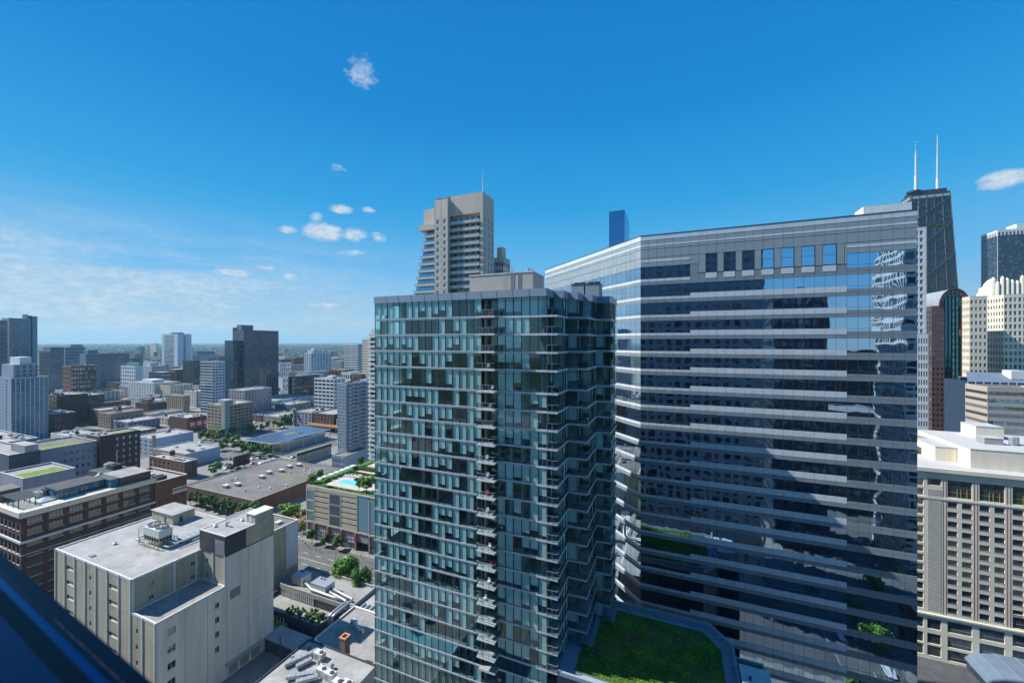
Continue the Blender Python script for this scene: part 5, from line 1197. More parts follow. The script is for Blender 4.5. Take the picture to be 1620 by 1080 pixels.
    for k in range(26): m = MB(); x = -211.8 + k * .49; m.box(x, x + .1, 58.5, 63, z + 2.72, z + 2.9); m.build('slat', M['galv_dark'], t2)
    m = MB(); m.box(-212, -199.1, 58.8, 59, z + 2.55, z + 2.72); m.box(-212, -199.1, 62.5, 62.7, z + 2.55, z + 2.72); m.build('beam', M['black'], t2)
    # lower red wing at its north end
    t = bldg('red_brick_wing', 'brick wing with pale bands stepping down beside the brown loft building', 'brick building', [-220, -194.2, 93.3, 104.6, 43.2], 'brick_red', 'roof_pale', E=dict(c=4, r=11, fx=.25, s0=.3, s1=.7, lo=2, hi=3, g='win_brown'), units=4)
    F = Face((-194.2, 93.3), (-194.2, 104.6)); m = MB(); F.slab(m, 6, F.W, 38.2, 38.8, 0, .15); F.slab(m, 6, F.W, 36.4, 37.6, 0, .12); m.build('pale_band', M['cream2'], t)
M['roof_cream'] = mat('cream roof coating', (.48, .46, .40), .85, .2, .4); M['turq'] = mat('turquoise painted boards', (.04, .17, .23), .6, .1, .8); M['steel_pale'] = mat('pale skylight glass', (.46, .52, .54), .25, .1, 1); M['galv_dark'] = mat('grey timber', (.20, .21, .22), .8, .2, 2)
loft()

# ------------------------------------------------------------------ big-box store with the tar roof, trees along it
def brown_store():
    t = bldg('brick_superstore', 'low windowless brown brick store with a huge stained grey roof', 'store', [-287, -223.7, 154, 217.5, 9.0], 'brick', 'roof_grey', par=.35, cop='stone_grey')
    z = 8.65; lab = ['farthest grey roof unit by the north edge of the stained roof', 'second roof unit from the north edge of the stained roof', 'third roof unit of the diagonal row on the stained roof', 'fourth roof unit of the diagonal row on the stained roof', 'fifth roof unit of the diagonal row on the stained roof', 'roof unit second from the front corner of the stained roof', 'roof unit nearest the front left edge of the stained roof']
    for k, (px, py) in enumerate(((473, 737), (458, 739.5), (445, 746), (425.5, 749), (414, 756), (376, 768), (357.5, 771))):
        E, N = gnd(px, py, z); t2 = thing('roof_unit', lab[k], 'roof unit', (E, N, z), 'roof units on the stained roof'); m = MB(); m.box(E - 1.7, E + 1.7, N - 1.2, N + 1.2, z + .5, z + 1.7); m.build('casing', M['galv'], t2)
        m = MB(); m.box(E - 1.9, E + 1.9, N - 1.4, N + 1.4, z + 1.7, z + 1.85); m.build('lid', M['white_unit'], t2); m = MB(); m.box(E - 1.3, E + 1.3, N - 1, N + 1, z, z + .5); m.build('curb', M['charcoal'], t2)
    rr = random.Random(8)
    for k, (px, py) in enumerate(((367, 760), (375, 757), (410, 771), (388, 777), (454, 768), (428, 773), (459, 748), (482, 744), (492, 745), (497, 747), (490, 749))):
        E, N = gnd(px, py, z); m = MB(); h = rr.uniform(.5, 1.1); m.cyl(E, N, z, z + h, rr.uniform(.25, .6), 9); m.cyl(E, N, z + h, z + h + .35, .7, 9, r2=.25); tag(m.build('roof_vent', M['galv' if k % 3 else 'stone_grey']), 'small round vent on the stained grey store roof', 'vent', 'round vents on the stained store roof')
    for k, (px, py, s) in enumerate(((455, 750, 2.6), (448, 757, 1.6), (403, 745, 2.2))):
        E, N = gnd(px, py, z + .03); m = MB(); pts = [(E + s * (1 + .35 * math.sin(i * 2.3)) * math.cos(i * .63), N + s * (.8 + .3 * math.cos(i * 1.7)) * math.sin(i * .63), z + .03) for i in range(10)]; m.poly(pts); m.build('moss_patch' if k < 2 else 'rust_stain', M['sedum' if k < 2 else 'rust'], t)
    n = 0
    for px, w in ((302, 6), (311, 5), (321, 6.5), (332, 6), (344, 6), (356, 6), (367, 6), (385, 5.5)):
        n += 1; tree('round green street tree in the row before the brown brick store', east_at(149.5, px), 149.5, rr.uniform(8, 10.5), w * 1.15, 0, 'leaf3' if n % 2 else 'leaf', group='row of trees before the brown brick store')
    tree('tall leaning street tree at the front corner of the brown brick store', east_at(148, 404), 148, 12.5, 9, 0, 'leaf')
    # little park between the store and the pool garage
    for k, (px, py, h, w, mm) in enumerate(((457, 832, 12, 13.5, 'leaf2'), (441, 836, 6, 8, 'leaf2'), (430, 826, 4.5, 6, 'leaf'), (480, 842, 6, 5, 'leaf'), (481, 820, 5, 4, 'leaf'))):
        E, N = gnd(px, py); tree(('broad bright tree in the little park beside the brown store', 'low bright tree under the broad park tree', 'small dark tree at the edge of the little park', 'young tree by the corner of the pool garage', 'small tree behind the young tree at the pool garage')[k], E, N, h, w, .15, mm)
    m = MB(); a = gnd(433, 843); m.box(-216, -184, 147, 172, .15, .22); o = m.build('planting_bed', M['redsoil']); o['kind'] = 'structure'
    for k in range(26):
        x, y = rr.uniform(-214, -186), rr.uniform(148, 170); shrub('bush', 'low bush in the planting bed between the brown store and the garage', x, y, .2, rr.uniform(.6, 1.4), 'bushes in the planting bed', 'leaf2' if k % 2 else 'leaf')
    m = MB(); m.box(-196, -186, 176, 184, 3.2, 3.6); m.box(-195.6, -186.4, 176.4, 183.6, .2, 3.2, 1); tag(m.build('kiosk', [M['steel_blue'], M['charcoal']]), 'small kiosk with a flat blue-grey roof left of the pool garage', 'kiosk')
M['rust'] = mat('rust stain', (.26, .13, .08), .95, .4, 1); M['redsoil'] = mat('red mulch', (.20, .10, .07), .95, .4, .7)
brown_store()

# ------------------------------------------------------------------ parking garage with the roof pool
def garage():
    N0 = 148.0; E0 = -175.0; E1 = -104.0; N1 = 196; z = 27.0; t = thing('pool_garage', 'beige slatted parking garage with shops below and a pool terrace on the roof', 'parking garage', (-140, 170, 0)); TAKEN.append((E0, E1, N0, N1))
    F = Face((E0, N0), (E1, N0)); U = lambda px: east_at(N0, px) - E0; mb = MB()
    x = [U(p) for p in (486, 497, 521, 539, 565, 584)] + [F.W]; zt = z - 2.0; zg = 9.2; F.slab(mb, 0, x[4], zt, z, -.4, .1); F.slab(mb, x[4], F.W, z - .8, z, -.4, .1)
    FF = faces_of(E0, E1, N0, N1)
    for k in 'ENW': FF[k].rect(mb, 0, FF[k].W, 0, z)
    for q in x[1:6]: F.slab(mb, q - .22, q + .22, zg, zt, -.5, .12)
    F.slab(mb, 0, .5, 0, z, -.4, .11); F.slab(mb, 0, F.W, zg - .8, zg, -.4, .18); mb.build('wall', M['garage_tan'], t)
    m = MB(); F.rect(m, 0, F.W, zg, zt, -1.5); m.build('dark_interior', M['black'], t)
    rows = 6; h = (zt - zg) / rows
    for a, b in ((x[1], x[2]), (x[3], x[4])):
        for r in range(rows): m = MB(); F.slab(m, a + .25, b - .25, zg + r * h + .1, zg + r * h + h * .80, -.25, .04); m.build('parapet_panel', M['garage_tan'], t)
    for r in range(3):
        m = MB(); q0 = zg + r * 2 * h; F.slab(m, x[2] + .25, x[3] - .25, q0 + .1, q0 + h * 1.75, -.3, -.05)
        for k in range(14): u = x[2] + .4 + k * (x[3] - x[2] - .8) / 13; F.slab(m, u - .04, u + .04, q0 + .1, q0 + h * 1.75, -.05, .05)
        F.slab(m, x[2] + .2, x[3] - .2, q0 + h * 1.75, q0 + 2 * h + .1, -.3, .1); m.build('louvre_screen', M['louv'], t)
        m = MB(); F.slab(m, .5, x[1] - .25, q0 + .2, q0 + 1.75 * h, -.2, -.05, 0)
        for k in range(7): u = .5 + k * (x[1] - .75) / 6; F.slab(m, u - .05, u + .05, q0 + .2, q0 + 1.75 * h, -.05, .02, 1)
        for k in range(6): v = q0 + .2 + k * (1.75 * h - .2) / 5; F.slab(m, .5, x[1] - .25, v - .05, v + .05, -.05, .024, 1)
        F.slab(m, .5, x[1] - .25, q0 + 1.75 * h, q0 + 2 * h + .2, -.3, .1, 2); m.build('glazed_grid', [M['tealglass'], M['stone_grey'], M['garage_tan']], t)
    nx, nz = 14, 14
    for a, b, nx in ((x[4] + .3, x[5] - .3, 9), (x[5] + .3, F.W, 18)):
        for i in range(nx):
            for k in range(nz):
                u0 = a + (b - a) * i / nx; u1 = a + (b - a) * (i + 1) / nx; v0 = zg + .5 + (z - 1.3 - zg) * k / nz; v1 = v0 + (z - 1.3 - zg) / nz
                key = ('gp', round(u1 - u0, 2))
                if key not in _pc: b_ = MB(); b_.box(-(u1 - u0) / 2 + .04, (u1 - u0) / 2 - .04, -.06, .05, .04, v1 - v0 - .04); _pc[key] = b_.mesh('glass_panel', M['bluepanel'])
                if COUNT.get('gp', 0) < 290: inst('glass_panel', _pc[key], t, F.mat((u0 + u1) / 2, v0, -.1)); COUNT['gp'] = COUNT.get('gp', 0) + 1
        m = MB(); F.rect(m, a, b, zg + .3, z - .7, -.2); m.build('panel_backing', M['stone_grey'], t)
    # shop front
    m = MB()
    cols = [U(p) for p in (487.5, 498, 519, 540, 563, 585)]
    for q in cols: F.slab(m, q - .55, q + .55, 0, zg - .8, -.3, .45)
    m.build('shop_column', M['garage_dark'], t)
    for i in range(len(cols)):
        a = cols[i] + .6; b = (cols[i + 1] if i + 1 < len(cols) else F.W) - .6
        if i == 4: m = MB(); F.rect(m, a, b, 0, 4.2, -2.5, 0); F.slab(m, a, b, 4.2, zg - .8, -.5, -.2, 1); m.build('garage_entrance', [M['black'], M['louv']], t); continue
        m = MB(); F.rect(m, a, b, 0, zg - .8, -.35, 0)
        n = 5
        for k in range(n + 1): u = a + (b - a) * k / n; F.slab(m, u - .06, u + .06, 0, zg - .8, -.35, -.2, 1)
        for v in (2.9, 3.4, 5.2, 6.8): F.slab(m, a, b, v - .06, v + .06, -.35, -.21, 1)
        F.slab(m, a, b, 3.0, 3.35, -.34, .25, 2); m.build('shop_window', [M['win_shop'], M['trim'], M['charcoal']], t)
    for px in (499.5, 520.5, 541, 563.5): m = MB(); u = U(px); F.slab(m, u - .35, u + .35, 4.4, 7.6, .5, .62); m.build('red_banner', M['red'], t)
    m = MB(); F.slab(m, .7, U(496), 3.4, 4.6, .3, .5); m.build('shop_sign', M['white'], t)
    # roof garden
    zr = z - .35; m = MB(); m.box(E0 + .4, E1, N0 + .4, N1 - .4, zr - .4, zr, 0, False); m.build('roof_terrace', M['deck'], t)
    def rbox(name, px0, py0, px1, py1, zz0, zz1, mm, **k): pass
    P = lambda px, py: gnd(px, py, zr)
    m = MB(); a, b, c, d = P(531.5, 764), P(545, 757.5), P(571, 761), P(561, 769.5); m.poly([(*a, zr + .05), (*d, zr + .05), (*c, zr + .05), (*b, zr + .05)]); m.build('pool_water', M['pool'], t)
    m = MB()
    q = [a, d, c, b]
    for i in range(4): m.bar((*q[i], zr + .06), (*q[(i + 1) % 4], zr + .06), .5, .12)
    m.build('pool_edge', M['white'], t)
    m = MB(); m.box(E0 + .5, E0 + 5.5, N0 + .6, N1 - 2, zr, zr + .6); m.box(E0 + 5.5, E1, N0 + .6, N0 + 3.2, zr, zr + .6); m.build('planter', M['lawn'], t)
    rr = random.Random(12)
    a = P(548, 748); m = MB(); m.box(-163, E1, 179, 184, zr + .01, zr + .12); m.build('roof_lawn', M['lawn'], t)
    for k, (px, py, h, w, mm) in enumerate(((494, 765, 5.2, 6, 'leaf2'), (508, 757, 5.2, 6, 'leaf'), (516.5, 771, 5.4, 5.6, 'leaf2'), (543, 738, 6.5, 5, 'leaf'), (568, 777, 7, 5.6, 'leaf'), (580, 779, 8, 8, 'leaf2'), (593, 769, 4.5, 5, 'leaf2'))):
        E, N = P(px, py); E, N = (E, N) if k != 3 else (-170.5, 181); tree(('pale round tree at the west end of the pool terrace', 'dark round tree behind the sunshades of the pool terrace', 'tree at the terrace edge in front of the sunshades', 'tree standing at the far end of the sunshades', 'slim tree at the terrace edge right of the pool', 'large pale tree at the terrace edge right of the pool', 'bushy tree of the pool terrace next to the glass tower')[k], E, N, h, w, zr, mm, name='terrace_tree')
    for k in range(7):
        E, N = -171.2, 152.5 + k * 3.9; t2 = thing('sunshade', 'white square sunshade in the row left of the roof pool', 'sunshade', (E, N, zr), 'white sunshades beside the roof pool'); m = MB(); m.poly([(E - 1.6, N - 1.6, zr + 2.5), (E + 1.6, N - 1.6, zr + 2.5), (E, N, zr + 3.0)]); m.poly([(E + 1.6, N - 1.6, zr + 2.5), (E + 1.6, N + 1.6, zr + 2.5), (E, N, zr + 3.0)]); m.poly([(E + 1.6, N + 1.6, zr + 2.5), (E - 1.6, N + 1.6, zr + 2.5), (E, N, zr + 3.0)]); m.poly([(E - 1.6, N + 1.6, zr + 2.5), (E - 1.6, N - 1.6, zr + 2.5), (E, N, zr + 3.0)]); m.build('canopy', M['white'], t2); m = MB(); m.cyl(E, N, zr, zr + 2.9, .05, 6); m.build('pole', M['galv'], t2)
    lm = MB(); lm.box(-.95, .5, -.32, .32, .3, .38); 
    lm.quad((.5, -.32, .34), (1.0, -.32, .75), (1.0, .32, .75), (.5, .32, .34)); 
    for a in (-.85, .6):
        for b in (-.28, .28): lm.box(a - .03, a + .03, b - .03, b + .03, 0, .3)
    me = lm.mesh('sun_lounger', M['white_unit'])
    for k in range(34):
        px = 545 + rr.uniform(0, 50); py = 748 + rr.uniform(0, 8) + (px - 545) * .02; E, N = P(px, py); o = bpy.data.objects.new('sun_lounger', me); COL.objects.link(o); o.location = (E, N, zr); o.rotation_euler.z = rr.choice((0, 1.57, 3.14)) + rr.uniform(-.1, .1); tag(o, 'white sun lounger on the paved deck behind the roof pool', 'sun lounger', 'sun loungers behind the roof pool')
    for k in range(10):
        E, N = P(548 + rr.uniform(0, 44), 750 + rr.uniform(0, 6)); person('small bather standing among the loungers of the roof pool', E, N, zr, M['skin'] if k % 2 else M['red'], M['charcoal'], rr.uniform(0, 6), 'bathers at the roof pool')
    for (px0, px1, py, h, w, lb) in ((558, 600, 741, 1.7, 1.6, 'tall clipped hedge at the back of the pool terrace'), (553, 600, 748, 1.3, 1.0, 'low clipped hedge with pillars before the tall hedge')):
        E, N = P(px0, py); m = MB(); 
        for i in range(1500):
            x, y, zz = rr.uniform(E, E + 26), rr.uniform(N - w / 2, N + w / 2), rr.uniform(0, h); s = .22
            if rr.random() < .5: zz = h
            else: y = N - w / 2
            u = Vector((rr.uniform(-1, 1), rr.uniform(-1, 1), rr.uniform(-1, 1))).normalized() * s; v = u.cross(Vector((rr.uniform(-1, 1), rr.uniform(-1, 1), rr.uniform(-1, 1)))).normalized() * s; p = Vector((x, y, zr + zz)); m.quad(p - u, p - v, p + u, p + v)
        m.box(E, E + 26, N - w / 2 + .1, N + w / 2 - .1, zr, zr + h - .05); tag(m.build('hedge', M['leaf2']), lb, 'hedge')
    for k in range(40):
        px = 496 + k * 2.1; E, N = P(px, 769 + (px - 490) * .14); shrub('terrace_bush', 'small bush planted along the front edge of the pool terrace', E, min(max(N, N0 + 1.4), N0 + 4), zr, rr.uniform(.5, .9), 'bushes along the pool terrace edge', 'leaf' if k % 2 else 'leaf2')
    # street trees, people and pavement furniture in front
    for k, (px, h) in enumerate(((494, 6.5), (515, 5), (533, 6), )): tree(('young street tree before the west end of the garage shops', 'small street tree before the middle of the garage shops', 'street tree before the red banners of the garage shops')[k], east_at(144.6, px), 144.6, h + 1, 5.5, .15, 'leaf')
    for k, (px, py) in enumerate(((483, 862), (486, 864), (489, 866), (492, 863), (479, 858), (571, 882), (549, 872), (500, 869), (506, 873))):
        E, N = gnd(px, py, .15); person(('person in a dark shirt at the kerb of the garage corner', 'person in a pale shirt crossing at the garage corner', 'person in white walking at the garage corner', 'person in blue standing at the garage corner', 'person in grey behind the group at the garage corner', 'person in red walking past the garage entrance', 'person in dark clothes under the street trees', 'person in white between the first two street trees', 'person in blue near the small street tree')[k], E, N, .15, M[('charcoal', 'white', 'white', 'turq', 'stone_grey', 'red', 'black', 'white', 'turq')[k]], M['navywall'], k)
M['garage_tan'] = mat('garage precast', (.52, .47, .37), .85, .08, .4, streak=True, stain=.1); M['garage_dark'] = mat('garage shop column', (.22, .20, .17), .85, .15, .6); M['louv'] = mat('grey louvre', (.28, .29, .30), .7, .08, 1); M['bluepanel'] = mat('pale blue frosted glass', (.20, .34, .42), .3, .05, .5, isl=.15)
M['win_shop'] = winmat('shop window', (.02, .025, .03), (.30, .31, .32), .45)
garage()
# ------------------------------------------------------------------ named buildings of the middle distance
def G(c, r, **k): d = dict(c=c, r=r, fx=.6, s0=.25, s1=.8, lo=1, hi=1.5); d.update(k); return d
def middle():
    B = bldg
    # green-roofed group behind the loft building
    t = B('brown_brick_annex', 'dark brown brick block with stacked windows and a patch of green roof', 'brick building', fpl(157, 137, 222, 690, d=255), 'brick_dark', 'roof_pale', E=G(4, 9, fx=.36, s0=.25, s1=.72, u0=.35, u1=.97, g='win_lightblue', f='alu_dark', nx=2, single=True), units=2)
    E0, E1, N0, N1, z = fpl(157, 137, 222, 690, d=255); m = MB(); m.box(E1 - 9, E1 - .6, N0 + 9, N1 - .8, z - .8, z - .55); m.build('green_roof', M['sedum'], t)
    f = [E1 - 34, E1 - 2.5, N0 - 26, N0 - .1, 36.5]; t = B('lavender_walled_block', 'long lavender-grey block with a strip of bright green roof', 'building', f, 'lav', 'roof_grey', E=G(6, 4, fx=.4, s0=.3, s1=.7, lo=16, hi=2.5, u0=.4))
    m = MB(); m.box(f[1] - 11, f[1] - .8, f[2] + .8, f[3] - 5, 35.8, 36.1); m.build('green_roof', M['sedum'], t)
    f = fpl(36, -60, 119, 757, d=196); f = [f[0], f[1], f[2], f[3], f[4]]; t = B('terraced_green_block', 'low lavender block whose roof terrace is half green, half shaded', 'building', [f[1] - 26, f[1], f[2], f[3], f[4]], 'lav', 'roof_pale', E=G(8, 4, fx=.3, s0=.35, s1=.7, lo=8, hi=4))
    m = MB(); m.box(f[1] - 14, f[1] - 1.2, f[2] + 1, f[3] - 2.4, f[4] - .8, f[4] - .45); m.build('green_roof', M['sedum'], t)
    B('navy_clad_block', 'dark navy clad block with a small stair head, left edge of the green roofs', 'building', fpl(14, -60, 64, 720, d=215), 'navy', 'roof_pale', penthouse=[(.72, .99, .5, .95, 3.6, 'stone_grey')])
    B('glazed_low_block', 'low glazed block with a bright white roof and a dark skylight', 'building', fpl(12, -50, 60, 699, d=268), 'bluegrey', 'roof_white', E=G(8, 6, fx=.8), units=7)
    B('white_roofed_shed', 'long shed with a white roof behind the strip of green roof', 'shed', fpl(70, 40, 126, 706, z=30), 'charcoal', 'roof_white', units=6); B('white_roofed_shed', 'stepped white shed left of the dark brown brick block', 'shed', fpl(108, 80, 150, 690, z=27), 'offwhite', 'roof_white', units=6)
    B('arched_brick_hall', 'brown brick hall with arched windows and a folded white roof', 'brick building', fpl(180, 150, 247, 688, d=352), 'brick', 'roof_white', E=G(6, 2, fx=.4, s0=.3, s1=.75, u0=.45, u1=.98, lo=6, hi=1.5), units=9)
    # tan brick, blue-grey side walls
    f = fpl(242, 212, 306, 694, z=16.5); t = B('blue_walled_block', 'two-storey block with a long pale blue blank wall and a tan brick front', 'building', f, 'paleblue2', 'roof_white', S=G(4, 4, fx=.45, s0=.3, s1=.75, g='win'), E=G(2, 1, fx=.12, s0=.3, s1=.5, lo=4), units=4)
    m = MB(); m.box(f[1] - 1.6, f[1] + .2, f[2] - .3, f[2] + 2, 0, 19.5); m.build('chimney', M['brick_tan'], t)
    f = fpl(294, 242, 348, 718, z=10.5); t = B('tan_arcade_block', 'tan brick block with a row of arched windows and a white roof', 'building', f, 'paleblue2', 'roof_white', S=G(9, 1, fx=.42, s0=.3, s1=.72, lo=2.5), units=5)
    F = Face((f[0], f[2]), (f[1], f[2])); m = MB()
    for k in range(10): u = F.W * k / 9; F.slab(m, max(0, u - .9), min(F.W, u + .9), 0, f[4], .0, .12)
    F.slab(m, 0, F.W, f[4] - 2, f[4], 0, .1); m.build('brick_front', M['brick_tan'], t)
    B('brick_corner_block', 'three-storey red-brown brick block with a white roof behind the loft building', 'brick building', fpl(292, 236, 312, 731, z=12.5), 'brick', 'roof_white', E=G(4, 3, fx=.35), S=G(8, 3, fx=.35), units=3)
    B('small_brick_block', 'small brown brick block with a cluttered roof beside the red billboard', 'brick building', fpl(296, 268, 327, 661, z=16), 'brick_dark', 'roof_white', E=G(6, 3, fx=.7), units=10)
    t = bpy.data.objects['small_brick_block']; f = fpl(296, 268, 327, 661, z=16); F = Face((f[1], f[2]), (f[1], f[3])); m = MB(); F.slab(m, 1, F.W - 1, 5, 11.5, .2, .5); m.build('red_billboard', M['red'], t); m = MB()
    for k in range(5): F.slab(m, 3 + k * 7, 7 + k * 7, 6.2, 10.2, .5, .55)
    m.build('billboard_print', M['printw'], t)
    # tan loft by the parking lots
    t = B('buff_corner_loft', 'eight-storey buff brick loft with a darker stair tower at its corner', 'loft building', fpl(356, 328, 400, 641, d=420), 'brick_tan', 'roof_white', S=G(5, 8, fx=.62, s0=.25, s1=.75, f='alu_dark', nx=2, lo=3), E=G(7, 8, fx=.72, s0=.25, s1=.78, f='alu_dark', nx=3, lo=3, g='win', single=True), units=3)
    f = fpl(356, 328, 400, 641, d=420); m = MB(); m.box(f[1] - 5, f[1] + .4, f[2] - .4, f[2] + 5, 0, f[4] + 5, 0); m.box(f[1] - 22, f[1] - 8, f[2] + 6, f[2] + 14, f[4], f[4] + 4, 0); m.build('stair_tower', M['stone_grey'], t)
    # white office with balconies
    t = B('white_balcony_office', 'broad white block with stacked balconies and a white roof house', 'office block', fpl(244, 203, 281, 606, d=640), 'white', 'roof_white', S=G(10, 9, fx=.78, s0=.3, s1=.85, lo=3, g='win_blue', dep=1), E=G(12, 9, fx=.85, s0=.3, s1=.8, lo=3, g='win_blue', dep=1), penthouse=[(.35, .75, .2, .7, 4, 'white')])
    B('brick_warehouse', 'pinkish brick warehouse with rows of dark openings right of the white balcony block', 'warehouse', fpl(290, 262, 300, 626, d=560), 'brick_tan', 'roof_pale', S=G(9, 6, fx=.5), E=G(3, 6), units=3)
    B('brick_warehouse', 'dark brick warehouse with a tall corner tower and a mural', 'warehouse', fpl(234, 214, 264, 638, d=520), 'brick_dark', 'roof_dark', E=G(9, 6, fx=.4), S=G(6, 6, fx=.5), penthouse=[(.5, 1, 0, .25, 5, 'brick')], units=3)
    B('brick_warehouse', 'long brown warehouse left of the dark brick one', 'warehouse', fpl(160, 142, 212, 649, d=470), 'brick', 'roof_pale', E=G(12, 5, fx=.45), S=G(5, 5), units=3)
    B('dark_blank_block', 'big dark blank-walled block behind the leftmost stepped tower', 'building', fpl(90, 60, 139, 626, d=470), 'brick_dark', 'roof_white', E=G(6, 2, fx=.1, lo=14), S=G(6, 6, fx=.75), units=5); B('dark_glass_block', 'black-blue low block right of the big dark blank block', 'building', fpl(142, 118, 165, 625, d=500), 'navy', 'roof_white', E=G(8, 5, fx=.8), units=3)
    B('dark_low_block', 'dark two-storey block in front of the big dark blank block', 'building', fpl(86, 60, 119, 655, d=400), 'brick_dark', 'roof_pale', E=G(8, 3, fx=.4), units=2)
    # red-brown apartment block
    B('brown_grid_block', 'ten-storey red-brown apartment block with window rows and a cluttered white roof', 'apartment block', fpl(112, 99, 152, 579, d=560), 'brick', 'roof_white', S=G(5, 10, fx=.5), E=G(9, 10, fx=.7, g='win_lightblue'), units=4)
    B('grey_slab_block', 'wide dark blue-grey slab block left of the white slab tower', 'apartment block', fpl(156, 150, 205, 559, d=820), 'bluegrey', 'roof_grey', E=G(16, 14, fx=.7, g='win_blue'), S=G(4, 14), units=2)
    B('grey_twin_tower', 'blue-grey tower left of the red-brown apartment block', 'apartment tower', fpl(80, 68, 101, 549, d=700), 'bluegrey', 'roof_grey', E=G(8, 20, fx=.7, g='win_blue'), S=G(3, 20)); B('grey_brick_tower', 'grey brick tower just right of the leftmost stepped tower', 'apartment tower', fpl(62, 55, 80, 556, d=480), 'stone_grey', 'roof_grey', E=G(6, 22, fx=.4))
    B('glass_mid_tower', 'pale glass block with white roof frames behind the red-brown apartment block', 'apartment block', fpl(103, 98, 135, 549, d=900), 'bluegrey', 'roof_white', E=G(10, 12, fx=.7, g='win_blue'), penthouse=[(.2, .8, .3, .9, 6, 'steel_blue')]); B('blue_mid_block', 'blue block with a dark roof box left of the grey slab block', 'apartment block', fpl(136, 126, 158, 560, d=760), 'bluegrey', 'roof_dark', E=G(8, 12, fx=.7, g='win_blue'), penthouse=[(.3, .9, .2, .9, 8, 'bluegrey')])
    t = B('green_roofed_office', 'pale framed block with a green barrel roof below the white slab tower', 'office block', fpl(214, 191, 226, 579, d=760), 'white', 'copper', S=G(8, 7, fx=.55), E=None); f = fpl(214, 191, 226, 579, d=760); m = MB(); m.prism([(f[0] + 8, f[2] + 5), (f[1], f[2] + 5), (f[1], f[3]), (f[0] + 8, f[3])], f[4], f[4] + 6); m.build('barrel_roof', M['copper'], t)
    B('stepped_white_block', 'stepped white-blue block between the green barrel roof and the white slab tower', 'apartment block', fpl(240, 226, 262, 579, d=830), 'bluewhite', 'roof_white', S=G(5, 8, fx=.5, g='win_blue'), E=G(6, 8, g='win_blue'), penthouse=[(.1, .5, .2, .8, 7, 'bluewhite')]); B('round_cornered_block', 'dark glass block with a pale curved roof edge', 'office block', fpl(255, 235, 277, 589, d=740), 'navy', 'roof_white', E=G(8, 5, fx=.85), S=G(8, 5, fx=.85), cop='white')
    # white slab tower
    t = B('white_slab_tower', 'tall white slab tower with blue glass between white fins', 'office tower', fpl(281, 256, 303, 528, d=1210), 'bluewhite', 'roof_dark', S=G(5, 30, fx=.97, s0=.3, s1=.95, u0=.16, u1=.78, g='win_blue', lo=4, hi=5), E=G(1, 30, fx=.97, s0=.2, s1=.95, u0=.42, u1=.6, lo=4, hi=5, g='win_blue'), penthouse=[(.5, .95, .1, .5, 4, 'charcoal')])
    # dark blue tower with two wings
    f = fpl(386, 368, 440, 522, d=600); t = B('dark_blue_tower', 'dark blue and grey-brown apartment tower, the tallest left of the glass tower', 'apartment tower', f, 'plum', 'roof_dark', S=G(6, 38, fx=.85, s0=.25, s1=.85, g='win_teal'), E=None, penthouse=[(.3, .7, .02, .35, 8, 'bluegrey'), (.0, .3, .0, .2, 4, 'charcoal')])
    F = Face((f[1] + 1, f[2]), (f[1] + 1, f[3])); m = MB(); cs = []; W_ = F.W; bays = [(0, .22, 3, .55), (.22, .28, 1, .9), (.28, .36, 1, .6), (.36, .42, 1, .9), (.42, .50, 1, .6), (.50, .56, 1, .9), (.56, .86, 4, .5), (.86, 1, 2, .95)]
    for a, b, c, fx in bays:
        q, sz = openwall(m, F, a * W_, b * W_, 14, f[4] - 1.5, c, 34, fx, .25, .8, .8 if fx > .85 else .2); panes(t, F, q, sz, M['win_teal' if fx > .85 else 'win'], None, 1, 1, (.8 if fx > .85 else .2) - .02, False)
    F.rect(m, 0, W_, 0, 14); F.rect(m, 0, W_, f[4] - 1.5, f[4]); m.build('east_wall', M['plum'], t)
    B('dark_blue_tower_wing', 'lower blue glass wing attached to the left of the dark blue tower', 'apartment tower', fpl(369, 355.5, 385, 538.5, d=590), 'navy', 'roof_dark', S=G(5, 32, fx=.9, g='win_teal'), E=G(2, 32, fx=.5, g='win'))
    t = B('mural_podium', 'long low podium with a printed screen wall under the dark blue tower', 'podium', fpl(434, 392, 490, 634, d=555), 'steel_blue', 'roof_pale', S=G(10, 2, fx=.8, g='win_blue')); f = fpl(434, 392, 490, 634, d=555); F = Face((f[1], f[2]), (f[1], f[3])); m = MB(); F.slab(m, 0, F.W, f[4] - 9, f[4], .05, .4, 0)
    F.slab(m, F.W * .1, F.W * .2, f[4] - 8.5, f[4] - .5, .4, .45, 1); F.slab(m, F.W * .48, F.W * .6, f[4] - 8.5, f[4] - .5, .4, .45, 1); F.slab(m, F.W * .75, F.W * .79, f[4] - 7, f[4] - 3, .4, .45, 2); m.build('screen_wall', [M['printw'], M['bluegrey'], M['red']], t)
    B('striped_office', 'glass office striped with white bands left of the dark blue tower', 'office tower', fpl(336, 317, 356, 572, d=540), 'bluewhite', 'roof_pale', S=G(1, 18, fx=.99, s0=.3, s1=1, g='win_blue'), E=G(4, 18, fx=.8, g='win_blue'))
    B('dark_hotel_block', 'dark block with vertical ribs and greenery on its roof, right of the white slab tower', 'hotel', fpl(306, 289, 318, 570, d=860), 'charcoal', 'sedum', S=G(10, 1, fx=.4, s0=.05, s1=.95, g='win_blue'), E=G(4, 12, fx=.6)); B('long_blue_depot', 'long low depot with a blue wall near the horizon', 'depot', fpl(312, 304, 340, 556, d=1900), 'bluedepot', 'roof_white'); B('arcaded_hall', 'low hall with a row of tall openings below the blue depot', 'building', fpl(304, 298, 345, 562, d=1400), 'stone_grey', 'roof_white', E=G(12, 1, fx=.5, s0=.1, s1=.8)); B('orange_brick_box', 'small orange-brown block left of the dark blue tower', 'building', fpl(345, 344, 358, 564, d=1100), 'rust', 'roof_dark')
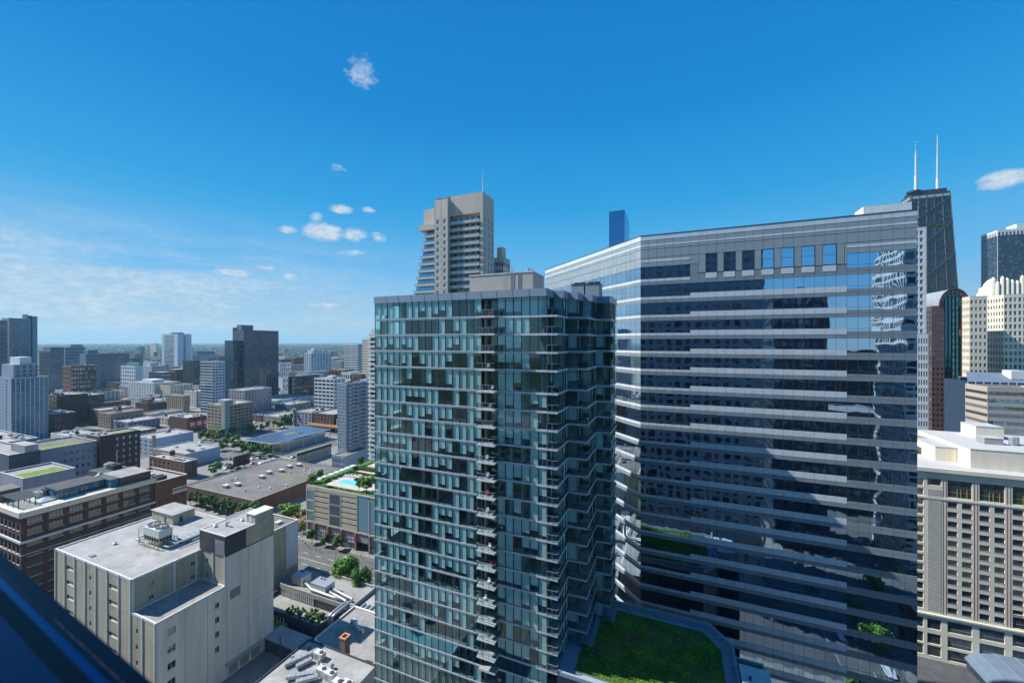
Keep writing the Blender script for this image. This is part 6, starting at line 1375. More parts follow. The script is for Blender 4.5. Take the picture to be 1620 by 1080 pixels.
    # behind and right of the dark tower
    B('pale_grid_block', 'pale framed block with tall dark bays right of the dark blue tower', 'apartment block', fpl(442, 438, 461, 574, d=900), 'bluewhite', 'roof_grey', E=G(6, 5, fx=.6, s1=.9, g='win_blue')); B('white_balcony_tower', 'white and blue apartment tower with a stepped roof house and white balcony columns', 'apartment tower', fpl(492, 481, 524, 559, d=900), 'bluewhite', 'roof_white', S=G(3, 15, fx=.7, g='win_blue', dep=.8), E=G(7, 15, fx=.62, g='win_blue', dep=.8), penthouse=[(.2, .9, .1, .5, 7, 'bluewhite'), (.4, .8, .2, .35, 11, 'bluewhite')])
    B('ribbed_grey_tower', 'grey office tower of close horizontal ribs', 'office tower', fpl(566, 544.5, 574, 544, d=760), 'white', 'roof_pale', S=G(2, 28, fx=.96, s0=.1, s1=.6, g='win_blue'), E=G(4, 28, fx=.9, g='win_blue')); B('cream_grid_tower', 'cream tower with a regular grid of square windows', 'apartment tower', fpl(590, 573, 598, 536, d=560), 'cream2', 'roof_pale', S=G(10, 28, fx=.55, s0=.25, s1=.8), E=G(4, 28), penthouse=[(.6, .95, .2, .9, 7, 'stone_grey')])
    B('navy_office_block', 'long navy office block with a sloping pale roof edge', 'office block', fpl(462, 456, 505, 596, d=640), 'navy', 'roof_grey', E=G(14, 6, fx=.85), S=G(2, 1, fx=.3, s0=.05, s1=.98), units=5); B('brick_row', 'white and brown row with large dark bays behind the mural podium', 'building', fpl(447, 440, 470, 597, d=740), 'white', 'roof_white', E=G(5, 3, fx=.6), units=5); B('long_ramp_roof', 'long grey depot with a sloping roof behind the navy office block', 'depot', fpl(486, 470, 540, 589, d=800), 'stone_grey', 'roof_grey', E=G(16, 2, fx=.6), units=3)
    B('white_framed_block', 'white framed apartment block with wide dark balconies', 'apartment block', fpl(528, 497, 546, 599, d=520), 'white', 'roof_white', S=G(5, 10, fx=.88, s0=.3, s1=.9, g='win_blue', dep=1.2), E=G(3, 10, fx=.6, g='win_blue'), units=3, penthouse=[(.5, .75, .3, .7, 3, 'white')])
    for k, (a, b, c, tp, dd, w) in enumerate(((556, 540, 572, 589, 640, 'white'), (572, 555, 584, 592, 560, 'brick'), (545, 520, 560, 585, 700, 'brick'), (578, 570, 590, 600, 500, 'cream2'))): B('low_rise', ('white low block with a cluttered roof below the ribbed grey tower', 'brown low block below the cream grid tower', 'brown low row right of the long sloping depot', 'pale low block left of the white balcony slab')[k], 'building', fpl(a, b, c, tp, d=dd), w, 'roof_pale', E=G(5, 4), S=G(5, 4), units=4)
    # blue-grey tower by the garage with its podium, and the white balcony slab
    f = fpl(548, 534, 584, 607, d=318); t = B('bluegrey_bay_tower', 'blue-grey apartment tower with curved bays and balconies rising from a grey podium', 'apartment tower', f, 'bluestone', 'roof_white', S=G(4, 20, fx=.45, s0=.3, s1=.75, lo=14), E=None, units=2)
    F = Face((f[1] + 1.3, f[2]), (f[1] + 1.3, f[3])); m = MB(); n = 6
    for i in range(n):
        a, b = F.W * i / n, F.W * (i + 1) / n
        if i % 2 == 0:
            G2 = []
            P0, P1 = F.p(a, 0), F.p(b, 0); q1, q2 = F.p(a + (b - a) * .25, 0, 1.5), F.p(a + (b - a) * .75, 0, 1.5)
            for A, C, cc in ((P0, q1, 1), (q1, q2, 2), (q2, P1, 1)):
                FF = Face(A[:2], C[:2]); cs, sz = openwall(m, FF, 0, FF.W, 14, f[4], cc, 17, .6, .2, .8, .15); panes(t, FF, cs, sz, M['win_blue'], None, 1, 1, .13, False)
        else:
            F.rect(m, a, b, 0, f[4], -1.2)
            for k in range(17): mm = MB(); v = 14 + (f[4] - 14) * k / 17; F.slab(mm, a + .2, b - .2, v, v + .2, -1.2, .9); F.slab(mm, a + .2, b - .2, v + .2, v + 1.1, .8, .9, 1); mm.build('balcony', [M['white'], M['bluestone']], t)
    m.build('bay_wall', M['bluestone'], t)
    f2 = fpl(562, 525, 600, 716, d=300); B('grey_podium', 'grey ribbed podium under the blue-grey bay tower', 'podium', [f2[0], f[1] + 9, f2[2], f2[3], 12.5], 'bluestone', 'roof_grey', S=G(9, 2, fx=.5, s0=.15, s1=.85, g='win_blue'), reserve=True)
    t = B('trellis_parking', 'low structure with pale panels under a green trellis beside the grey podium', 'parking structure', fpl(470, 469, 524, 717, d=322), 'stone_grey', 'roof_cream', E=G(12, 1, fx=.2, s0=.0, s1=.6), units=8)
    f = fpl(470, 469, 524, 717, d=322); rr = random.Random(2); F = Face((f[1], f[2]), (f[1], f[3])); m = MB(); Fs = Face((f[1], f[2]), (f[1], f[3]))
    for i in range(900):
        u, v = rr.uniform(0, F.W), f[4] - abs(rr.gauss(0, .9)); p = Vector(F.p(u, v, rr.uniform(0, .8))); a = Vector((rr.uniform(-1, 1), rr.uniform(-1, 1), rr.uniform(-1, 1))).normalized() * .5; b = a.cross(Vector((rr.uniform(-1, 1), 1, rr.uniform(-1, 1)))).normalized() * .4; m.quad(p - a, p - b, p + a, p + b)
    o = m.build('trellis_greenery', M['leaf'], t); o['kind'] = 'stuff'
    f = fpl(596, 584, 640, 530, d=262); t = B('white_balcony_slab', 'white apartment slab with continuous balconies just left of the glass tower', 'apartment tower', f, 'white', 'roof_white', S=G(1, 27, fx=.8, s0=.35, s1=.95, lo=6, dep=1.5)); F = Face((f[0], f[2]), (f[1], f[2]))
    for k in range(32): m = MB(); v = 8 + (f[4] - 10) * k / 32; F.slab(m, .3, F.W, v, v + .22, 0, 1.6, 0); F.slab(m, .3, F.W, v + .3, v + 1.1, 1.5, 1.6, 0); m.build('balcony', M['white'], t)
    m = MB(); m.box(f[0] + .5, f[0] + 5, f[2] + 1, f[2] + 6, f[4], f[4] + 4); m.build('roof_house', M['white'], t)
    # leftmost towers
    f = fpl(17, -8, 76, 598, d=330); t = B('stepped_left_tower', 'stepped pale grey apartment tower at the left edge, framed by thin white piers', 'apartment tower', f, 'bluestone', 'roof_white', S=G(2, 26, fx=.2), E=G(8, 30, fx=.86, s0=.25, s1=.9, g='win_teal', lo=3), penthouse=None)
    F = Face((f[1], f[2]), (f[1], f[3]))
    for k in range(9): m = MB(); u = F.W * k / 8; F.slab(m, max(0, u - .25), min(F.W, u + .25), 0, f[4], 0, .35); m.build('pier', M['bluewhite'], t)
    m = MB(); m.box(f[0] + 6, f[1] - 2, f[2] + 2, f[2] + (f[3] - f[2]) * .72, f[4] - 1, f[4] + 11, 0, False); m.build('upper_tier', M['bluestone'], t); m = MB(); m.box(f[0] + 8, f[1] - 4, f[2] + 6, f[2] + (f[3] - f[2]) * .6, f[4] + 11, f[4] + 17, 0, False); m.build('crown_tier', M['white'], t)
    for i in range(5):
        for k in range(3): m = MB(); F2 = Face((f[1] - 2, f[2] + 2), (f[1] - 2, f[3])); u = 1.6 + i * 3.6; F2.slab(m, u, u + 1.7, f[4] + .6 + k * 3.4, f[4] + 3 + k * 3.4, .0, .06); m.build('window', M['win_brown'], t)
    f = fpl(14, 2, 59, 500, d=440); t = B('tall_left_tower', 'tall blue-grey glass tower behind the stepped tower at the left edge', 'apartment tower', [f[1] - 20, f[1], f[2], f[2] + (f[3] - f[2]) * .78, f[4] - 2], 'bluestone2', 'roof_grey', S=G(3, 40, fx=.6), E=G(7, 44, fx=.82, s0=.3, s1=.95, g='win_teal', lo=3))
    m = MB(); y0 = f[2] + (f[3] - f[2]) * .82; m.box(f[1] - 14, f[1] + .4, y0, f[3], 0, f[4] + 1); m.build('end_slab', M['bluestone2'], t); m = MB(); m.box(f[1] - 12, f[1] - 1, f[2] + 14, y0 - 4, f[4] - 2, f[4] + 3, 0, False); m.box(f[1] - 12, f[1] - 1, y0 - 4.1, y0, f[4] + 1, f[4] + 1.6, 0); m.build('roof_house', M['bluegrey'], t)
    B('dark_left_tower', 'dark tower cut by the left edge of the view', 'apartment tower', fpl(-30, -60, 12, 506, d=400), 'bluegrey', 'roof_grey', E=G(7, 40, fx=.8, g='win_teal'))
    B('lone_far_slab', 'single pale slab tower near the horizon left of the white slab tower', 'apartment tower', fpl(247, 238, 251, 543, d=2600), 'cream2', 'roof_grey', S=G(4, 14, fx=.4), reserve=False); B('dark_far_block', 'dark far block left of the lone pale slab', 'building', fpl(222, 219, 229, 548, d=2800), 'charcoal', 'roof_grey', reserve=False)
    for k, (px, w, tp, dd) in enumerate(((186, 14, 557, 1250), (210, 20, 566, 1200), (233, 16, 571, 1150), (470, 14, 566, 1400), (612, 10, 566, 1100), (536, 20, 566, 1500), (322, 16, 575, 1250), (460, 22, 580, 1100), (430, 20, 570, 1300))): B('mid_rise', ('grey mid-rise behind the wide slab block', 'dark mid-rise with a billboard frame near the barrel roof', 'pale mid-rise left of the white slab tower', 'white mid-rise beyond the pale framed block', 'mid-rise hidden behind the glass tower edge', 'brown mid-rise between the white tower and the ribbed tower', 'mid-rise below the arcaded hall', 'white mid-rise right of the dark blue tower', 'mid-rise behind the dark blue tower')[k], 'building', fpl(px, px - w * .4, px + w * .6, tp, d=dd), ('stone_grey', 'charcoal', 'white')[k % 3], 'roof_pale', E=G(5, 8, g='win_blue'), S=G(4, 8), units=2)
for nm, c in (('paleblue2', (.36, .42, .50)), ('bluewhite', (.50, .56, .62)), ('bluestone', (.24, .31, .38)), ('bluestone2', (.22, .31, .40)), ('plum', (.125, .12, .15)), ('bluedepot', (.05, .13, .26)), ('copper', (.10, .24, .22)), ('printw', (.50, .56, .62))): M[nm] = mat(nm + ' wall', c, .8, .12, .1, streak=True)
M['win_lightblue'] = winmat('sky window', (.03, .04, .05), (.30, .42, .46), .5); M['win_teal'] = winmat('teal window', (.010, .065, .10), (.04, .20, .29), .45, .05)
middle()

# ------------------------------------------------------------------ solar canopy restaurant, parking, signs
def solar():
    E0, E1, N0, N1, z = -366.8, -328.9, 244.0, 307.0, 10.0; TAKEN.append((E0 - 25, E1 + 4, N0 - 4, N1 + 6)); t = thing('solar_canopy_restaurant', 'glass restaurant under a huge flat canopy of solar panels on white posts', 'restaurant', ((E0 + E1) / 2, (N0 + N1) / 2, 0))
    nx, ny = 10, 29; me = MB(); w, h = (E1 - E0) / nx, (N1 - N0) / ny; me.box(-w / 2 + .12, w / 2 - .12, -h / 2 + .15, h / 2 - .15, 0, .12, 0); me = me.mesh('solar_panel', M['solar'])
    for i in range(nx):
        for j in range(ny):
            if 3 <= i <= 6 and 13 <= j <= 18 and not (i == 5 and j % 3 == 0): continue
            o = bpy.data.objects.new('solar_panel', me); COL.objects.link(o); o.parent = t; o.location = (E0 + w * (i + .5) - (E0 + E1) / 2, N0 + h * (j + .5) - (N0 + N1) / 2, z + .05); o.rotation_euler.x = R(3)
    m = MB()
    for i in range(nx + 1): m.box(E0 + w * i - .12, E0 + w * i + .12, N0, N1, z - .35, z)
    m.box(E0 - .3, E1 + .3, N0 - .3, N0, z - .5, z + .1); m.box(E0 - .3, E1 + .3, N1, N1 + .3, z - .5, z + .1); m.box(E0 - .3, E0, N0, N1, z - .5, z + .1); m.box(E1, E1 + .3, N0, N1, z - .5, z + .1); m.build('canopy_frame', M['white'], t)
    for x in (E0 + .5, E0 + 9, E0 + 19, E0 + 28, E1 - .4):
        for y in (N0 + .4, N0 + 15, N0 + 31, N0 + 46, N1 - .4):
            if x in (E0 + .5, E1 - .4) or y in (N0 + .4, N1 - .4): m = MB(); m.box(x - .22, x + .22, y - .22, y + .22, 0, z - .35); m.build('post', M['white'], t)
    m = MB(); m.box(E0 + 10, E1 - 3.2, N0 + 10, N1 - 4, .1, 6.4, 0); m.box(E0 + 9.5, E1 - 2.7, N0 + 9.5, N1 - 3.5, 6.4, 6.8, 1); m.box(E0 + 13, E1 - 8, N0 + 28, N0 + 44, 6.8, 9, 2)
    for k in range(20): y = N0 + 10 + k * 2.5; m.box(E1 - 3.25, E1 - 3.1, y, y + .15, .1, 6.4, 1)
    m.build('dining_hall', [M['win_shop'], M['white'], M['lawn']], t); m = MB(); m.box(E0 + 12, E1 - 14, N0 + 3, N0 + 9.4, 5.4, 5.8); m.build('hedge_roof', M['lawn'], t)
    def arches(par, A, u, zz, s, dep):
        """a golden double arch, real depth"""
        m = MB(); A = Vector(A); u = Vector(u)
        for k in (0, 1):
            pts = [A + u * (s * (k * 1.0 + .5 - .5 * math.cos(math.pi * i / 12))) + Z * (s * 1.15 * math.sin(math.pi * i / 12) ** .62) for i in range(13)]
            for p, q in zip(pts, pts[1:]): m.bar(p, q, s * .17, dep)
        return m.build('golden_arches', M['yellow'], par)
    arches(t, (E1 - 7.5, N0 - .6, z - 3.8), (1, 0, 0), z, 2.6, .4); arches(t, (E1 + .7, N0 + 1.2, z - 3.8), (0, 1, 0), z, 3.0, .4)
    # sign pylons
    for k, (px, py, zt, lb) in enumerate(((332, 690, 13.5, 'golden double-arch sign on a tall pole by the tree clump left of the canopy'), (433, 676, 12, 'yellow square pylon sign behind the canopy'))):
        d = (CAMZ - zt + 3) * FPX / (py - 540); E, N = at(px + 3, d); t2 = thing('pole_sign', lb, 'sign', (E, N, 0)); m = MB(); m.cyl(E, N, 0, zt - 3, .3, 8); m.build('pole', M['white'], t2)
        if k == 0: arches(t2, (E - 1.2, N, zt - 3), (.5, .86, 0), zt, 2.6, .4)
        else: m = MB(); m.box(E - 1.5, E + 1.5, N - .4, N + .4, zt - 3.6, zt); m.box(E + 1.52, E + 1.56, N - .3, N + .3, zt - 3.2, zt - .6, 1); m.build('sign_face', [M['yellow'], M['white']], t2)
    E, N = at(465, 470); t2 = thing('fuel_sign', 'tall white and green fuel station sign with a round emblem above the canopy', 'sign', (E, N, 0)); m = MB(); m.cyl(E, N, 0, 16, .6, 8); m.build('pole', M['white'], t2); m = MB(); m.box(E - .5, E + .5, N - 2.4, N + 2.4, 16, 21, 0); m.build('sign_box', M['white'], t2)
    m = MB(); 
    for i in range(12): a = i * math.pi / 6; m.poly([(E + .56, N, 18.5), (E + .56, N + 1.7 * math.cos(a), 18.5 + 1.7 * math.sin(a)), (E + .56, N + 1.7 * math.cos(a + .52), 18.5 + 1.7 * math.sin(a + .52))])
    m.build('green_emblem', M['greensign'], t2); m = MB(); m.box(E - .45, E + .45, N - 1.8, N + 1.8, 5, 9.5, 0); m.box(E + .46, E + .5, N - 1.6, N + 1.6, 5.2, 7.6, 1); m.build('price_board', [M['white'], M['greensign']], t2)
    E0_, N0_ = at(482, 452); t2 = thing('fuel_station_canopy', 'low flat red and green fuel station canopy beyond the solar canopy', 'canopy', (E0_, N0_, 0)); E1_, N1_ = at(529, 425); m = MB(); m.box(min(E0_, E1_), max(E0_, E1_), N0_, N0_ + 12, 5.5, 6.4, 0); m.box(min(E0_, E1_) - .1, max(E0_, E1_) + .1, N0_ - .1, N0_ + 12.1, 5.3, 5.5, 1); m.build('roof', [M['rust'], M['greensign']], t2); m = MB()
    for q in (0, 1, 2, 3): m.box(E0_ + 5 + q * 12, E0_ + 5.5 + q * 12, N0_ + 5, N0_ + 5.5, 0, 5.4)
    m.build('posts', M['white'], t2)
    # black billboard seen from behind
    E, N = gnd(382, 741); t2 = thing('billboard', 'black steel billboard seen from behind in the parking lot', 'billboard', (E, N, 0)); 
    m = MB(); m.box(E - .5, E + .5, N - 6, N + 6, 2.8, 10.8); m.build('board', M['black'], t2)
    for q in range(7): m = MB(); m.box(E + .5, E + .8, N - 6 + q * 1.98, N - 5.8 + q * 1.98, 2.4, 11); m.build('rib', M['charcoal'], t2)
    m = MB(); m.box(E - .3, E + .3, N + 2, N + 2.6, 0, 2.8); m.box(E - .3, E + .3, N - 2.6, N - 2, 0, 2.8); m.build('leg', M['charcoal'], t2)
    # trees of the little plaza
    rr = random.Random(21); spots = []
    for px, py in ((353, 700), (347, 692), (352, 684), (360, 694), (368, 700), (375, 693), (366, 683), (374, 674), (381, 668), (392, 681), (401, 680), (414, 677), (424, 673), (434, 673), (443, 672), (352, 707), (372, 708), (381, 704), (390, 708), (399, 705), (408, 711), (416, 714), (425, 716), (397, 716), (405, 702), (384, 713), (356, 674)):
        spots.append((px, py + 6))
    for k, (px, py) in enumerate(spots):
        E, N = gnd(px, py); tree('round dense green tree of the plaza round the solar canopy', E, N, rr.uniform(7.5, 10.5), rr.uniform(8, 11), .15, 'leaf3' if k % 3 == 0 else 'leaf', 'small', group='plaza trees round the solar canopy')
    for k, (px, py, h) in enumerate(((342, 748, 9), (366, 744, 6), (378, 740, 7), (338, 752, 7))): E, N = gnd(px, py); tree(('broad tree behind the north-west edge of the brown store', 'small tree right of the broad tree behind the brown store', 'tree next to the black billboard', 'bush-like tree at the left end of the store roof')[k], E, N, h, h * 1.2, 0, 'leaf2' if k % 2 == 0 else 'leaf', 'small')
    for k in range(9): E, N = gnd(318 + k * 3.2 + rr.uniform(-1, 1), 692 - (k % 3) * 3 + 4); tree('dark tree in the clump under the golden pole sign', E, N, 7.5, 7.5, 0, 'leaf3', 'small', group='trees under the golden pole sign')
    for k in range(26):
        px = 448 + k * 1.9 + rr.uniform(-3, 3); py = 664 - rr.uniform(0, 18) * (k % 4) / 3; E, N = gnd(px, py + 8); tree('dark tree in the shaded row below the mural podium', E, N, 11, 10, 0, 'leaf3', 'small', group='trees of the avenue below the mural podium')
    for k in range(8): E, N = gnd(490 + k * 4.2, 671 - k * .7); tree('pale green street tree in the row left of the bay tower', E, N, 9, 9, 0, 'leaf2', 'small', group='street trees left of the bay tower')
    for k in range(12): E, N = gnd(474 + k * 5.2, 744 + k * 1.2); tree('low tree in the hedge line in front of the grey podium', E, N, 5.5, 6, 0, ('leaf', 'leaf2')[k % 2], 'small', group='hedge trees in front of the grey podium')
    # parked cars
    cols = [(.6, .6, .6), (.7, .7, .72), (.03, .03, .035), (.05, .06, .1), (.35, .02, .02), (.2, .21, .22), (.75, .75, .74), (.04, .08, .2)]
    lab = 'parked car in the lot by the black billboard'
    for k in range(34):
        px = 352 + (k % 12) * 6 + rr.uniform(-1.5, 1.5); py = (727, 735, 742)[k // 12] - (px - 352) * .02; E, N = gnd(px, py)
        if -288 < E < -223 and 153 < N < 219: continue
        car(('white', 'silver', 'black', 'navy', 'red', 'grey', 'white', 'blue')[k % 8] + ' ' + lab, E, N, rr.choice((0, 90)) + rr.uniform(-4, 4), cols[k % 8], 'cars in the lot by the black billboard')
    for k, (px, py) in enumerate(((404, 668), (417, 665), (412, 672), (452, 670), (459, 668), (448, 676), (441, 668), (497, 693), (516, 692), (520, 686), (445, 700), (470, 699), (455, 690), (326, 688), (318, 700), (352, 752))):
        E, N = gnd(px, py); car(('white', 'silver', 'black', 'navy', 'red', 'grey', 'white', 'blue')[k % 8] + ' car on the roads round the solar canopy', E, N, rr.choice((0, 90)), cols[k % 8], 'cars on the roads round the solar canopy')
    for k, (E, N, a, c, lb) in enumerate(((east_at(141.8, 311.5), 141.8, 0, 6, 'white car parked in front of the store trees'), (east_at(141.8, 322), 141.8, 0, 2, 'black car parked behind the white one by the store trees'), (-140, 139.5, 0, 1, 'silver car driving past the garage corner'), (-150, 125, 180, 5, 'grey car on the near lane of the wide street'), (-206, 136, 0, 7, 'blue car on the street left of the park'), (-128, 120.8, 0, 6, 'white car half hidden by the painted side wall'), (-240, 126, 180, 4, 'red car on the street before the store'), (-262, 138, 0, 0, 'pale car on the street before the store trees'), (-186, 120, 90, 3, 'dark car at the crossing'), (-112, 73, 90, 1, 'silver car in the shaded alley'), (-114, 66, 95, 2, 'black car in the shaded alley'))): car(lb, E, N, a, cols[c])
    t2 = thing('city_bus', 'blue and orange bus at the kerb behind the painted side wall', 'bus', (-134, 122.4, 0)); m = MB(); m.box(-139.5, -128.5, 121.2, 123.7, .5, 3.2); m.build('body', M['bluedepot'], t2); m = MB(); m.box(-139.2, -128.8, 121.15, 123.75, 1.7, 2.7); m.build('window_band', M['win'], t2); m = MB(); m.box(-139.6, -137.8, 121.1, 123.8, .6, 1.5); m.build('orange_panel', M['orange'], t2)
    for x in (-137.5, -130.5):
        for y in (121.2, 123.4): m = MB(); m.tube([(x, y, .5), (x, y + .3, .5)], .5, 12); m.build('wheel', M['black'], t2)
    for k, (px, py) in enumerate(((358, 826), (434, 846), (500, 872), (553, 886), (531, 890), (390, 742), (330, 744))):
        E, N = gnd(px, py); t2 = thing('street_lamp', ('street lamp before the middle of the store trees', 'street lamp at the corner of the little park', 'street lamp before the garage shops', 'street lamp near the garage entrance', 'street lamp on the near kerb of the wide street', 'street lamp beside the black billboard', 'street lamp in the lot left of the black billboard')[k], 'street lamp', (E, N, 0)); m = MB(); m.tube([(E, N, 0), (E, N, 8), (E + .4, N, 8.8), (E + 1.8, N, 9)], [.12, .08, .07, .06], 6); m.build('pole', M['charcoal'], t2); m = MB(); m.box(E + 1.7, E + 2.5, N - .15, N + .15, 8.9, 9.05); m.build('lamp_head', M['galv'], t2)
M['greensign'] = mat('green sign paint', (.04, .35, .10), .5, .05, 1)
solar()

# ------------------------------------------------------------------ stone apartment tower with a mast, above the glass tower
def stone_tower():
    N0 = 147.8; E1 = -74.3; z = 162.0; eA, eB, eC = east_at(N0, 713), east_at(N0 - 2.2, 687), east_at(N0, 656.5); t = thing('stone_balcony_tower', 'grey-beige stone apartment tower with stacked balconies and a thin white mast', 'apartment tower', (-88, 156, 0)); TAKEN.append((eC, E1, N0, 172)); mb = MB(); m2 = 'stone_beige'
    nE = north_at(E1, 781.5); lo = 60; fl = 3.02
    FE = Face((E1, N0), (E1, nE)); n = 31; top = z - 9.5
    cs, sz = openwall(mb, FE, 0.3, FE.W - .3, top - fl * n, top, 3, n, .42, .25, .82, .2); FE.rect(mb, 0, .3, lo, z); FE.rect(mb, FE.W - .3, FE.W, lo, z); FE.rect(mb, .3, FE.W - .3, top, z); panes(t, FE, cs, sz, M['win_sky'], M['white'], 1, 2, .18, True)
    # shaft with two columns of windows, standing proud
    FA = Face((eB, N0 - 2.2), (eA, N0 - 2.2)); cs, sz = openwall(mb, FA, 0, FA.W, top - fl * n, top, 2, n, .40, .25, .80, .2); FA.rect(mb, 0, FA.W, top, z - 1.5); panes(t, FA, cs, sz, M['win_sky'], M['white'], 1, 2, .18, True)
    for a, b in (((eA, N0 - 2.2), (eA, N0 + 1)), ((eB, N0), (eB, N0 - 2.2))): F = Face(a, b); F.rect(mb, 0, F.W, lo, z - 1.5)
    mb.quad((eB, N0 - 2.2, z - 1.5), (eA, N0 - 2.2, z - 1.5), (eA, N0 + 8, z - 1.5), (eB, N0 + 8, z - 1.5)); 
    # main wall behind the balconies
    FM = Face((eA, N0), (E1, N0)); FM.rect(mb, 0, FM.W, top + 1.0, z); FM.rect(mb, FM.W - 1.2, FM.W, lo, top + 1.0); FB = Face((eA, N0 + 1.6), (E1 - 1.2, N0 + 1.6)); W = FB.W
    cs, sz = openwall(mb, FB, 0, W, top - fl * n + .2, top + 1.0, 5, n, .62, .08, .78, .2); panes(t, FB, cs, sz, M['win_sky'], M['charcoal'], 2, 1, .18, True)
    mb.quad((eA, N0, top + 1), (E1 - 1.2, N0, top + 1), (E1 - 1.2, N0 + 1.7, top + 1), (eA, N0 + 1.7, top + 1)); mb.box(eB + .1, E1 - .5, N0 + 1.85, nE - .1, lo, z - .1); mb.quad((eA, N0 - .1, lo), (eA, N0 + 1.9, lo), (eA, N0 + 1.9, top + 1), (eA, N0 - .1, top + 1))
    mb.quad((E1 - 1.2, N0, lo), (E1 - 1.2, N0 + 1.6, lo), (E1 - 1.2, N0 + 1.6, top + 1), (E1 - 1.2, N0, top + 1))
    mb.quad((eB, N0, z), (E1, N0, z), (E1, nE, z), (eB, nE, z)); F = Face((eB, nE), (eB, N0)); F.rect(mb, 0, F.W, lo, z); mb.build('wall', M[m2], t)
    m = MB()
    for k in range(7): FM.slab(m, 0, FM.W - .02, top + 1.6 + k * 1.25, top + 1.66 + k * 1.25, 0, .02)
    for F in (FA,):
        for k in range(n): F.slab(m, 0, F.W, top - fl * k - .04, top - fl * k + .04, .0, .03)
        for u in (F.W * .5, F.W * .98, F.W * .02): F.slab(m, max(0, u - .05), min(F.W, u + .05), lo, z - 1.5, .0, .032)
    for k in range(n + 3): FE.slab(m, 0, FE.W, top + 6 - fl * k, top + 6.07 - fl * k, .0, .03)
    m.build('stone_joints', M['stone_grey'], t)
    for k in range(n):
        v = top - fl * (k + 1) + .15; m = MB(); FM.slab(m, .02, FM.W - 1.25, v, v + .28, -1.6, .55, 0); m.build('balcony_slab', M[m2], t)
        m = MB(); FM.slab(m, .1, FM.W - 1.35, v + .36, v + 1.25, .46, .50, 0); FM.slab(m, .1, FM.W - 1.35, v + 1.25, v + 1.33, .42, .54, 1)
        for q in range(9): u = .1 + (FM.W - 1.5) * q / 8; FM.slab(m, u, u + .07, v + .28, v + 1.3, .5, .54, 1)
        m.build('balcony_railing', [M['frost'], M['galv']], t)
    # western tiers stepping out as they go down
    FW = Face((eC, N0 - .6), (eB, N0 - .6)); tiers = 18
    for k in range(tiers + 6):
        v = top - 4.2 - fl * (k + 1); w = FW.W * (.98 if k > 7 else (.5 + .06 * k)); m = MB(); FW.slab(m, FW.W - w, FW.W, v, v + .3, -8, .9, 0); FW.slab(m, FW.W - w, FW.W, v + .3, v + 1.1, .78, .84, 1); FW.slab(m, FW.W - w, FW.W, v + 1.1, v + 1.2, .76, .88, 2)
        m.build('balcony', [M[m2], M['frost'], M['galv']], t)
        m = MB(); FW.slab(m, FW.W - w + .5, FW.W, v + .3, v + fl, -6, -.8, 0)
        for q in range(6): u = FW.W - w + .5 + (w - .5) * q / 5; FW.slab(m, u - .06, u + .06, v + .3, v + fl, -.8, -.72, 1)
        m.build('glazed_wall', [M['blueglass2'], M['stone_grey']], t)
    m = MB(); FW.slab(m, FW.W * .3, FW.W, top - 4.2, top - 1.8, -7, 1.4); FW.slab(m, FW.W * .42, FW.W, top - 1.8, top + 5.4, -8, -.4); FW.slab(m, -.1, .9, lo, top - 31, -8, .2); FW.slab(m, .9, FW.W, lo, top - 31, -8.5, -5); m.build('tier_wall', M[m2], t)
    m = MB(); m.cyl(E1 - .8, N0 + 2, z, z + 9.5, .32, 8, r2=.12); m.build('mast', M['white'], t)
    xe = east_at(163, 797); t2 = bldg('stone_rear_tower', 'lower stone wing with blue window bays behind the right side of the balcony tower', 'apartment tower', [east_at(163, 779), xe, 163, north_at(xe, 807), 137.5], 'stone_beige', 'roof_grey', S=G(4, 40, fx=.62, g='win_sky'), E=G(3, 40, fx=.5, g='win_sky')); m = MB(); m.box(xe - 3.6, xe - 1.2, 163.5, 168, 137, 142.5); m.build('stair_head', M['stone_beige'], t2)
    for k in range(16): m = MB(); m.box(xe - 4.6, xe - 2.4, 161.8, 163, 90 + k * 3.02, 90.3 + k * 3.02); m.box(xe - 4.6, xe - 2.4, 161.8, 161.9, 90.3 + k * 3.02, 91.3 + k * 3.02); m.build('balcony', M['frost'], t2)
M['stone_beige'] = mat('grey beige stone', (.56, .49, .41), .85, .07, .3, streak=True); M['win_sky'] = winmat('window with sky', (.02, .06, .11), (.10, .25, .36), .45, .03, 1.0); M['frost'] = mat('frosted balcony glass', (.42, .50, .55), .2, .05, 1, spec=.7); M['blueglass2'] = mirror('blue bay glazing', (.22, .38, .52), .004, .4)
stone_tower()

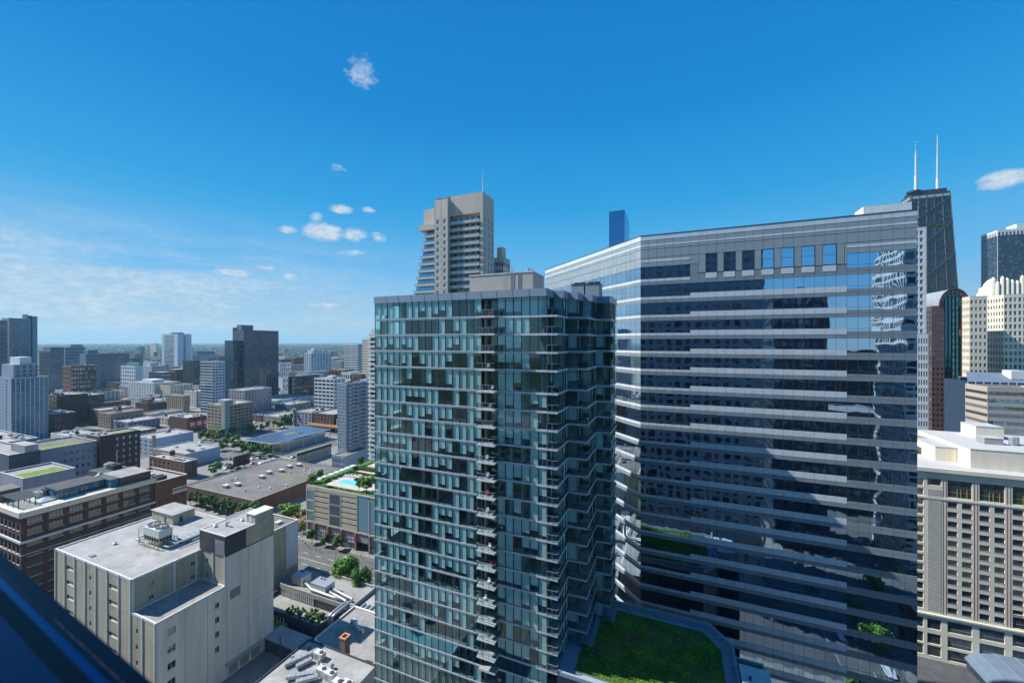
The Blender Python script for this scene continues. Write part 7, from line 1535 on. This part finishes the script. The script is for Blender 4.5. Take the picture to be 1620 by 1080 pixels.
# ------------------------------------------------------------------ right-hand skyline
def skyline():
    # tapering black tower with crossed braces and two masts
    zt = 346.0; cx, cyy = 386.5, 889.0; hx, hy = 24.5, 15.0; k_ = 16.0 / 346
    t = thing('braced_black_tower', 'tapering black tower with crossed braces and twin white masts', 'skyscraper', (cx, cyy, 0)); TAKEN.append((340, 430, 850, 930))
    def cor(z): g = k_ * (zt - z); return [(cx - hx - g, cyy - hy - g * .62, z), (cx + hx + g, cyy - hy - g * .62, z), (cx + hx + g, cyy + hy + g * .62, z), (cx - hx - g, cyy + hy + g * .62, z)]
    m = MB(); a, b = cor(0), cor(zt)
    for i in range(4): j = (i + 1) % 4; m.quad(a[i], a[j], b[j], b[i])
    m.quad(*b); m.build('wall', M['blacksteel'], t)
    def edge(i, f, z): c = cor(z); A, B = Vector(c[i]), Vector(c[(i + 1) % 4]); return A + (B - A) * f
    out = (Vector((0, -1, 0)), Vector((1, 0, 0)), Vector((0, 1, 0)), Vector((-1, 0, 0)))
    for i in (0, 3):
        o = out[i] * .45
        for f in (0.005, .2, .4, .6, .8, .995): m = MB(); m.bar(edge(i, f, 0) + o, edge(i, f, zt - 3) + o, 1.6, 1.0); m.build('column', M['blacksteel2'], t)
        H = [0, 62, 124, 184, 242, 296, 336]
        for h0, h1 in zip(H, H[1:]):
            m = MB(); m.bar(edge(i, 0, h0) + o * 1.6, edge(i, 1, h1) + o * 1.6, 1.7, 1.0); m.build('brace', M['blacksteel2'], t); m = MB(); m.bar(edge(i, 1, h0) + o * 1.9, edge(i, 0, h1) + o * 1.9, 1.7, 1.0); m.build('brace', M['blacksteel2'], t); m = MB(); m.bar(edge(i, 0, h1) + o, edge(i, 1, h1) + o, 1.6, 1.0); m.build('tie_beam', M['blacksteel2'], t)
        m = MB()
        for k in range(98): z = 3 + k * 3.42; p, q = edge(i, 0, z) + out[i] * .12, edge(i, 1, z) + out[i] * .12; m.quad(p, q, q + Z * 1.7, p + Z * 1.7)
        o_ = m.build('window_rows', M['win_black'], t); o_['kind'] = 'stuff'
        m = MB(); p, q = edge(i, 0, zt - 8) + out[i] * .7, edge(i, 1, zt - 8) + out[i] * .7; m.quad(p, q, q + Z * 4, p + Z * 4); m.build('light_band', M['paleband'], t)
    m = MB(); m.box(cx - 22, cx + 22, cyy - 12, cyy + 12, zt, zt + 6, 0); m.build('roof_house', M['blacksteel'], t)
    for x, y, h in ((at(1483, 700)[0], at(1483, 700)[1], 462), (at(1444, 690)[0] + 4, at(1444, 690)[1], 430)):
        m = MB(); m.cyl(x, y, zt, zt + 40, 2.2, 10, r2=1.9); m.cyl(x, y, zt + 40, zt + 78, 1.3, 8, r2=1.1); m.cyl(x, y, zt + 78, h, .8, 6, r2=.35)
        for q in range(12): m.cyl(x, y, zt + 42 + q * 5, zt + 42.8 + q * 5, 2.0 - q * .07, 8)
        m.build('mast', M['white'], t)
    m = MB(); m.cyl(at(1441, 672)[0] + 5, cyy - 8, zt + 4, zt + 7, 9, 16); m.build('antenna_ring', M['blacksteel'], t)
    # slim blue tower behind the office block
    f = [*at(963.5, 590), 0]; E0 = f[0]; N0 = f[1]; E1 = east_at(N0, 988); t = bldg('slim_blue_tower', 'slim deep blue glass tower rising behind the sloping office roof', 'skyscraper', [E0, E1, N0, north_at(E1, 995.5), 292], 'bluefacade', 'roof_dark', penthouse=[(.1, .9, .2, .8, 1.5, 'charcoal')])
    F = faces_of(E0, E1, N0, north_at(E1, 995.5))
    for k in ('S', 'E'):
        FF = F[k]; m = MB()
        for r in range(80):
            for c in range(8 if k == 'S' else 3): n = 8 if k == 'S' else 3; FF.rect(m, FF.W * c / n + .1, FF.W * (c + 1) / n - .1, 12 + r * 3.5, 14.9 + r * 3.5, .05)
        o = m.build('window_grid', M['blueglass'], t); o['kind'] = 'stuff'
    # white-grey balcony tower between the office block and the black tower
    t = bldg('white_balcony_pier_tower', 'narrow white tower with balconies between the office block and the black braced tower', 'apartment tower', fpr(1440, 1432, 1465.5, 361, d=235), 'white', 'roof_pale', S=G(3, 40, fx=.7, s0=.3, s1=.9, u1=.84, g='win_sky', dep=.8)); f = fpr(1440, 1432, 1465.5, 361, d=235)
    for k in range(8): shrub('roof_shrub', 'shrub on the roof terrace of the narrow white balcony tower', f[0] + 8 + k * 1.1, f[2] + 1.2, f[4], .9, 'shrubs on the white tower roof')
    bldg('white_grid_tower', 'lower white tower with a grid of square windows beside the office block', 'apartment tower', fpr(1444, 1436, 1468.5, 528, d=205), 'white', 'roof_pale', S=G(6, 24, fx=.66, s0=.2, s1=.8, g='win', dep=.5))
    # brown tower with a round arch
    fE0, fN0 = at(1474, 300); E1 = east_at(fN0, 1533); zs = zof(484, 300); r = (E1 - at(1484, 300)[0]) / 2; xa = (E1 + at(1484, 300)[0]) / 2; N0 = fN0; N1 = N0 + 30
    t = thing('arched_brown_tower', 'red-brown granite tower with a round arched gable and a teal glass centre', 'apartment tower', (xa, N0 + 12, 0)); TAKEN.append((fE0, E1, N0, N1)); mb = MB(); FS = Face((fE0, N0), (E1, N0)); FW = Face((fE0, N1), (fE0, N0)); bu = (at(1484, 300)[0] - fE0)
    u1 = east_at(N0, 1494) - fE0; u2 = east_at(N0, 1520) - fE0
    cs, sz = openwall(mb, FS, 0, u1, 8, zs - 3, 3, 30, .6, .3, .78, .3); panes(t, FS, cs, sz, M['win_blue'], None, 1, 1, .28, False); cs, sz = openwall(mb, FS, u2, FS.W, 8, zs - 3, 2, 30, .6, .3, .78, .3); panes(t, FS, cs, sz, M['win_blue'], None, 1, 1, .28, False)
    cs, sz = openwall(mb, FW, 0, FW.W, 8, zs - 3, 8, 30, .6, .3, .8, .3); panes(t, FW, cs, sz, M['win_blue'], None, 1, 1, .28, False); FS.rect(mb, 0, u1, zs - 3, zs); FS.rect(mb, u2, FS.W, zs - 3, zs); FW.rect(mb, 0, FW.W, zs - 3, zs); FF = Face((E1, N0), (E1, N1)); FF.rect(mb, 0, FF.W, 0, zs)
    n = 18; hgt = zof(458.5, 300) - zs; ri = .72
    arc = lambda i, s=1.0: (xa - r * s * math.cos(math.pi * i / n), zs + hgt * s * math.sin(math.pi * i / n))
    for i in range(n):
        (x0, z0), (x1, z1), (p0, q0), (p1, q1) = arc(i), arc(i + 1), arc(i, ri), arc(i + 1, ri); mb.quad((p0, N0, q0), (p1, N0, q1), (x1, N0, z1), (x0, N0, z0)); mb.quad((p0, N0, q0), (p0, N0 + 2, q0), (p1, N0 + 2, q1), (p1, N0, q1))
    mb.build('wall', M['granite'], t); m = MB()
    for i in range(n): (x0, z0), (x1, z1) = arc(i, 1.02), arc(i + 1, 1.02); m.quad((x0, N0 - .4, z0), (x1, N0 - .4, z1), (x1, N1, z1), (x0, N1, z0))
    m.build('barrel_roof', M['silvered'], t); m = MB()
    for i in range(n): (x0, z0), (x1, z1) = arc(i, 1.03), arc(i + 1, 1.03); m.bar((x0, N0 - .4, z0), (x1, N0 - .4, z1), .8, .5)
    m.build('arch_rim', M['granite'], t)
    for i in range(2, n - 1, 2): m = MB(); (x0, z0), (x1, z1) = arc(i, .93), arc(i + 1, .93); (p0, q0), (p1, q1) = arc(i, .80), arc(i + 1, .80); m.quad((p0, N0 - .03, q0), (p1, N0 - .03, q1), (x1, N0 - .03, z1), (x0, N0 - .03, z0)); m.build('arch_window', M['win_blue'], t)
    m = MB(); g0, g1 = fE0 + u1, fE0 + u2
    nx_ = 9
    for i in range(nx_):
        x0, x1 = g0 + (g1 - g0) * i / nx_, g0 + (g1 - g0) * (i + 1) / nx_; xm = (x0 + x1) / 2; tt_ = max(0, 1 - ((xm - xa) / (r * ri)) ** 2); zt_ = zs + hgt * ri * math.sqrt(tt_); k = 0
        yy = N0 + (.9 if i % 2 else 2.0)
        v = 8
        while v < zt_ - 1: m.quad((x0, yy, v), (x1, yy, v), (x1, yy, min(v + 3.0, zt_)), (x0, yy, min(v + 3.0, zt_))); v += 3.2
    o = m.build('window_grid', M['archglass'], t); o['kind'] = 'stuff'; m = MB(); m.box(g0, g1, N0 + 2.2, N0 + 3, 0, zs + hgt * .6); m.build('glass_backing', M['navy'], t)
    # cream complex
    f = fpr(1534, 1522, 1562, 469, d=285); bldg('cream_wing', 'cream stone apartment wing with punched windows and a dark upper loggia', 'apartment tower', f, 'cream2', 'roof_pale', W=G(5, 26, fx=.45, s0=.25, s1=.78, g='win_hotel'), S=G(4, 26, fx=.55, s0=.25, s1=.78, g='win_hotel'))
    f = fpr(1588, 1562, 1640, 466, d=292); bldg('cream_main_tower', 'tall cream stone tower with window bays and projecting piers', 'apartment tower', f, 'cream', 'roof_pale', W=G(6, 27, fx=.5, s0=.25, s1=.8, g='win_hotel'), S=G(7, 27, fx=.6, s0=.22, s1=.85, g='win'))
    f0 = fpr(1574, 1548, 1645, 441, d=318); t = bldg('ornate_crown_tower', 'cream tower crown with rounded finials, blue glass and dark lattice panels', 'apartment tower', [f0[0], f0[1], f0[2], f0[3], zof(452, 318)], 'cream', 'roof_white', W=G(4, 30, fx=.4), S=None)
    F = Face((f0[0], f0[2]), (f0[1], f0[2])); zc = zof(452, 318); rr = random.Random(1)
    for k in range(9): m = MB(); u = F.W * (k + .5) / 9; p = F.p(u, 0, .3); hh = (3.5, 7.5, 6, 4.5)[k % 4]; m.cyl(p[0], p[1], zc - 18, zc + hh - 2, 1.2, 8); m.cyl(p[0], p[1], zc + hh - 2, zc + hh, 1.2, 8, r2=.3); m.build('finial', M['cream'], t)
    FWn = Face((f0[0], f0[3]), (f0[0], f0[2]))
    for k in range(7): m = MB(); p = FWn.p(FWn.W * (k + .5) / 7, 0, .3); hh = (-3, -1, 1.5, 4, 5.5, 6, 7)[k]; m.cyl(p[0], p[1], zc - 16, zc + hh - 2, 1.6, 8); m.cyl(p[0], p[1], zc + hh - 2, zc + hh, 1.6, 8, r2=.4); m.build('finial', M['cream'], t)
    for k in range(4):
        u = F.W * (.12 + .22 * k); m = MB()
        if k % 2 == 0:
            F.slab(m, u, u + 5, zc - 12, zc - 3, .02, .3, 0)
            for q in range(4): F.slab(m, u + .4 + q * 1.2, u + .7 + q * 1.2, zc - 11.6, zc - 3.4, .3, .5, 1)
            for q in range(5): F.slab(m, u + .2, u + 4.8, zc - 11 + q * 1.8, zc - 10.7 + q * 1.8, .3, .46, 1)
            m.build('lattice_panel', [M['charcoal'], M['bluewhite']], t)
        else:
            F.slab(m, u, u + 8, zc - 6, zc + 3, .02, .3, 0)
            for q in range(7): F.slab(m, u + q * 1.25, u + .3 + q * 1.25, zc - 6, zc + 3, .3, .6, 1)
            m.build('crown_glazing', [M['tealglass'], M['bluewhite']], t)
    # dark tower with white crown
    f = fpr(1578, 1552, 1660, 364, d=620); t = bldg('dark_marble_tower', 'dark glass tower with a white slotted crown at the right edge', 'skyscraper', f, 'white', 'roof_white', penthouse=[(.45, .9, .2, .8, 9, 'white')]); F = faces_of(*f[:4])
    for kk, c in (('S', 9), ('W', 6)):
        FF = F[kk]; m = MB()
        FF.slab(m, .6 if kk == 'S' else 1.5, FF.W - .6, 0, f[4] - 9, -.3, .25 + .03 * c, 0); m.build('dark_wall', M['plumglass'], t); m = MB()
        for r_ in range(80):
            for q in range(c * 2): u = 1 + (FF.W - 2) * q / (c * 2); FF.rect(m, u + .4, u + (FF.W - 2) / (c * 2) - .4, f[4] - 14 - r_ * 3.3, f[4] - 12.2 - r_ * 3.3, .3 + .03 * c)
        o = m.build('window_grid', M['win_blue'], t); o['kind'] = 'stuff'; m = MB()
        for q in range(c + 4): u = 1 + (FF.W - 2) * q / (c + 4); FF.slab(m, u, u + (FF.W - 2) / (c + 4) * .45, f[4] - 9, f[4] - 3.5, 0, .1)
        m.build('crown_slots', M['charcoal'], t)
    # banded office at the right edge
    f = fpr(1562, 1527, 1660, 612, d=212); t = bldg('striped_cream_office', 'lower office with cream bands sunlit on one side and mirror windows on the other', 'office block', f, 'stripe', 'roof_grey', W=G(1, 9, fx=.98, s0=.12, s1=.55, g='win', lo=40, hi=.8), S=G(1, 9, fx=.985, s0=.1, s1=.62, g='win', lo=40, hi=.8))
    F = Face((f[0], f[2]), (f[1], f[2])); m = MB()
    for r_ in range(9):
        for q in range(22): v0 = 40 + (f[4] - 40.8) / 9 * r_; h = (f[4] - 40.8) / 9; u = F.W * (.008 + .0447 * q); F.rect(m, u, u + F.W * .0447, v0 + h * .1, v0 + h * .62, -.1)
    o = m.build('mirror_windows', M['mir'], t); o['kind'] = 'stuff'
    # sloping glass hall behind it and a dark glass infill
    m = MB(); a = at(1531, 262); b = at(1660, 262); x0, x1, y0 = a[0], b[0], a[1]; zz = zof(596, 262); m.prism([(x0, y0), (x1, y0), (x1, y0 + 25), (x0, y0 + 25)], 0, zz - 3, 0); m.poly([(x0, y0, zz - 3), (x1, y0, zz - 3), (x1, y0 + 14, zz + 2.5), (x0 + 6, y0 + 14, zz + 2.5)], 1); t = thing('sloped_glass_hall', 'blue-grey glazed hall with a sloping roof behind the striped office', 'atrium', (x0, y0, 0)); m.build('hall', [M['navy'], M['bluegrey']], t)
    for k in range(14): m = MB(); x = x0 + (x1 - x0) * k / 13; m.bar((x, y0 - .15, 30), (x, y0 - .15, zz - 3), .25); m.build('glazing_bar', M['alu'], t)
    m = MB(); x = at(1590, 262)[0]; m.box(x, x + 7, y0 + 4, y0 + 12, zz - 1, zz + 4.5); m.build('roof_house', M['white'], t)
    bldg('dark_glass_slab', 'dark blue glass slab between the arched tower and the striped office', 'office tower', fpr(1519, 1516, 1534, 596, d=270), 'navy', 'roof_dark', S=G(7, 18, fx=.85, g='win_teal'))
    for k, (px, w, tp, dd) in enumerate(((1360, 60, 330, 560),)):
        E0_, N0_ = at(1366, 560); bldg('white_flat_topped_tower', 'white-topped tower just showing above the office roof beside the black tower', 'skyscraper', [E0_, E0_ + 52, N0_, N0_ + 30, zof(327, 560)], 'white', 'roof_white')
M['blacksteel'] = mat('black steel cladding', (.028, .034, .045), .5, .15, .05); M['blacksteel2'] = mat('black steel frame', (.06, .075, .095), .5, .1, .05); M['win_black'] = winmat('bronze window row', (.008, .01, .014), (.03, .04, .055), .3, .15); M['paleband'] = mat('pale top band', (.30, .42, .46), .5, .05, .1)
M['archglass'] = mirror('dark teal arch glazing', (.04, .17, .24), .006, .3, .05); M['bluefacade'] = mat('blue facade', (.03, .10, .20), .35, .1, .05); M['granite'] = mat('red-brown granite', (.095, .052, .048), .7, .1, .1); M['silvered'] = mat('silver ribbed roof', (.42, .44, .45), .5, .15, .5, metal=.4); M['plumglass'] = mat('dark plum glass', (.03, .035, .055), .25, .15, .05); M['stripe'] = mat('cream band stone', (.42, .35, .285), .85, .06, .1)
skyline()

# ------------------------------------------------------------------ ordinary blocks filling the grid, then the far city
def infill():
    rr = random.Random(77); walls = [('brick', 'brown brick'), ('brick_dark', 'dark brick'), ('brick_tan', 'buff brick'), ('stone_grey', 'grey stone'), ('white', 'white'), ('bluegrey', 'blue-grey'), ('cream2', 'cream'), ('lav', 'lavender-grey'), ('brick_red', 'red brick'), ('bluewhite', 'pale blue-white')]
    roofs = [('roof_white', 'white'), ('roof_pale', 'pale'), ('roof_grey', 'grey'), ('roof_white', 'white'), ('roof_dark', 'black')]; n = 0
    marks = [(o.location.x, o.location.y, o['category'], o.name) for o in COL.objects if o.get('category') and o.name.split('.')[0] in ('white_slab_tower', 'dark_blue_tower', 'white_balcony_office', 'buff_corner_loft', 'striped_office', 'grey_slab_block', 'brown_grid_block', 'arched_brick_hall', 'navy_office_block', 'white_balcony_tower', 'ribbed_grey_tower', 'tall_left_tower', 'stepped_left_tower', 'blue_walled_block', 'mural_podium', 'white_framed_block', 'dark_blank_block', 'solar_canopy_restaurant')]
    seen = {}
    for (a, b, c, d) in BLOCKS:
        ce, cn = (a + b) / 2, (c + d) / 2; dp = depth(ce, cn)
        if dp < 225: continue
        x = pxof(ce, cn)
        if x < -90 or x > 650 or (dp > 600 and ce > 200): continue
        k = 2 if dp > 800 else 3; m_ = 2
        for i in range(k):
            for j in range(m_):
                e0 = a + 2 + (b - a - 4) * i / k + rr.uniform(0, 1.5); e1 = a + 2 + (b - a - 4) * (i + 1) / k - rr.uniform(.5, 4); n0 = c + 2 + (d - c - 4) * j / m_ + rr.uniform(0, 2); n1 = c + 2 + (d - c - 4) * (j + 1) / m_ - rr.uniform(1, 8)
                if any(e0 < T[1] + 1.5 and e1 > T[0] - 1.5 and n0 < T[3] + 1.5 and n1 > T[2] - 1.5 for T in TAKEN): continue
                if dp < 480 and -500 < e0 < -150 and 225 < n0 < 345: continue
                z = rr.choice((7, 9, 11, 13, 16, 18)) if rr.random() < .8 or dp < 500 else rr.choice((24, 30, 38))
                if dp > 900 and rr.random() < .12: z = rr.uniform(35, 55)
                w, wn = rr.choice(walls); r, rn = rr.choice(roofs); st = max(2, int(z / 3.6)); mk = min(marks, key=lambda q: (q[0] - e0) ** 2 + (q[1] - n0) ** 2); nm = mk[3].split('.')[0].replace('_', ' ')
                rel = 'beyond' if cn > mk[1] + 25 else ('before' if cn < mk[1] - 25 else ('west of' if ce < mk[0] else 'east of')); lb = f"{'low' if z < 12 else ('mid-height' if z < 22 else 'taller')} {wn} block with a {rn} flat roof {rel} the {nm}"
                bldg('city_block', lb, 'building', [e0, e1, n0, n1, z], w, r, E=G(max(3, int((n1 - n0) / 4)), st, fx=.5, lo=.5, hi=1.2, g=rr.choice(('win', 'win_blue', 'win_brown'))), S=G(max(3, int((e1 - e0) / 5)), st, fx=.5, lo=.5, hi=1.2), units=rr.randint(2, 5) if dp < 900 else 1, group='flat-roofed blocks of the street grid', seed=n, reserve=False, cop=rr.choice(('trim', 'stone_grey', 'white'))); n += 1
    # trees along the avenues
    k = 0
    for E in NS[:11]:
        for N in range(345, 1400, 26):
            for s in (-1, 1):
                if rr.random() < .3: continue
                x, y = E + s * 7 + rr.uniform(-1, 1), N + rr.uniform(-6, 6)
                if not (-40 < pxof(x, y) < 610) or any(T[0] < x < T[1] and T[2] < y < T[3] for T in TAKEN) or k > 170: continue
                h = rr.uniform(8, 12); tree('leafy street tree along the avenues of the middle distance', x, y, h, h, 0, rr.choice(('leaf', 'leaf3', 'leaf')), 'far', group='avenue trees of the middle distance'); k += 1
infill()
def far_city():
    rr = random.Random(9); mb = MB(); tm = MB()
    for i in range(7000):
        d = 1250 * math.exp(rr.random() ** .8 * 2.1); px = rr.uniform(-80, 1700); E, N = at(px, d)
        if d < 1500 and -1370 < E < 380 and N < 1420: continue
        s = rr.uniform(8, 26) * (1 + d / 9000); w, l = s, s * rr.uniform(.6, 1.8); h = rr.choice((6, 8, 9, 11, 14)) if rr.random() < .955 else rr.uniform(20, 48); mb.box(E - w / 2, E + w / 2, N - l / 2, N + l / 2, 0, h, rr.choice((0, 0, 1, 2, 3, 3, 4)), False)
    o = mb.build('distant_rooftops', [M['stone_grey'], M['brick'], M['brick_tan'], M['roof_pale'], M['roof_dark']], origin=(0, 0, 0)); o['kind'] = 'stuff'
    ico = [(0, 0, 1), (.9, 0, .35), (.28, .85, .4), (-.73, .53, .3), (-.73, -.53, .42), (.28, -.85, .3), (0, 0, -.4)]; fs = [(0, 1, 2), (0, 2, 3), (0, 3, 4), (0, 4, 5), (0, 5, 1), (1, 6, 2), (2, 6, 3), (3, 6, 4), (4, 6, 5), (5, 6, 1)]
    for i in range(26000):
        d = 1100 * math.exp(rr.random() ** .75 * 2.4); px = rr.uniform(-80, 1700); E, N = at(px, d)
        if d < 1500 and -1370 < E < 380 and N < 1420: continue
        s = rr.uniform(5, 11) * (1 + d / 5000); n = len(tm.v); q = rr.uniform(.7, 1.2)
        tm.v += [(E + x * s * q, N + y * s, max(0, 3.5 + z * s * .62)) for x, y, z in ico]; tm.f += [tuple(n + a for a in f) for f in fs]; tm.m += [0] * 10
    o = tm.build('distant_trees', M['leaf_far'], origin=(0, 0, 0)); o['kind'] = 'stuff'
M['leaf_far'] = mat('far tree canopy', (.03, .062, .045), .95, .4, .01, isl=.35, spec=.1)
far_city()
# the air of the afternoon

def haze():
    mb = MB(); mb.box(-25900, 13900, -2400, 31900, -1.0, 475); m = bpy.data.materials.new('haze air'); m.use_nodes = True; nt = m.node_tree; nt.nodes.clear(); out = nt.nodes.new('ShaderNodeOutputMaterial'); v = nt.nodes.new('ShaderNodeVolumePrincipled')
    v.inputs['Color'].default_value = (.50, .84, 1.0, 1); v.inputs['Density'].default_value = HAZE; v.inputs['Anisotropy'].default_value = .1; nt.links.new(v.outputs[0], out.inputs['Volume']); o = mb.build('haze', m, origin=(0, 0, -1)); o['kind'] = 'stuff'
HAZE = 6.2e-5
haze()

def near_street_life():
    rr = random.Random(31)
    for k, (E, N) in enumerate(((58, 10), (59, 24), (70, -8), (84, 1), (98, -6), (128, -4), (66, 48), (47, 52), (118, 2), (142, -30))):
        tree('leafy street tree seen only as a mirror image in the office block', E, N, rr.uniform(9, 13), rr.uniform(8, 11), .15, ('leaf', 'leaf2')[k % 2], 'tree', group='street trees near the viewpoint')
    cols = [(.6, .6, .6), (.7, .7, .72), (.03, .03, .035), (.05, .06, .1), (.35, .02, .02), (.02, .4, .05)]
    for k in range(30):
        E, N = 68 + (k % 10) * 7 + rr.uniform(-1, 1), -84 + (k // 10) * 22 + rr.uniform(-1, 1); car(('silver', 'white', 'black', 'navy', 'red', 'green')[k % 6] + ' car parked in the lot mirrored by the office block', E, N, 90 + rr.uniform(-4, 4), cols[k % 6], 'cars in the mirrored parking lot', z=.18)
    for k in range(10): E, N = 51 + 8 * (k % 2), -60 + k * 13 + rr.uniform(-3, 3); car(('silver', 'white', 'black', 'navy', 'red', 'green')[k % 6] + ' car on the avenue mirrored by the office block', E, N, 90, cols[k % 6], 'cars on the mirrored avenue')
near_street_life()

def traffic():
    rr = random.Random(41); cols = [(.6, .6, .6), (.7, .7, .72), (.03, .03, .035), (.05, .06, .1), (.35, .02, .02), (.2, .21, .22), (.75, .75, .74), (.6, .45, .05)]; nm = ('silver', 'white', 'black', 'navy', 'red', 'grey', 'cream', 'yellow')
    for k in range(70):
        if k % 2: N = rr.choice((133.5, 230, 327, 424)) + rr.choice((-5.2, -1.8, 1.8, 5.2)); E = rr.uniform(-600, -110); a = 0
        else: E = rr.choice((-185, -310, -430, -548)) + rr.choice((-4.6, -1.8, 1.8, 4.6)); N = rr.uniform(110, 520); a = 90
        px = pxof(E, N)
        if not (0 < px < 600) or any(T[0] - 1 < E < T[1] + 1 and T[2] - 1 < N < T[3] + 1 for T in TAKEN): continue
        car(nm[k % 8] + ' car in the sparse traffic of the street grid', E, N, a, cols[k % 8], 'cars driving in the street grid', name='moving_car')
traffic()
